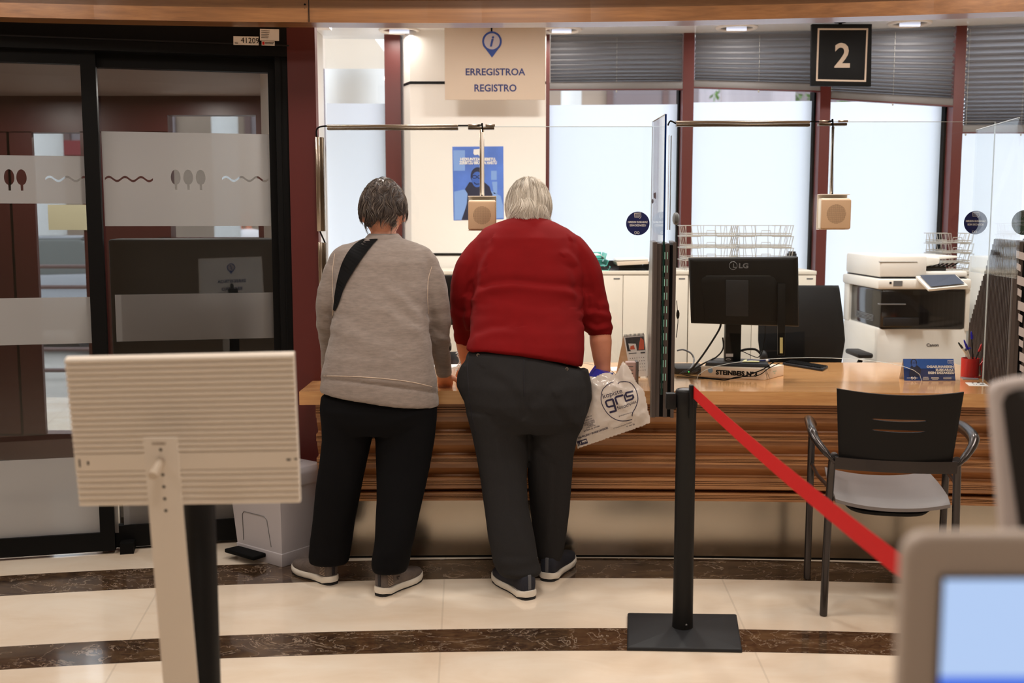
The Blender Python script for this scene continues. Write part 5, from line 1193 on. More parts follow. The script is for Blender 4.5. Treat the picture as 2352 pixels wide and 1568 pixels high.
for z0 in (12, 16):
    for ix in range(8, 22): wallq(z0 * (nx + 1) + ix, z0 * (nx + 1) + ix + 1); wallq((z0 + 1) * (nx + 1) + ix, (z0 + 1) * (nx + 1) + ix + 1)
m.add(vs_, fs_); m.build('backrest', M['chairback'], t, smooth=True)
# seat shell: curved, higher at the sides
m = MB(T); nx, ny = 16, 14; vs_ = []; fs_ = []
for d in (0, -.013):
    for iy in range(ny + 1):
        for ix in range(nx + 1):
            s = ix / nx * 2 - 1; y = -D2 + .0 + iy / ny * .46; hw = .205 + .006 * math.sin(iy / ny * 3.14); x = s * hw
            z = .446 + .026 * abs(s) ** 2.2 + .006 * (iy / ny) + (.0 if iy > 2 else -.007 * (2 - iy)) + d; vs_.append((x, y, z))
N1 = (nx + 1) * (ny + 1)
for iy in range(ny):
    for ix in range(nx): a = iy * (nx + 1) + ix; q4 = (a, a + 1, a + nx + 2, a + nx + 1); fs_ += [q4, tuple(N1 + k for k in reversed(q4))]
for ix in range(nx): wallq(ix, ix + 1); wallq(ny * (nx + 1) + ix, ny * (nx + 1) + ix + 1)
for iy in range(ny): wallq(iy * (nx + 1), (iy + 1) * (nx + 1)); wallq(iy * (nx + 1) + nx, (iy + 1) * (nx + 1) + nx)
m.add(vs_, fs_); m.build('seat', M['chairseat'], t, smooth=True)
m = MB(T); m.loft([eplane(V((0, -.02, z)), V((a, 0, 0)), V((0, b, 0)), 24, 3) for z, a, b in ((.386, .12, .13), (.395, .15, .17), (.412, .165, .19))]); m.build('seat_underside', M['rubber'], t)

# ------------------------------------------------------------------ pedal bin
cN, cL = G(648, 1303), G(546, 1274); ux = (cL - cN).normalized(); uy = V((-ux.y, ux.x, 0)); uy = uy if uy.x > 0 else -uy
LA, LB = (cL - cN).length, .2
t = thing('pedal_bin', cN + ux * LA / 2 + uy * LB / 2, 'pale grey pedal bin on the floor between the doors and the woman', 'bin')
def bring(z, g, g2=None):
    g2 = g if g2 is None else g2
    return [cN - ux * g - uy * g2 + V((0, 0, z)), cN + ux * (LA + g) - uy * g2 + V((0, 0, z)), cN + ux * (LA + g) + uy * (LB + g2) + V((0, 0, z)), cN - ux * g + uy * (LB + g2) + V((0, 0, z))]
m = MB(); m.loft([bring(.0, 0), bring(.058, .003), bring(.06, .0), bring(.345, .02), bring(.35, .026)]); m.build('body', M['bin'], t, bevel=.008, seg=3)
m = MB(); m.loft([bring(.348, .03), bring(.405, .034), bring(.43, .02), bring(.436, -.02)]); m.build('lid', M['bin'], t, bevel=.007, seg=3)
m = MB(); m.loft([bring(.436, -.035), bring(.441, -.04)]); m.build('lid_panel', M['bin'], t, bevel=.002)
m = MB(); nrm = -uy
pc = cN + ux * LA * .66; pw = .095
m.prism([pc - ux * pw + nrm * .0 + V((0, 0, .028)), pc + ux * pw + V((0, 0, .028)), pc + ux * (pw + .005) + nrm * .075 + V((0, 0, .03)), pc - ux * (pw + .005) + nrm * .075 + V((0, 0, .03))], (0, 0, .018)); m.build('pedal', M['rubber'], t, bevel=.005, seg=3)
m = MB()
sl = lambda s, z: cN + ux * s + nrm * (.0015 + max(0, (z - .06)) / .285 * .02) + V((0, 0, z))
m.tube([sl(LA * .22, .08), sl(LA * .27, .2), sl(LA * .33, .215), sl(LA * .78, .215), sl(LA * .82, .2), sl(LA * .84, .08)], .0016, 5); m.build('panel_groove', M['midgrey'], t)

# ------------------------------------------------------------------ belt barriers
q = G(1568, 1455); SX, SYY = q.x, 3.845
t = thing('barrier_post', (SX, SYY, 0), 'black belt barrier post on a square base in front of the counter', 'barrier post', 'belt barrier posts')
fb = [G(1440, 1494), G(1705, 1499), G(1692, 1417), G(1441, 1414)]
m = MB(); cc = sum(fb, V()) / 4; m.loft([[p for p in fb], [cc + (p - cc) * .995 + V((0, 0, .012)) for p in fb], [cc + (p - cc) * .97 + V((0, 0, .014)) for p in fb], [V((SX, SYY, .026)) + (p - cc) * .16 for p in fb]]); m.build('base', mat('powder_black', (34, 35, 38), .55, spec=.3, bump=(400, .15)), t, bevel=.003)
PBK = mat('post_black', (15, 15, 16), .5, spec=.3)
m = MB(); m.lathe([(.0385, .016), (.037, .06), (.0355, .3), (.0355, .835), (.0385, .84), (.040, .86), (.040, .895), (.037, .902), (.031, .904), (.0305, .9)], (SX, SYY, 0), 32); m.build('post', PBK, t, smooth=True)
m = MB(); m.ell((SX + .008, SYY - .0375, .045), (.004, .002, .004), 8); m.build('screw', M['midgrey'], t)
m = MB(); m.lathe([(.0305, .9), (.027, .903), (.001, .903)], (SX, SYY, 0), 24); m.build('cap', M['midgrey'], t)
m = MB(); a = P(1572, 960, SYY - .035); m.box(SX + .002, SX + .018, SYY - .052, SYY - .03, a.z - .0, .925); m.build('belt_clip', PBK, t, bevel=.004)
m = MB(); a, b = P(1529, 938, SYY), P(1552, 902, SYY); m.box(a.x, b.x, SYY - .018, SYY + .018, a.z, b.z); m.build('side_receiver', PBK, t, bevel=.003)
E = P(2078, 1308, 1.9); S = V((SX + .016, SYY - .046, .9))
t2 = thing('barrier_post', (E.x + .03, 1.87, 0), 'second black belt barrier post, mostly hidden behind the grey kiosk', 'barrier post', 'belt barrier posts')
ex = E.x + .034
m = MB(); m.lathe([(.036, .016), (.0345, .06), (.0345, .8), (.04, .81), (.042, .83), (.042, .895), (.038, .905), (.001, .907)], (ex, 1.87, 0), 32); m.build('post', PBK, t2, smooth=True)
m = MB(); m.box(ex - .18, ex + .18, 1.72, 2.02, 0, .014); m.build('base', PBK, t2, bevel=.003)
m = MB(); pa = []
for k in range(21):
    f = k / 20; c = S.lerp(E, f) - V((0, 0, .012 * 4 * f * (1 - f))); tw = .0
    pa.append([c + V((0, 0, .0225)), c + V((.0006, .0006, .0225)), c + V((.0006, .0006, -.0225)), c + V((0, 0, -.0225))])
m.loft(pa); tag(m.build('barrier_belt', M['belt'], smooth=False), 'red webbing belt stretched between the two black barrier posts', 'barrier belt')

# ------------------------------------------------------------------ sign stand in the left foreground
YT, YB = 2.13, 2.215
TL, TR, BL, BR = P(151, 822, YT), P(675, 811, YT), P(186, 1160, YB), P(690, 1152, YB)
nrm = (TR - TL).cross(BL - TL).normalized(); nrm = nrm if nrm.y < 0 else -nrm     # towards the camera
t = thing('sign_stand', (-.64, 2.3, 0), 'beige slatted sign board seen from behind on a beige arm and black pole', 'sign stand')
def sp(x, z, off=0.0): return (BL.lerp(BR, x)) * (1 - z) + (TL.lerp(TR, x)) * z + nrm * off
m = MB(); m.prism([sp(0, 0, -.002), sp(1, 0, -.002), sp(1, 1, -.002), sp(0, 1, -.002)], nrm * -.008); m.build('board', M['beige'], t)
m = MB(); zz = [0.0]; 
def zv(v): return (1157 - v) / (1157 - 817)
prof = []
def rib(z0, z1, d=.0085):
    for k in range(7): a = math.pi * k / 6; prof.append((z0 + (z1 - z0) * (1 - math.cos(a)) / 2, d * math.sin(a) ** .8))
lo = [zv(1157) + i * (zv(1072) - zv(1157)) / 6 for i in range(7)]
for a, b in zip(lo, lo[1:]): rib(a, b)
prof += [(zv(1072), .001), (zv(1071), .008), (zv(1033), .008), (zv(1032), .001)]
hi = [zv(1032) + i * (1 - zv(1032)) / 17 for i in range(18)]
for a, b in zip(hi, hi[1:]): rib(a, b)
prof = [(0, -.002)] + prof + [(1, -.002)]
m.loft([[sp(x, z, d) for z, d in prof] for x in (0, 1)]); m.build('slats', M['beige'], t)
m = MB(); m.prism([sp(.985, zv(1052), .0085), sp(.999, zv(1052), .0085), sp(.999, zv(1049), .0085), sp(.985, zv(1049), .0085)], nrm * .0006)
for x, z0, z1, w1 in ((.018, zv(1061), zv(1043), .006), (.055, zv(1056), zv(1048), .008), (.95, zv(1054), zv(1050), .018)): m.prism([sp(x, z0, .0082), sp(x + w1, z0, .0082), sp(x + w1, z1, .0082), sp(x, z1, .0082)], nrm * .0006)
m.build('slots', M['black'], t)
q1, q2, q3, q4 = P(329, 1004, 2.1), P(407, 1003, 2.1), P(459, 1600, 2.24), P(378, 1600, 2.24)
m = MB(); an = (q2 - q1).cross(q4 - q1).normalized(); an = an if an.y < 0 else -an
k_ = 1.0 / (1600 - 1004); 
ext = V((q3 - q2)) ; s_ = q3.z / -(ext.z) if 0 else (q3.z - .02) / -ext.z
q3b, q4b = q3 + ext * s_, q4 + (q4 - q1) * ((q4.z - .02) / -(q4 - q1).z)
m.prism([q1, q2, q3b, q4b], an * .003); arm = m.build('arm', M['beige'], t, bevel=.001)
m = MB()
for v in (1029, 1082, 1108, 1134, 1160): f = (v - 1004) / (1600 - 1004); c = q1.lerp(q4, f).lerp(q2.lerp(q3, f), .5) + an * .0034; m.cyl(c, c + an * .0006, .0031, 14)
m.build('adjust_hole', M['black'], arm)
f = (1053 - 1004) / 596; c = q1.lerp(q4, f).lerp(q2.lerp(q3, f), .47) + an * .003; m = MB(); m.tube([c, c + an * .04 + V((-.004, 0, -.012))], [.008, .0095], 16); m.build('knob', mat('clear_knob', (206, 192, 176), .2), arm)
m = MB(); f = 12 / 596; text(m, 'DURABLE', q1.lerp(q4, f).lerp(q2.lerp(q3, f), .46) + an * .0034, .026, .005, (q2 - q1), (q1 - q4), bold=.03); m.build('lettering', mat('gold_print', (120, 96, 70), .5), arm, fixn=False)
m = MB(); pc = P(463, 1300, 2.36); m.lathe([(.034, 0.02), (.034, 1.02), (.03, 1.03), (.001, 1.03)], (pc.x, 2.36, 0), 28); m.build('pole', mat('pole_black', (12, 12, 13), .5, spec=.25), t, smooth=True)
m = MB(); m.lathe([(.17, 0), (.17, .014), (.16, .018), (.03, .024)], (pc.x, 2.4, 0), 40); m.build('base', M['black'], t)
m = MB(); m.tube([(pc.x, 2.36, 1.0), sp(.5, .4, -.01)], .012, 8); m.build('bracket', M['black'], t)
# printed face towards the doors
bx = (TL - TR).normalized(); U = (TL - BL).normalized(); fn = -nrm
m = MB(); m.prism([sp(.02, .03, -.0105), sp(.98, .03, -.0105), sp(.98, .97, -.0105), sp(.02, .97, -.0105)], fn * .001); sh = m.build('print_sheet', M['paper'], t)
m = MB(); cc = sp(.5, .5, -.0122); text(m, 'ERREGISTROA', sp(.5, .48, -.0125), .2, .024, bx, U, bold=.03); text(m, 'REGISTRO', sp(.5, .31, -.0125), .145, .024, bx, U, bold=.03)
ar = [(-.13, -.012), (.09, -.012), (.09, -.028), (.135, 0), (.09, .028), (.09, .012), (-.13, .012)]; m.poly([sp(.5, .14, -.0125) + bx * (-x) + U * y for x, y in ar]); m.build('lettering', M['navy'], sh, fixn=False)
pin(sh, sp(.5, .78, -.0125), .03, bx, U, fn)

# ------------------------------------------------------------------ grey kiosk in the right foreground
KY = .84
a, b = P(2080, 1226, KY), P(2160, 1322, KY)
kx0, kz1 = a.x, a.z; kx1 = kx0 + .34; sx0, sz1 = b.x, b.z; sz0 = P(2160, 1548, KY).z
t = thing('self_service_kiosk', ((kx0 + kx1) / 2, KY + .1, 0), 'grey self-service kiosk with a lit pale blue screen in the right foreground', 'kiosk')
m = MB(); R = .02; pts = [(kx0, 0.02), (kx1, 0.02), (kx1, kz1)] + [(kx0 + R - R * math.sin(k * math.pi / 12), kz1 - R + R * math.cos(k * math.pi / 12)) for k in range(7)]
m.prism([V((x, KY, z)) for x, z in pts], (0, .018, 0)); m.build('housing', M['kiosk'], t, bevel=.006, seg=3)
m = MB(); m.box(P(2100, 1300, 1.0).x, kx1 - .012, KY + .016, KY + .15, .02, P(2080, 1300, 1.0).z); m.build('rear_body', M['kiosk'], t, bevel=.01)
m = MB(); m.box(sx0, kx1 - .03, KY - .003, KY, sz0 - .2, sz1); m.build('bezel', M['dkgrey'], t)
m = MB(); m.box(sx0 + .002, kx1 - .032, KY - .004, KY - .003, sz0, sz1 - .002); sc_ = m.build('screen', M['screen'], t)
m = MB(); m.box(sx0 + .002, kx1 - .032, KY - .004, KY - .003, sz0 - .1, sz0); m.build('screen_bar', M['screenb'], sc_)
m = MB(); m.box(kx0 - .02, kx1 + .02, KY - .08, KY + .28, 0, .03); m.build('base', M['kiosk'], t, bevel=.006)
# display with a pale rim behind it
Y2 = 1.22
t = thing('display_terminal', P(2400, 1240, Y2), 'dark tilted display with a blurred pale rim at the right edge of the foreground', 'display')
pts = [P(2306, 1236, Y2 - .05), P(2600, 1300, Y2 - .1), P(2600, 850, Y2), P(2340, 872, Y2), P(2290, 884, Y2), P(2278, 900, Y2)]
m = MB(); m.prism(pts, (.006, .03, 0)); m.build('rim', M['kioskl'], t, bevel=.004, seg=3)
m = MB(); pts = [P(2340, 1212, Y2 - .052), P(2600, 1290, Y2 - .102), P(2600, 880, Y2 - .004), P(2336, 893, Y2 - .004), P(2312, 902, Y2 - .004), P(2300, 925, Y2 - .004)]
m.prism(pts, (0, -.002, 0)); m.build('dark_panel', mat('terminal_dark', (30, 27, 27), .4), t)
zt = P(2330, 1225, Y2 - .02).z; xx = P(2306, 1236, Y2 - .03).x
m = MB(); m.box(xx + .02, xx + .3, Y2 - .14, Y2 + .0, zt - .06, zt - .012); m.build('top_shelf', mat('pale_shelf', (206, 200, 208), .4), t, bevel=.004)
m = MB(); m.box(xx + .05, xx + .28, Y2 - .09, Y2 + .0, 0, zt - .058); m.build('cabinet_body', M['kioskl'], t)
# ------------------------------------------------------------------ people
def fuse(name, mb, voxel, iters, m, parent, fn=None, smooth_f=.5):
    """one continuous skin from overlapping closed lofts"""
    me = bpy.data.meshes.new('tmp'); me.from_pydata([tuple(v) for v in mb.v], [], mb.f)
    bm = bmesh.new(); bm.from_mesh(me); bmesh.ops.recalc_face_normals(bm, faces=bm.faces); bm.to_mesh(me); bm.free()
    o = bpy.data.objects.new('tmp', me); COL.objects.link(o)
    r = o.modifiers.new('r', 'REMESH'); r.mode = 'VOXEL'; r.voxel_size = voxel; r.adaptivity = 0
    s = o.modifiers.new('s', 'SMOOTH'); s.factor = smooth_f; s.iterations = iters
    dg = bpy.context.evaluated_depsgraph_get(); dg.update(); e = bpy.data.meshes.new_from_object(o.evaluated_get(dg))
    vs_ = [v.co.copy() for v in e.vertices]; ns = [v.normal.copy() for v in e.vertices]; fs_ = [list(p.vertices) for p in e.polygons]
    bpy.data.objects.remove(o); bpy.data.meshes.remove(me); bpy.data.meshes.remove(e)
    if fn: vs_ = [v + n * fn(v, n) for v, n in zip(vs_, ns)]
    out = MB(); out.v = vs_; out.f = fs_; out.mi = [0] * len(fs_)
    ob = out.build(name, m, parent, smooth=True, fixn=False)
    for p in ob.data.polygons: p.use_smooth = True
    bv = BVHTree.FromPolygons(vs_, fs_); return ob, bv
def rowring(row, shrink=0.0, n=36, p=2.3):
    vl, ul, vr, ur, Y, hd = row[:6]
    a, b = P(ul, vl, Y), P(ur, vr, Y); c = (a + b) / 2; ax = (b - a) / 2; L = ax.length; ax = ax * max(.05, (L - shrink) / L)
    r = eplane(c, ax, V((0, max(.01, hd - shrink), row[6] if len(row) > 6 else 0)), n, p)
    if len(row) > 7: r = [q + V((0, 0, row[7] * max(0, 1 - ((q.x - c.x) / ax.x) ** 2))) for q in r]
    return r
def R5(v, ul, ur, Y, hd, tilt=0): return (v, ul, v, ur, Y, hd, tilt)
def hit(bv, u, v, off=.003):
    o = V((0, 0, 1.5)); d = RAY(u, v).normalized(); h = bv.ray_cast(o, d)
    return (h[0] - d * off) if h[0] is not None else None
def nz(p, s, seed=0): return noise.noise(V((p.x * s[0] + seed, p.y * s[1], p.z * s[2])))
def gs(x, w): return math.exp(-(x / w) ** 2)
def UV(p):
    """pixel of a world point (for placing folds where the photograph has them)"""
    d = p - V((0, 0, 1.5)); f = d.y * CS - d.z * SN; up = d.y * SN + d.z * CS; return 1176 + F * d.x / f, 784 - F * up / f
def crease(u, v, pts, w):
    """signed bump along a polyline in photo pixels: ridge above, hollow below"""
    best = 1e9; sg = 1
    for (x0, y0), (x1, y1) in zip(pts, pts[1:]):
        dx, dy = x1 - x0, y1 - y0; L = dx * dx + dy * dy; t = max(0, min(1, ((u - x0) * dx + (v - y0) * dy) / L)); px, py = x0 + t * dx, y0 + t * dy
        d = math.hypot(u - px, v - py)
        if d < best: best = d; sg = 1 if dx * (v - y0) - dy * (u - x0) > 0 else -1; tt = t
    e = min(math.hypot(u - pts[0][0], v - pts[0][1]), math.hypot(u - pts[-1][0], v - pts[-1][1]))
    return sg * best / w * math.exp(-(best / w) ** 2) * min(1, e / 22)

def hand(mb, wrist, d, palmn, s=1.0, curl=.9, side=1):
    """palm and five fingers; d = direction of fingers, palmn = palm normal, side=+1 thumb on +x of (d x palmn)"""
    d = d.normalized(); n = (palmn - d * palmn.dot(d)).normalized(); x = d.cross(n).normalized() * side
    W_ = .04 * s; mb.loft([eplane(wrist + d * a, x * w, n * t, 16) for a, w, t in ((-.03, .026 * s, .02 * s), (0, .03 * s, .019 * s), (.03 * s, .038 * s, .017 * s), (.07 * s, .042 * s, .015 * s), (.088 * s, .038 * s, .010 * s))])
    for i, (off, L, r) in enumerate(((-.030, .062, .0082), (-.011, .076, .009), (.009, .082, .0092), (.028, .074, .009))):
        p = wrist + d * .08 * s + x * off * s; pts = [p - d * .02, p]; a = 0
        for k, seg in enumerate((.45, .3, .25)): a += curl * (.55, .75, .5)[k]; q = d * math.cos(a) + n * math.sin(a); p = p + q * L * seg * s; pts.append(p)
        mb.tube(pts, [r * s, r * 1.05 * s, r * s, r * .92 * s, r * .7 * s], 10)
    p = wrist + d * .02 * s + x * .03 * s; pts = [p - x * .012]; dirs = [(x * .8 + d * .6), (x * .35 + d * .9 + n * .3), (d * .9 + n * .6)]
    for dd, L in zip(dirs, (.035, .032, .026)): p = p + dd.normalized() * L * s; pts.append(p)
    mb.tube([wrist + x * .01] + pts, [.014 * s, .014 * s, .0125 * s, .011 * s, .008 * s], 10)

class Head:
    """local frame: x right, y towards the face, z up"""
    def __init__(s, c, w, dpt, h, pitch, yaw=0): s.c = V(c); s.r = (w, dpt, h); s.R = Matrix.Rotation(yaw, 3, 'Z') @ Matrix.Rotation(pitch, 3, 'X')
    def surf(s, d, k=1.0):
        x, y, z = d; wx, wy, wz = s.r
        jaw = 1 - .22 * max(0, -z) ** 1.3; y2 = y * (1.0 if y < 0 else .94) + (.10 * (-z) * (y > -.2) * max(0, -z))
        back = 1 + .05 * max(0, -y) * max(0, z + .2)
        p = V((x * wx * jaw, y2 * wy * back * (1 - .12 * max(0, -z) * (y < 0)), z * wz * (1.06 if z < 0 else 1)))
        return s.c + s.R @ (p * k)
    def W(s, p): return s.c + s.R @ V(p)
    def mesh(s, mb):
        n = 28; rings = []
        for i in range(n // 2 + 1):
            t = -math.pi / 2 + math.pi * (i + .02) / (n / 2 + .04)
            rings.append([s.surf((math.cos(t) * math.cos(2 * math.pi * k / n), math.cos(t) * math.sin(2 * math.pi * k / n), math.sin(t))) for k in range(n)])
        mb.loft(rings); w, d, h = s.r
        mb.tube([s.W((0, d * .90, h * .12)), s.W((0, d * 1.04, -h * .1)), s.W((0, d * 1.16, -h * .28)), s.W((0, d * .95, -h * .34))], [.007, .010, .015, .010], 10)     # nose
        for q in (-1, 1):
            mb.ell(s.W((q * .014, d * 1.0, -h * .30)), (.008, .010, .007), 10)
            mb.ell(s.W((q * w * .42, d * .90, h * .13)), (.026, .01, .008), 10, s.R.to_4x4())   # brow
            ctr = s.W((q * w * 1.0, -d * .02, -h * .12)); Mx = (s.R @ Matrix.Rotation(q * -.45, 3, 'Z')).to_4x4()                     # ear
            mb.ell(ctr, (.007, .018, .032), 12, Mx); mb.tube([ctr + s.R @ V((q * .010, .016 * math.cos(a) - .004, .03 * math.sin(a))) for a in [math.radians(x_) for x_ in range(-100, 130, 23)]], .0042, 6)
            mb.ell(s.W((q * w * .93, d * .05, -h * .38)), (.006, .009, .009), 8)
        mb.ell(s.W((0, d * .95, -h * .52)), (.024, .011, .0055), 10, s.R.to_4x4()); mb.ell(s.W((0, d * .94, -h * .60)), (.02, .012, .007), 10, s.R.to_4x4()); mb.ell(s.W((0, d * .84, -h * .86)), (.026, .022, .02), 10, s.R.to_4x4())
def face_parts(hd, parent, brow):
    w, d, h = hd.r
    for q in (-1, 1):
        m = MB(); m.ell(hd.W((q * w * .42, d * .865, h * .0)), (.0135, .011, .0105), 14); e = m.build('eye', M['eye'], parent)
        m = MB(); m.ell(hd.W((q * w * .42, d * .865 + .009, h * .0)), (.006, .0035, .006), 12); m.build('iris', M['hair_a'], e)
        m = MB(); m.tube([hd.W((q * w * (.42 + a), d * (.955 - .22 * abs(a)), h * (.19 - a * a * .8))) for a in (-.2, -.1, 0, .1, .2)], [.002, .0035, .004, .003, .0015], 6); m.build('eyebrow', brow, parent)
    m = MB(); m.tube([hd.W((a * .024, d * (1.03 - .05 * abs(a)), -h * (.555 - .01 * abs(a)))) for a in (-1, -.5, 0, .5, 1)], [.001, .003, .0035, .003, .001], 6); m.build('lips', mat('lips_%s' % parent.name, (160, 84, 78), .5), parent)
def hair(hd, parent, mats, accept, flow, n, L, thick=.012, seed=1, r=.0013, lift=.10, label=None):
    rnd = random.Random(seed); shell = MB(); nn = 40; k_ = 1 + thick / hd.r[0]
    grid = {}; vs_ = []; fs_ = []
    for i in range(nn // 2 + 1):
        t = -math.pi / 2 + math.pi * (i + .01) / (nn / 2 + .02)
        for j in range(nn):
            a = 2 * math.pi * j / nn; d = (math.cos(t) * math.cos(a), math.cos(t) * math.sin(a), math.sin(t)); ac = accept(d)
            kk = k_ * (1 + .03 * noise.noise(V(d) * 4 + V((seed, 0, 0))) + .02 * noise.noise(V(d) * 9)) if ac > 0 else .9
            vs_.append(hd.surf(d, kk if ac > .15 else .94 + (kk - .94) * max(0, ac) / .15))
    for i in range(nn // 2):
        for j in range(nn): fs_.append((i * nn + j, i * nn + (j + 1) % nn, (i + 1) * nn + (j + 1) % nn, (i + 1) * nn + j))
    shell.add(vs_, fs_); m = MB(); m.v = shell.v; m.f = shell.f; m.mi = shell.mi
    cnt = 0
    while cnt < n:
        d = V((rnd.gauss(0, 1), rnd.gauss(0, 1), rnd.gauss(0, 1))).normalized()
        if accept(d) < rnd.random() * .3 or (d.y > .5 and rnd.random() < .6): continue
        cnt += 1; m.m = rnd.choice((0, 0, 0, 1, 1, 2)) if d.z < .35 else rnd.choice((0, 1, 1, 2, 2)); pts = []; rr = []; q = d.copy(); k = k_ * (.97 + .06 * rnd.random())
        ll = L * (.6 + .8 * rnd.random()); st = 6; ph = rnd.random() * 6
        for s_ in range(st):
            pts.append(hd.surf(q, k * (1 + lift * (s_ / st) ** 1.6 * (.4 + rnd.random() * .3)))); rr.append(r * (1 - .75 * s_ / (st - 1)))
            f = flow(q, noise.noise(q * 3.1 + V((seed, 0, 0))), noise.noise(q * 3.1 + V((9, seed, 0)))); f = (f - q * f.dot(q)).normalized(); q = (q + f * ll / hd.r[0] / st).normalized()
        m.tube(pts, rr, 3, cap=False)
    o = m.build('hair', mats, parent, smooth=True, fixn=False); return o

def shoe(parent, heel, dirv, Ln, w, up, sole, toe_m, stripes=None):
    d = V((dirv[0], dirv[1], 0)).normalized(); x = V((d.y, -d.x, 0)); h = V(heel)
    prof = [(0.0, .52, .075), (.04, .72, .085), (.14, .80, .088), (.28, .78, .092), (.4, .84, .088), (.55, .96, .066), (.7, 1.0, .055), (.85, .9, .047), (.95, .65, .040), (1.0, .3, .030)]
    m = MB(); m.loft([eplane(h + d * (a * Ln) + V((0, 0, .018 + t / 2)), x * (w * k), V((0, 0, t / 2)), 20, 2.6) for a, k, t in prof]); s = m.build('shoe', up, parent, smooth=True)
    m = MB(); outline = [(-.035, .22), (-.022, .5), (0.015, .74), (.12, .92), (.28, .84), (.42, .86), (.58, 1.02), (.74, 1.08), (.88, .96), (.97, .7), (1.02, .32)]
    rings = []
    for z, g in ((.006, .92), (.013, 1.0), (.027, .98), (.031, .9)):
        ring = [h + d * (a * Ln) + x * (k * w * g) + V((0, 0, z + (.008 * (a > .8) * (a - .8) / .2) + (.006 * (a < .1)))) for a, k in outline] + [h + d * (a * Ln) - x * (k * w * g) + V((0, 0, z + (.008 * (a > .8) * (a - .8) / .2) + (.006 * (a < .1)))) for a, k in reversed(outline)]
        rings.append(ring)
    m.loft(rings); so = m.build('sole', sole, s, bevel=.0)
    m = MB(); m.prism([h + d * (a * Ln) + x * (k * w * .9) + V((0, 0, .0)) for a, k in outline] + [h + d * (a * Ln) - x * (k * w * .9) for a, k in reversed(outline)], (0, 0, .008)); m.build('outsole', M['soleblk'], s)
    m = MB(); m.box(0, 0, 0, 0, 0, 0) if 0 else None
    m.prism([h - d * .004 + x * .007 + V((0, 0, .04)), h - d * .004 - x * .007 + V((0, 0, .04)), h - d * .003 - x * .007 + V((0, 0, .1)), h - d * .003 + x * .007 + V((0, 0, .1))], -d * .004 if 0 else d * .02); m.build('heel_tab', toe_m, s, bevel=.002)
    m = MB(); m.loft([eplane(h + d * (a * Ln) + V((0, 0, z)), x * (w * k), d * .045, 20) for a, k, z in ((.2, .74, .075), (.19, .78, .105), (.18, .72, .107))], cap=True); m.build('collar', toe_m, s, smooth=True)
    if stripes:
        for sg in (-1, 1):
            m = MB()
            for k in range(9): z = .042 + k * .0062; m.tube([h + d * (.06 * Ln) + x * sg * (w * .80 - k * .0005) + V((0, 0, z)), h + d * (.17 * Ln) + x * sg * (w * .86 - k * .0008) + V((0, 0, z + .003))], .0011, 4)
            m.build('ribbing', stripes, s)
        m = MB(); m.tube([h + d * (.3 * Ln) + x * w * .84 + V((0, 0, .06 + .006 * math.sin(a_))) + d * .008 * math.cos(a_) for a_ in (0, 1, 2, 3, 4, 5)], .0012, 4); m.build('side_emblem', M['ink'], s)
    return s
def seam(parent, bv, pts, r, m, nm='stitching', off=.001, n=5):
    pp_ = [hit(bv, u, v, off) for u, v in [(q.x, q.y) for q in curvepts([(a, b, 0) for a, b in pts], n)]]; pp_ = [p for p in pp_ if p is not None]
    mb = MB(); mb.tube(pp_, r, 5); return mb.build(nm, m, parent)
def button(parent, bv, u, v, r=.0065):
    p = hit(bv, u, v, .002); m = MB(); m.cyl(p, p + V((0, -.0025, 0)), r, 16); b_ = m.build('button', mat('horn_button', (120, 108, 96), .3) if 'horn_button' not in bpy.data.materials else bpy.data.materials['horn_button'], parent)
    m = MB(); m.cyl(p + V((0, -.0025, 0)), p + V((0, -.003, 0)), r * .5, 10); m.build('button_centre', M['dkgrey'], b_)

# ---------------------------------------------------------------- woman in grey
t = thing('person', G(815, 1350), 'person with short grey-brown hair in a heather grey top and black trousers', 'person', 'people standing at the counter')
WT = [R5(541, 856, 906, 4.62, .055), R5(549, 834, 932, 4.62, .07), R5(560, 800, 962, 4.605, .09), R5(574, 778, 984, 4.59, .105), R5(600, 768, 992, 4.57, .122), R5(645, 766, 992, 4.55, .138), R5(700, 766, 986, 4.51, .15), R5(760, 762, 986, 4.47, .158),
      (815, 748, 820, 994, 4.44, .165, 0), (855, 739, 872, 1003, 4.42, .17, 0), (893, 734, 925, 1011, 4.405, .172, 0), (898, 734, 934, 1011, 4.405, .168, 0)]
LA_ = [(825, 582, 4.59, .04), (792, 594, 4.58, .058), (771, 640, 4.57, .06), (758, 690, 4.56, .059), (755, 735, 4.58, .053), (756, 770, 4.62, .047), (758, 815, 4.66, .040), (758, 858, 4.70, .034)]
RA_ = [(930, 582, 4.59, .04), (966, 594, 4.58, .058), (988, 640, 4.57, .062), (998, 690, 4.56, .062), (1003, 735, 4.58, .062), (1003, 765, 4.60, .060), (1009, 800, 4.64, .046), (1017, 835, 4.68, .036), (1021, 862, 4.70, .031)]
def armt(mb, a, sh=0, ext=None):
    pts = [P(u, v, Y) for u, v, Y, r in a]; rs = [max(.01, r - sh) for *_, r in a]; mb.tube(curvepts(pts, 4), [rs[min(i // 4, len(rs) - 2)] * (1 - (i % 4) / 4) + rs[min(i // 4 + 1, len(rs) - 1)] * (i % 4) / 4 if i // 4 < len(rs) - 1 else rs[-1] for i in range(4 * (len(rs) - 1) + 1)], 20)
mb = MB(); mb.loft([rowring(r) for r in WT]); armt(mb, LA_); armt(mb, RA_)
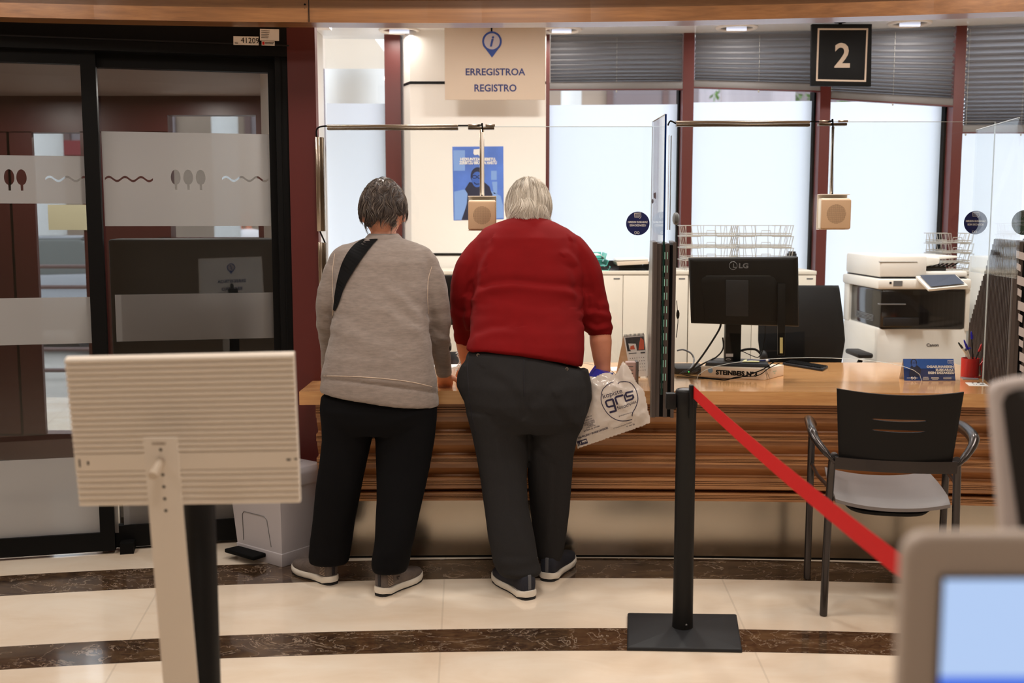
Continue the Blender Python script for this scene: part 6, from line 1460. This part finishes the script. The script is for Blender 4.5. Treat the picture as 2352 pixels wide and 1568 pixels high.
def wfold(p, n):
    u, v = UV(p); f = 0
    f += .0035 * nz(p, (5, 5, 22), 3) + .0015 * nz(p, (14, 10, 34), 8)
    diag = V((p.x * 20 + p.z * 22, p.y * 6, p.z * 8 - p.x * 8)); f += .0045 * noise.noise(diag) * gs(u - 930, 70) * gs(v - 730, 90)
    f += .010 * crease(u, v, [(905, 655), (940, 690), (985, 742)], 16) + .009 * crease(u, v, [(870, 690), (930, 730), (985, 772)], 18)
    f += .008 * crease(u, v, [(780, 740), (840, 770), (890, 800)], 22) + .006 * crease(u, v, [(770, 620), (800, 640), (790, 690)], 14)
    f += .012 * crease(u, v, [(996, 768), (1038, 775), (1040, 765)], 10) + .009 * crease(u, v, [(725, 742), (750, 750), (770, 745)], 10) + .008 * crease(u, v, [(728, 768), (762, 775)], 9)
    if v > 866 + (u - 733) * .12: f += -.003
    f -= .006 * gs(v - (866 + (u - 733) * .125), 5) * (740 < u < 1005)
    return f
top, bvw = fuse('grey_top', mb, .0065, 5, M['grey_knit'], t, wfold)
seam(top, bvw, [(735, 863), (800, 864), (880, 869), (950, 878), (1010, 893)], .0016, M['stitch'])
seam(top, bvw, [(769, 582), (764, 620), (764, 665), (767, 705)], .0013, M['stitch']); seam(top, bvw, [(992, 612), (984, 640), (982, 680), (984, 720)], .0013, M['stitch'])
# collar band folded at the neck
col = MB(); cc = P(881, 545, 4.62)
col.loft([eplane(cc + V((0, oy, dz)), V((w_, 0, tl_)), V((0, d_, 0)), 28) for dz, w_, d_, oy, tl_ in ((-.014, .088, .078, 0, 0), (.004, .074, .068, .002, 0), (.016, .062, .058, .004, 0), (.012, .05, .05, .004, 0))], cap=False); col.build('collar', M['grey_knit'], top, smooth=True)
# cross-body strap lying on the back
L1 = [(846, 543), (820, 556), (800, 577), (784, 608), (774, 645), (768, 680), (765, 712)]; L2 = [(876, 540), (852, 566), (828, 598), (806, 632), (790, 662), (778, 695), (769, 714)]
mb = MB(); rr_ = []
for a, b in zip(curvepts([(x, y, 0) for x, y in L1], 5), curvepts([(x, y, 0) for x, y in L2], 5)):
    pa, pb_ = hit(bvw, a.x, a.y, .007), hit(bvw, b.x, b.y, .007)
    if pa is None or pb_ is None: continue
    if rr_ and (abs(pa.y - rr_[-1][0].y) > .05): pa = V((pa.x, rr_[-1][0].y, pa.z))
    rr_.append([pa, pb_, pb_ + V((0, -.003, 0)), pa + V((0, -.003, 0))])
mb.loft(rr_); st = mb.build('bag_strap', M['strap'], t, smooth=False)
p = hit(bvw, 766, 712, .006); m = MB(); m.tube([p, p + V((-.002, -.002, -.022))], .004, 8); m.build('strap_buckle', M['chrome'], st)
# trousers
mb = MB(); hips = [R5(895, 770, 975, 4.42, .12), R5(908, 738, 990, 4.41, .145), R5(936, 735, 1006, 4.40, .155), R5(965, 737, 1004, 4.40, .15), R5(990, 741, 1000, 4.40, .13)]
mb.loft([rowring(r) for r in hips])
WL = [R5(955, 738, 872, 4.40, .125), R5(1010, 740, 854, 4.39, .108), R5(1060, 735, 843, 4.38, .098), R5(1120, 726, 831, 4.38, .092), R5(1190, 719, 817, 4.39, .088), R5(1240, 712, 809, 4.40, .085), R5(1278, 709, 803, 4.405, .082), R5(1289, 711, 801, 4.41, .078)]
WR = [R5(955, 860, 1005, 4.40, .125), R5(1010, 862, 998, 4.38, .108), R5(1075, 864, 987, 4.36, .098), R5(1150, 866, 970, 4.33, .09), R5(1210, 863, 957, 4.30, .086), R5(1262, 858, 946, 4.28, .084), R5(1296, 853, 940, 4.275, .08), R5(1309, 857, 936, 4.275, .074)]
mb.loft([rowring(r, n=28, p=2.2) for r in WL]); mb.loft([rowring(r, n=28, p=2.2) for r in WR])
def pfold(p, n):
    u, v = UV(p); f = .003 * nz(p, (9, 9, 5), 5) + .003 * nz(p, (8, 8, 18), 2) * gs(v - 1280, 60); f += .006 * crease(u, v, [(895, 960), (925, 955), (960, 940)], 10); return f
tr, _ = fuse('black_trousers', mb, .007, 4, M['blackcloth'], t, pfold)
# body under the clothes
H = Head(P(880, 487, 4.665), .083, .1, .118, -.42, .02)
mb = MB(); mb.loft([rowring(r, .03) for r in WT[4:]] ); armt(mb, LA_[1:], .014); armt(mb, RA_[1:], .012)
mb.loft([rowring(r, .035) for r in hips]); mb.loft([rowring(r, .04, 20) for r in WL]); mb.loft([rowring(r, .04, 20) for r in WR])
mb.loft([eplane(c, V((w_, 0, 0)), V((0, d_, .02)), 24) for c, w_, d_ in ((P(881, 590, 4.60), .1, .07), (P(881, 560, 4.61), .064, .06), (P(881, 540, 4.625), .054, .056), (P(880, 520, 4.64), .054, .058), (P(880, 500, 4.65), .05, .055))])
H.mesh(mb); kl = P(758, 862, 4.705); kr = P(1021, 864, 4.705)
hand(mb, kl + V((0, 0, .0)), V((-.12, .25, -.95)), V((.1, 1, .2)), .95, .75, 1); hand(mb, kr + V((0, 0, .012)), V((.0, .62, -.62)), V((-.1, -.5, -.9)), .9, 1.25, -1)
for g in (G(757, 1330), G(888, 1358)): mb.tube([V((g.x, g.y + .02, .05)), V((g.x, g.y + .02, .2))], .03, 12)
body, _ = fuse('body', mb, .0052, 2, M['skin_f'], t); body['label'] = 'skin of the face, neck and hands'
face_parts(H, body, M['hair_a'])
def acc(d):
    if d[1] > .35: return min(1, (d[2] - .28 - .5 * (d[1] - .35)) * 3)
    ear = math.hypot((d[1] - .0) * 1.0, (d[2] + .2)) < .27 and abs(d[0]) > .6
    if ear: return 0
    if d[1] > -.05: return min(1, (d[2] - .0) * 3)
    if abs(d[0]) > .62 and d[2] < -.18: return max(0, 1 - (abs(d[0]) - .62) * 9) * (d[2] > -.6)
    return min(1, (d[2] + .60 + .1 * d[1]) * 4)
def flw(q, a, b):
    c = noise.noise(q * 7.3)
    return V((2.2 * a + .25 * q.x + 1.2 * c, -.6 * max(0, q.z) + 1.2 * b, -.75 + .4 * max(0, q.z) + .5 * c))
hair(H, t, [M['hair_a'], M['hair_b'], M['hair_c']], acc, flw, 4200, .030, .019, 3, .0011, .075)
shoe(t, G(766, 1341) + V((0, .0, 0)), (-.19, .17), .255, .043, M['shoe_grey'], M['sole'], M['ink'], M['stitch'])
shoe(t, G(872, 1368), (.13, .20), .255, .043, M['shoe_grey'], M['sole'], M['ink'], M['stitch'])

# ---------------------------------------------------------------- man in red
t = thing('person', G(1225, 1365), 'large person with white hair in a crimson jumper and dark grey trousers', 'person', 'people standing at the counter')
MT = [R5(497, 1186, 1236, 4.80, .05), R5(502, 1168, 1254, 4.80, .075), R5(511, 1142, 1278, 4.79, .1), R5(524, 1112, 1304, 4.775, .12), R5(545, 1093, 1326, 4.75, .14), R5(580, 1082, 1340, 4.72, .155), R5(630, 1081, 1341, 4.68, .17), R5(680, 1084, 1338, 4.64, .182), R5(720, 1083, 1338, 4.60, .19), R5(755, 1078, 1341, 4.55, .195),
      (782, 1072, 800, 1342, 4.51, .195, 0, .012), (797, 1071, 830, 1339, 4.49, .19, 0, .026), (802, 1073, 840, 1336, 4.49, .183, 0, .030)]
ML = [(1160, 556, 4.75, .05), (1116, 574, 4.73, .07), (1085, 620, 4.70, .078), (1074, 665, 4.70, .076), (1069, 705, 4.72, .066), (1068, 735, 4.74, .058), (1067, 765, 4.78, .050), (1067, 783, 4.80, .045)]
MR = [(1262, 556, 4.75, .05), (1308, 574, 4.73, .07), (1338, 620, 4.70, .078), (1350, 665, 4.69, .072), (1362, 700, 4.68, .066), (1371, 732, 4.66, .064), (1377, 752, 4.66, .056), (1378, 768, 4.66, .051)]
mb = MB(); mb.loft([rowring(r, n=44, p=2.35) for r in MT]); armt(mb, ML); armt(mb, MR)
mb.ell(P(1346, 705, 4.67), (.03, .07, .11), 16); mb.ell(P(1078, 705, 4.68), (.03, .07, .11), 16)
def mfold(p, n):
    u, v = UV(p); f = .0022 * nz(p, (5, 5, 20), 13) + .0012 * nz(p, (12, 10, 30), 18)
    f += 0.025 * crease(u, v, [(1085, 672), (1130, 655), (1180, 650), (1240, 657), (1300, 662), (1338, 672)], 13)
    f += 0.019 * crease(u, v, [(1075, 795), (1092, 770), (1130, 757), (1180, 752)], 14) + 0.010 * crease(u, v, [(1110, 690), (1170, 700), (1240, 712), (1300, 708)], 18)
    f += 0.020 * crease(u, v, [(1088, 640), (1108, 600), (1125, 560)], 13) + 0.017 * crease(u, v, [(1086, 700), (1092, 660), (1112, 625)], 12)
    f += 0.020 * crease(u, v, [(1302, 594), (1325, 612), (1335, 645), (1337, 700)][::-1], 12) + 0.017 * crease(u, v, [(1318, 560), (1345, 600), (1362, 650), (1372, 690)][::-1], 15)
    f += 0.019 * crease(u, v, [(1340, 716), (1368, 712), (1405, 722)], 9) + 0.017 * crease(u, v, [(1342, 742), (1370, 752), (1405, 744)], 8) + .01 * crease(u, v, [(1040, 712), (1065, 722), (1082, 718)], 9)
    f += .005 * noise.noise(V((p.x * 9, p.y * 9, p.z * 30))) * gs(v - 745, 40) * (1 if u > 1330 or u < 1085 else .3)
    f -= .004 * gs(v - (748 + (u - 1350) * .1), 3) * 0
    return f
top, bvm = fuse('red_jumper', mb, .0068, 5, M['red_knit'], t, mfold)
m = MB(); cc = P(1211, 502, 4.80); m.loft([eplane(cc + V((0, oy, dz)), V((w_, 0, 0)), V((0, d_, 0)), 30) for dz, w_, d_, oy in ((-.012, .09, .078, 0), (.004, .078, .07, .0), (.012, .074, .066, .002), (.008, .066, .06, .002))], cap=False); m.build('neckband', M['red_knit'], top, smooth=True)
for arm_, nm in ((ML, 0), (MR, 1)):
    u, v, Y, r = arm_[-1]; c = P(u, v, Y); c2 = P(u, v - 13, Y); m = MB(); m.tube([c2, c2.lerp(c, .5), c, c + (c - c2) * .12], [r * 1.0, r * 1.03, r * .98, r * .88], 24); m.build('cuff', M['red_knit'], top, smooth=True)
mb = MB()
hips = [(802, 1082, 842, 1326, 4.49, .155, 0, .034), (812, 1072, 850, 1340, 4.48, .17, 0, .032), (838, 1066, 858, 1347, 4.47, .178, 0, .01), R5(880, 1062, 1350, 4.45, .18), R5(920, 1066, 1350, 4.44, .175), R5(960, 1074, 1344, 4.44, .16), R5(985, 1080, 1330, 4.44, .13)]
mb.loft([rowring(r) for r in hips])
NL = [R5(945, 1070, 1216, 4.43, .135), R5(1000, 1084, 1212, 4.42, .118), R5(1045, 1094, 1212, 4.41, .108), R5(1100, 1104, 1210, 4.39, .10), R5(1160, 1112, 1213, 4.36, .094), R5(1230, 1120, 1228, 4.32, .09), R5(1285, 1132, 1238, 4.29, .086), R5(1308, 1140, 1243, 4.275, .082), R5(1318, 1150, 1240, 4.28, .074)]
NR = [R5(945, 1208, 1350, 4.45, .14), R5(1000, 1212, 1328, 4.46, .12), R5(1045, 1212, 1317, 4.47, .11), R5(1100, 1212, 1313, 4.48, .102), R5(1170, 1218, 1308, 4.50, .095), R5(1225, 1224, 1301, 4.51, .09), R5(1268, 1230, 1294, 4.51, .086), R5(1286, 1238, 1284, 4.51, .078)]
mb.loft([rowring(r, n=28, p=2.2) for r in NL]); mb.loft([rowring(r, n=28, p=2.2) for r in NR])
# gaping side pockets
mb.loft([eplane(P(u, v, 4.44), V((a, 0, 0)), V((0, .05, 0)), 18) for u, v, a in ((1066, 836, .01), (1064, 858, .024), (1063, 885, .026), (1070, 915, .012))])
mb.loft([eplane(P(u, v, 4.44), V((a, 0, 0)), V((0, .05, 0)), 18) for u, v, a in ((1343, 846, .014), (1342, 880, .03), (1340, 915, .036), (1334, 945, .03), (1320, 975, .01))])
def mpf(p, n):
    u, v = UV(p); f = .002 * nz(p, (7, 7, 4), 25)
    f += .014 * crease(u, v, [(1203, 830), (1202, 900), (1210, 960)], 9) * .5
    f += .007 * crease(u, v, [(1206, 925), (1170, 880), (1120, 850)], 16) + .005 * crease(u, v, [(1214, 950), (1255, 905), (1290, 880)], 16)
    f += .010 * crease(u, v, [(1335, 1000), (1300, 960), (1280, 920)], 14) + .009 * crease(u, v, [(1265, 1055), (1240, 1030), (1228, 1010)], 11) + .008 * crease(u, v, [(1210, 985), (1180, 965), (1140, 955)], 14)
    f += .006 * crease(u, v, [(1182, 1180), (1200, 1220), (1230, 1290)], 13) + .006 * crease(u, v, [(1145, 1000), (1160, 1080), (1178, 1180)], 12) + .006 * crease(u, v, [(1270, 1060), (1268, 1150), (1262, 1260)], 10)
    f += .006 * nz(p, (8, 8, 26), 31) * gs(v - 1300, 28); return f
tr, bvt = fuse('charcoal_trousers', mb, .0068, 4, M['charcoal'], t, mpf)
button(tr, bvt, 1098, 815); button(tr, bvt, 1302, 847)
seam(tr, bvt, [(1082, 806), (1100, 803), (1128, 801)], .0013, M['ink'], 'pocket_welt'); seam(tr, bvt, [(1268, 823), (1290, 830), (1312, 838)], .0013, M['ink'], 'pocket_welt'); seam(tr, bvt, [(1204, 800), (1203, 850), (1204, 910)], .0012, M['ink'], 'centre_seam')
seam(tr, bvt, [(1078, 806), (1074, 850), (1080, 930), (1092, 990)], .0012, M['ink'], 'side_seam')
H = Head(P(1214, 478, 4.87), .088, .107, .118, -.55, -.06)
H.c = P(1214, 477, 4.86)
mb = MB(); mb.loft([rowring(r, .032) for r in MT[4:]]); armt(mb, ML[1:], .015); armt(mb, MR[1:], .015)
mb.loft([rowring(r, .035) for r in hips]); mb.loft([rowring(r, .045, 20) for r in NL]); mb.loft([rowring(r, .045, 20) for r in NR])
mb.loft([eplane(c, V((w_, 0, 0)), V((0, d_, .02)), 24) for c, w_, d_ in ((P(1211, 545, 4.76), .1, .08), (P(1211, 515, 4.80), .07, .066), (P(1212, 500, 4.82), .064, .062), (P(1213, 485, 4.84), .062, .06))])
H.mesh(mb)
fa = [(1378, 758, 4.66, .046), (1380, 785, 4.65, .048), (1382, 815, 4.64, .041), (1384, 840, 4.635, .034), (1386, 856, 4.63, .0305)]
fb_ = [(1067, 775, 4.79, .044), (1071, 800, 4.83, .042), (1076, 830, 4.87, .035), (1080, 850, 4.90, .03)]
armt(mb, fa); armt(mb, fb_)
hr = P(1386, 856, 4.63); hl = P(1080, 852, 4.90)
hand(mb, hr, V((0.05, .25, -.9)), V((-.2, .9, .2)), 1.0, .8, 1)
hand(mb, hl + V((0, 0, .01)), V((.1, .8, -.35)), V((0, -.3, -.9)), 1.0, .55, 1)
for g in (G(1195, 1356), G(1262, 1322)): mb.tube([V((g.x, g.y + .02, .05)), V((g.x, g.y + .02, .2))], .03, 12)
body, _ = fuse('body', mb, .0052, 2, M['skin_m'], t); body['label'] = 'skin of the face, neck, forearms and hands'
face_parts(H, body, M['whair_b'])
def acc(d):
    if d[1] > .3: return min(1, (d[2] - .42 - .4 * (d[1] - .3)) * 3)
    if math.hypot(d[1] - .0, d[2] + .2) < .25 and abs(d[0]) > .6: return 0
    if d[1] > -.05: return min(1, (d[2] + .0) * 3)
    return min(1, (d[2] + .66) * 4)
def flm(q, a, b): return V((.5 * q.x + .35 * a, -.35 * max(0, q.z) + .25 * b, -1.0))
hair(H, t, [M['whair_c'], M['whair_b'], M['whair_a']], acc, flm, 3400, .05, .013, 11, .0011, .085)
def acc2(d): return 1 if (d[1] < .05 and -.72 < d[2] < -.16 - .1 * abs(d[0])) else 0
def flc(q, a, b): return V((1.2 * q.x + .9 * a, -.2 + .5 * b, -.8))
h2 = hair(H, t, [M['whair_c'], M['whair_b'], M['whair_c']], acc2, flc, 2200, .036, .016, 5, .0012, .34); h2.name = 'nape_curls'
shoe(t, G(1216, 1376), (-.13, .25), .285, .047, M['shoe_navy'], M['sole'], mat('grey_tab', (90, 92, 98), .6))
shoe(t, G(1256, 1334), (.10, .24), .285, .047, M['shoe_navy'], M['sole'], bpy.data.materials['grey_tab'])

# ---------------------------------------------------------------- printed plastic bag
YG = 4.47
outl = [(1353, 866), (1366, 865), (1380, 858), (1396, 855), (1404, 858), (1411, 862), (1418, 853), (1424, 840), (1431, 829), (1441, 838), (1450, 852), (1457, 868), (1464, 881), (1479, 895), (1482, 908), (1485, 921), (1488, 940), (1493, 958), (1493, 971), (1475, 979), (1454, 986), (1420, 998), (1385, 1010), (1350, 1022), (1338, 1026), (1327, 1031), (1323, 1018), (1319, 1006), (1322, 985), (1326, 960), (1334, 930), (1342, 900), (1348, 880)]
def ins(x, y, poly):
    c = False; j = len(poly) - 1
    for i in range(len(poly)):
        (xi, yi), (xj, yj) = poly[i], poly[j]
        if (yi > y) != (yj > y) and x < (xj - xi) * (y - yi) / (yj - yi) + xi: c = not c
        j = i
    return c
def edged(x, y):
    b = 1e9
    for (x0, y0), (x1, y1) in zip(outl, outl[1:] + outl[:1]):
        dx, dy = x1 - x0, y1 - y0; t_ = max(0, min(1, ((x - x0) * dx + (y - y0) * dy) / (dx * dx + dy * dy))); b = min(b, math.hypot(x - x0 - t_ * dx, y - y0 - t_ * dy))
    return b
def depth(u, v):
    e = min(edged(u, v), 42) / 42; pz_ = V((u * .03, v * .03, 2.0)); cr = abs(noise.noise(pz_)) * .014 + abs(noise.noise(pz_ * 2.3)) * .005
    k = .35 if u < 1400 and v > 900 else 1.0
    c = .010 * crease(u, v, [(1411, 862), (1425, 900), (1436, 930)], 9) + .008 * crease(u, v, [(1440, 870), (1460, 905), (1476, 955)], 9) + .009 * crease(u, v, [(1355, 885), (1390, 878), (1415, 885)], 7) + .008 * crease(u, v, [(1450, 985), (1462, 945), (1460, 900)], 8)
    return math.sin(e * math.pi / 2) * .034 - cr * (1 - .45 * (k < 1)) * min(1, e * 4) + c * min(1, e * 4)
st_ = 3.0; nodes = {}; vs_ = []; fs_ = []
def snap(u, v):
    if ins(u, v, outl): return u, v
    b = 1e9; r = (u, v)
    for (x0, y0), (x1, y1) in zip(outl, outl[1:] + outl[:1]):
        dx, dy = x1 - x0, y1 - y0; t_ = max(0, min(1, ((u - x0) * dx + (v - y0) * dy) / (dx * dx + dy * dy))); q_ = (x0 + t_ * dx, y0 + t_ * dy); d_ = math.hypot(u - q_[0], v - q_[1])
        if d_ < b: b = d_; r = q_
    return r
def node(i, j, s):
    k = (i, j, s)
    u, v = snap(1316 + i * st_, 826 + j * st_); onb = not ins(1316 + i * st_, 826 + j * st_, outl)
    if onb: k = (i, j, 0)
    if k not in nodes: nodes[k] = len(vs_); vs_.append(P(u, v, YG - (depth(u, v) * (1 if s < 2 else -1) if not onb else 0)))
    return nodes[k]
for i in range(60):
    for j in range(70):
        u, v = 1316 + (i + .5) * st_, 826 + (j + .5) * st_
        if ins(u, v, outl):
            a_ = [node(i, j, 1), node(i + 1, j, 1), node(i + 1, j + 1, 1), node(i, j + 1, 1)]; fs_.append(a_); fs_.append([node(i, j + 1, 2), node(i + 1, j + 1, 2), node(i + 1, j, 2), node(i, j, 2)])
t = thing('plastic_bag', P(1410, 1000, YG), 'crumpled white plastic shop bag printed gris, hanging from the hand of the man in red', 'bag')
m = MB(); m.add(vs_, fs_); bag = m.build('bag_body', M['bag'], t, smooth=True)
for p in bag.data.polygons: p.use_smooth = True
bvb = BVHTree.FromPolygons(vs_, fs_)
def proj(p):
    u, v = UV(p); h = hit(bvb, u, v, .0012); return h if h is not None else p
dirx = (P(1454, 986, YG) - P(1350, 1022, YG)).normalized(); U_ = V((-dirx.z, 0, dirx.x))
DX = dirx * 1.0
def btext(mb, s, u, v, wpx, hpx, bold=.03, Xd=None):
    w_ = wpx * 4.5 / F; h_ = hpx * 4.5 / F; X_ = Xd or DX; text(mb, s, P(u, v, YG), w_, h_, X_, V((-X_.z, 0, X_.x)), bold=bold, proj=proj)
m = MB()
X2 = (P(1430, 899, YG) - P(1387, 912, YG)).normalized()
btext(m, 'kopiste', 1407, 905, 46, 15, .0, X2); 
def stroke(pts, wpx):
    q_ = curvepts([(a, b, 0) for a, b in pts], 3) if len(pts) > 2 and 0 else None
    pl = []
    for (a, b), (c, d) in zip(pts, pts[1:]):
        n_ = max(2, int(math.hypot(c - a, d - b) / 3)); pl += [(a + (c - a) * k / n_, b + (d - b) * k / n_) for k in range(n_)]
    pl.append(pts[-1]); rings = []
    for i, (x, y) in enumerate(pl):
        x0, y0 = pl[max(0, i - 1)]; x1, y1 = pl[min(len(pl) - 1, i + 1)]; l = math.hypot(x1 - x0, y1 - y0) or 1; nx_, ny_ = -(y1 - y0) / l * wpx / 2, (x1 - x0) / l * wpx / 2
        h1, h2 = hit(bvb, x + nx_, y + ny_, .0013), hit(bvb, x - nx_, y - ny_, .0013)
        if h1 is None or h2 is None: continue
        rings.append((h1, h2))
    for (a, b), (c, d) in zip(rings, rings[1:]): m.poly([a, b, d, c])
stroke([(1408, 916), (1394, 920), (1391, 923), (1395, 933), (1399, 934), (1413, 931)], 4.2); stroke([(1407, 916), (1410, 925), (1415, 943), (1400, 947)], 4.6)
stroke([(1418, 929), (1413, 914), (1416, 911), (1431, 907)], 4.4)
stroke([(1454, 898), (1438, 902), (1437, 906), (1440, 911), (1453, 907), (1455, 912), (1452, 916), (1437, 921)], 4.2); stroke([(1433, 906), (1438, 922)], 3.2)
btext(m, 'fotoc', 1430, 933, 26, 9, .0, X2); btext(m, 'opias', 1451, 926, 22, 9, .0, X2)
circ = [(1409, 877), (1400, 880), (1390, 888), (1384, 895), (1381, 908), (1381, 922), (1387, 937), (1397, 951), (1410, 961), (1424, 966), (1440, 966), (1452, 963)]; stroke([(q_.x, q_.y) for q_ in curvepts([(a, b, 0) for a, b in circ], 3)], 1.7)
circ = [(1419, 881), (1424, 877), (1436, 876), (1448, 879), (1458, 890), (1464, 905), (1465, 920), (1460, 935), (1453, 948), (1452, 956)]; stroke([(q_.x, q_.y) for q_ in curvepts([(a, b, 0) for a, b in circ], 3)], 1.7)
btext(m, 'PARA PEQUEÑAS Y GRANDES CANTIDADES', 1362, 994, 73, 6.5, .03)
btext(m, 'MATERIAL DE OFICINA', 1359, 984, 39, 3.6, .01)
for s_, u, v, w_ in (('TARJETAS', 1351, 964, 18), ('INVITACIONES', 1353, 968.5, 26), ('CALENDARIOS', 1354, 972.5, 26), ('SOBRES', 1356, 976, 14), ('TARJETONES', 1357, 980, 23)): btext(m, s_, u, v, w_, 3.4, .01)
btext(m, 'griskopisteria.com', 1437, 951, 33, 4, .0, X2); btext(m, 'C/ General Arteche, 8 20800', 1430, 977, 44, 3, .0); btext(m, 'Tf. 943 28', 1448, 977, 20, 3.2, .0)
btext(m, 'OPTICOS', 1352, 957, 15, 3, .01)
stroke([(1327, 1019), (1349, 1012)], 11.5)
m.build('print', M['bagink'], bag, smooth=False, fixn=False)
m = MB(); btext(m, '70%', 1342, 1013, 11, 4.5, .05); m.v = [v_ + V((0, -.0012, 0)) for v_ in m.v]; m.tube([(P(1332 + 3 * math.cos(a), 1018 + 4 * math.sin(a), YG)) * .9997 + V((0, -.006, 0)) for a in (0, 1, 2, 3, 4, 5)], .0007, 4); m.build('pale_print', M['paper'], bag, fixn=False)
m = MB(); m.loft([[P(u, v, YY), P(u + 3, v + 5, YY), P(u + 3, v + 5, YY + .003), P(u, v, YY + .003)] for u, v, YY in ((1351, 861, 4.5), (1358, 850, 4.55), (1367, 838, 4.60))]); 
m.loft([[P(u, v, YY), P(u + 3, v + 6, YY), P(u + 3, v + 6, YY + .003), P(u, v, YY + .003)] for u, v, YY in ((1404, 849, 4.60), (1409, 855, 4.55), (1411, 861, 4.5))]); m.build('blue_handle', mat('blue_film', (24, 40, 150), .2), t)
m = MB(); m.prism([P(1352, 864, 4.52), P(1370, 866, 4.54), P(1410, 864, 4.54), P(1408, 856, 4.6), P(1368, 846, 4.6)], (0, .004, 0)); m.build('blue_lining', bpy.data.materials['blue_film'], t)
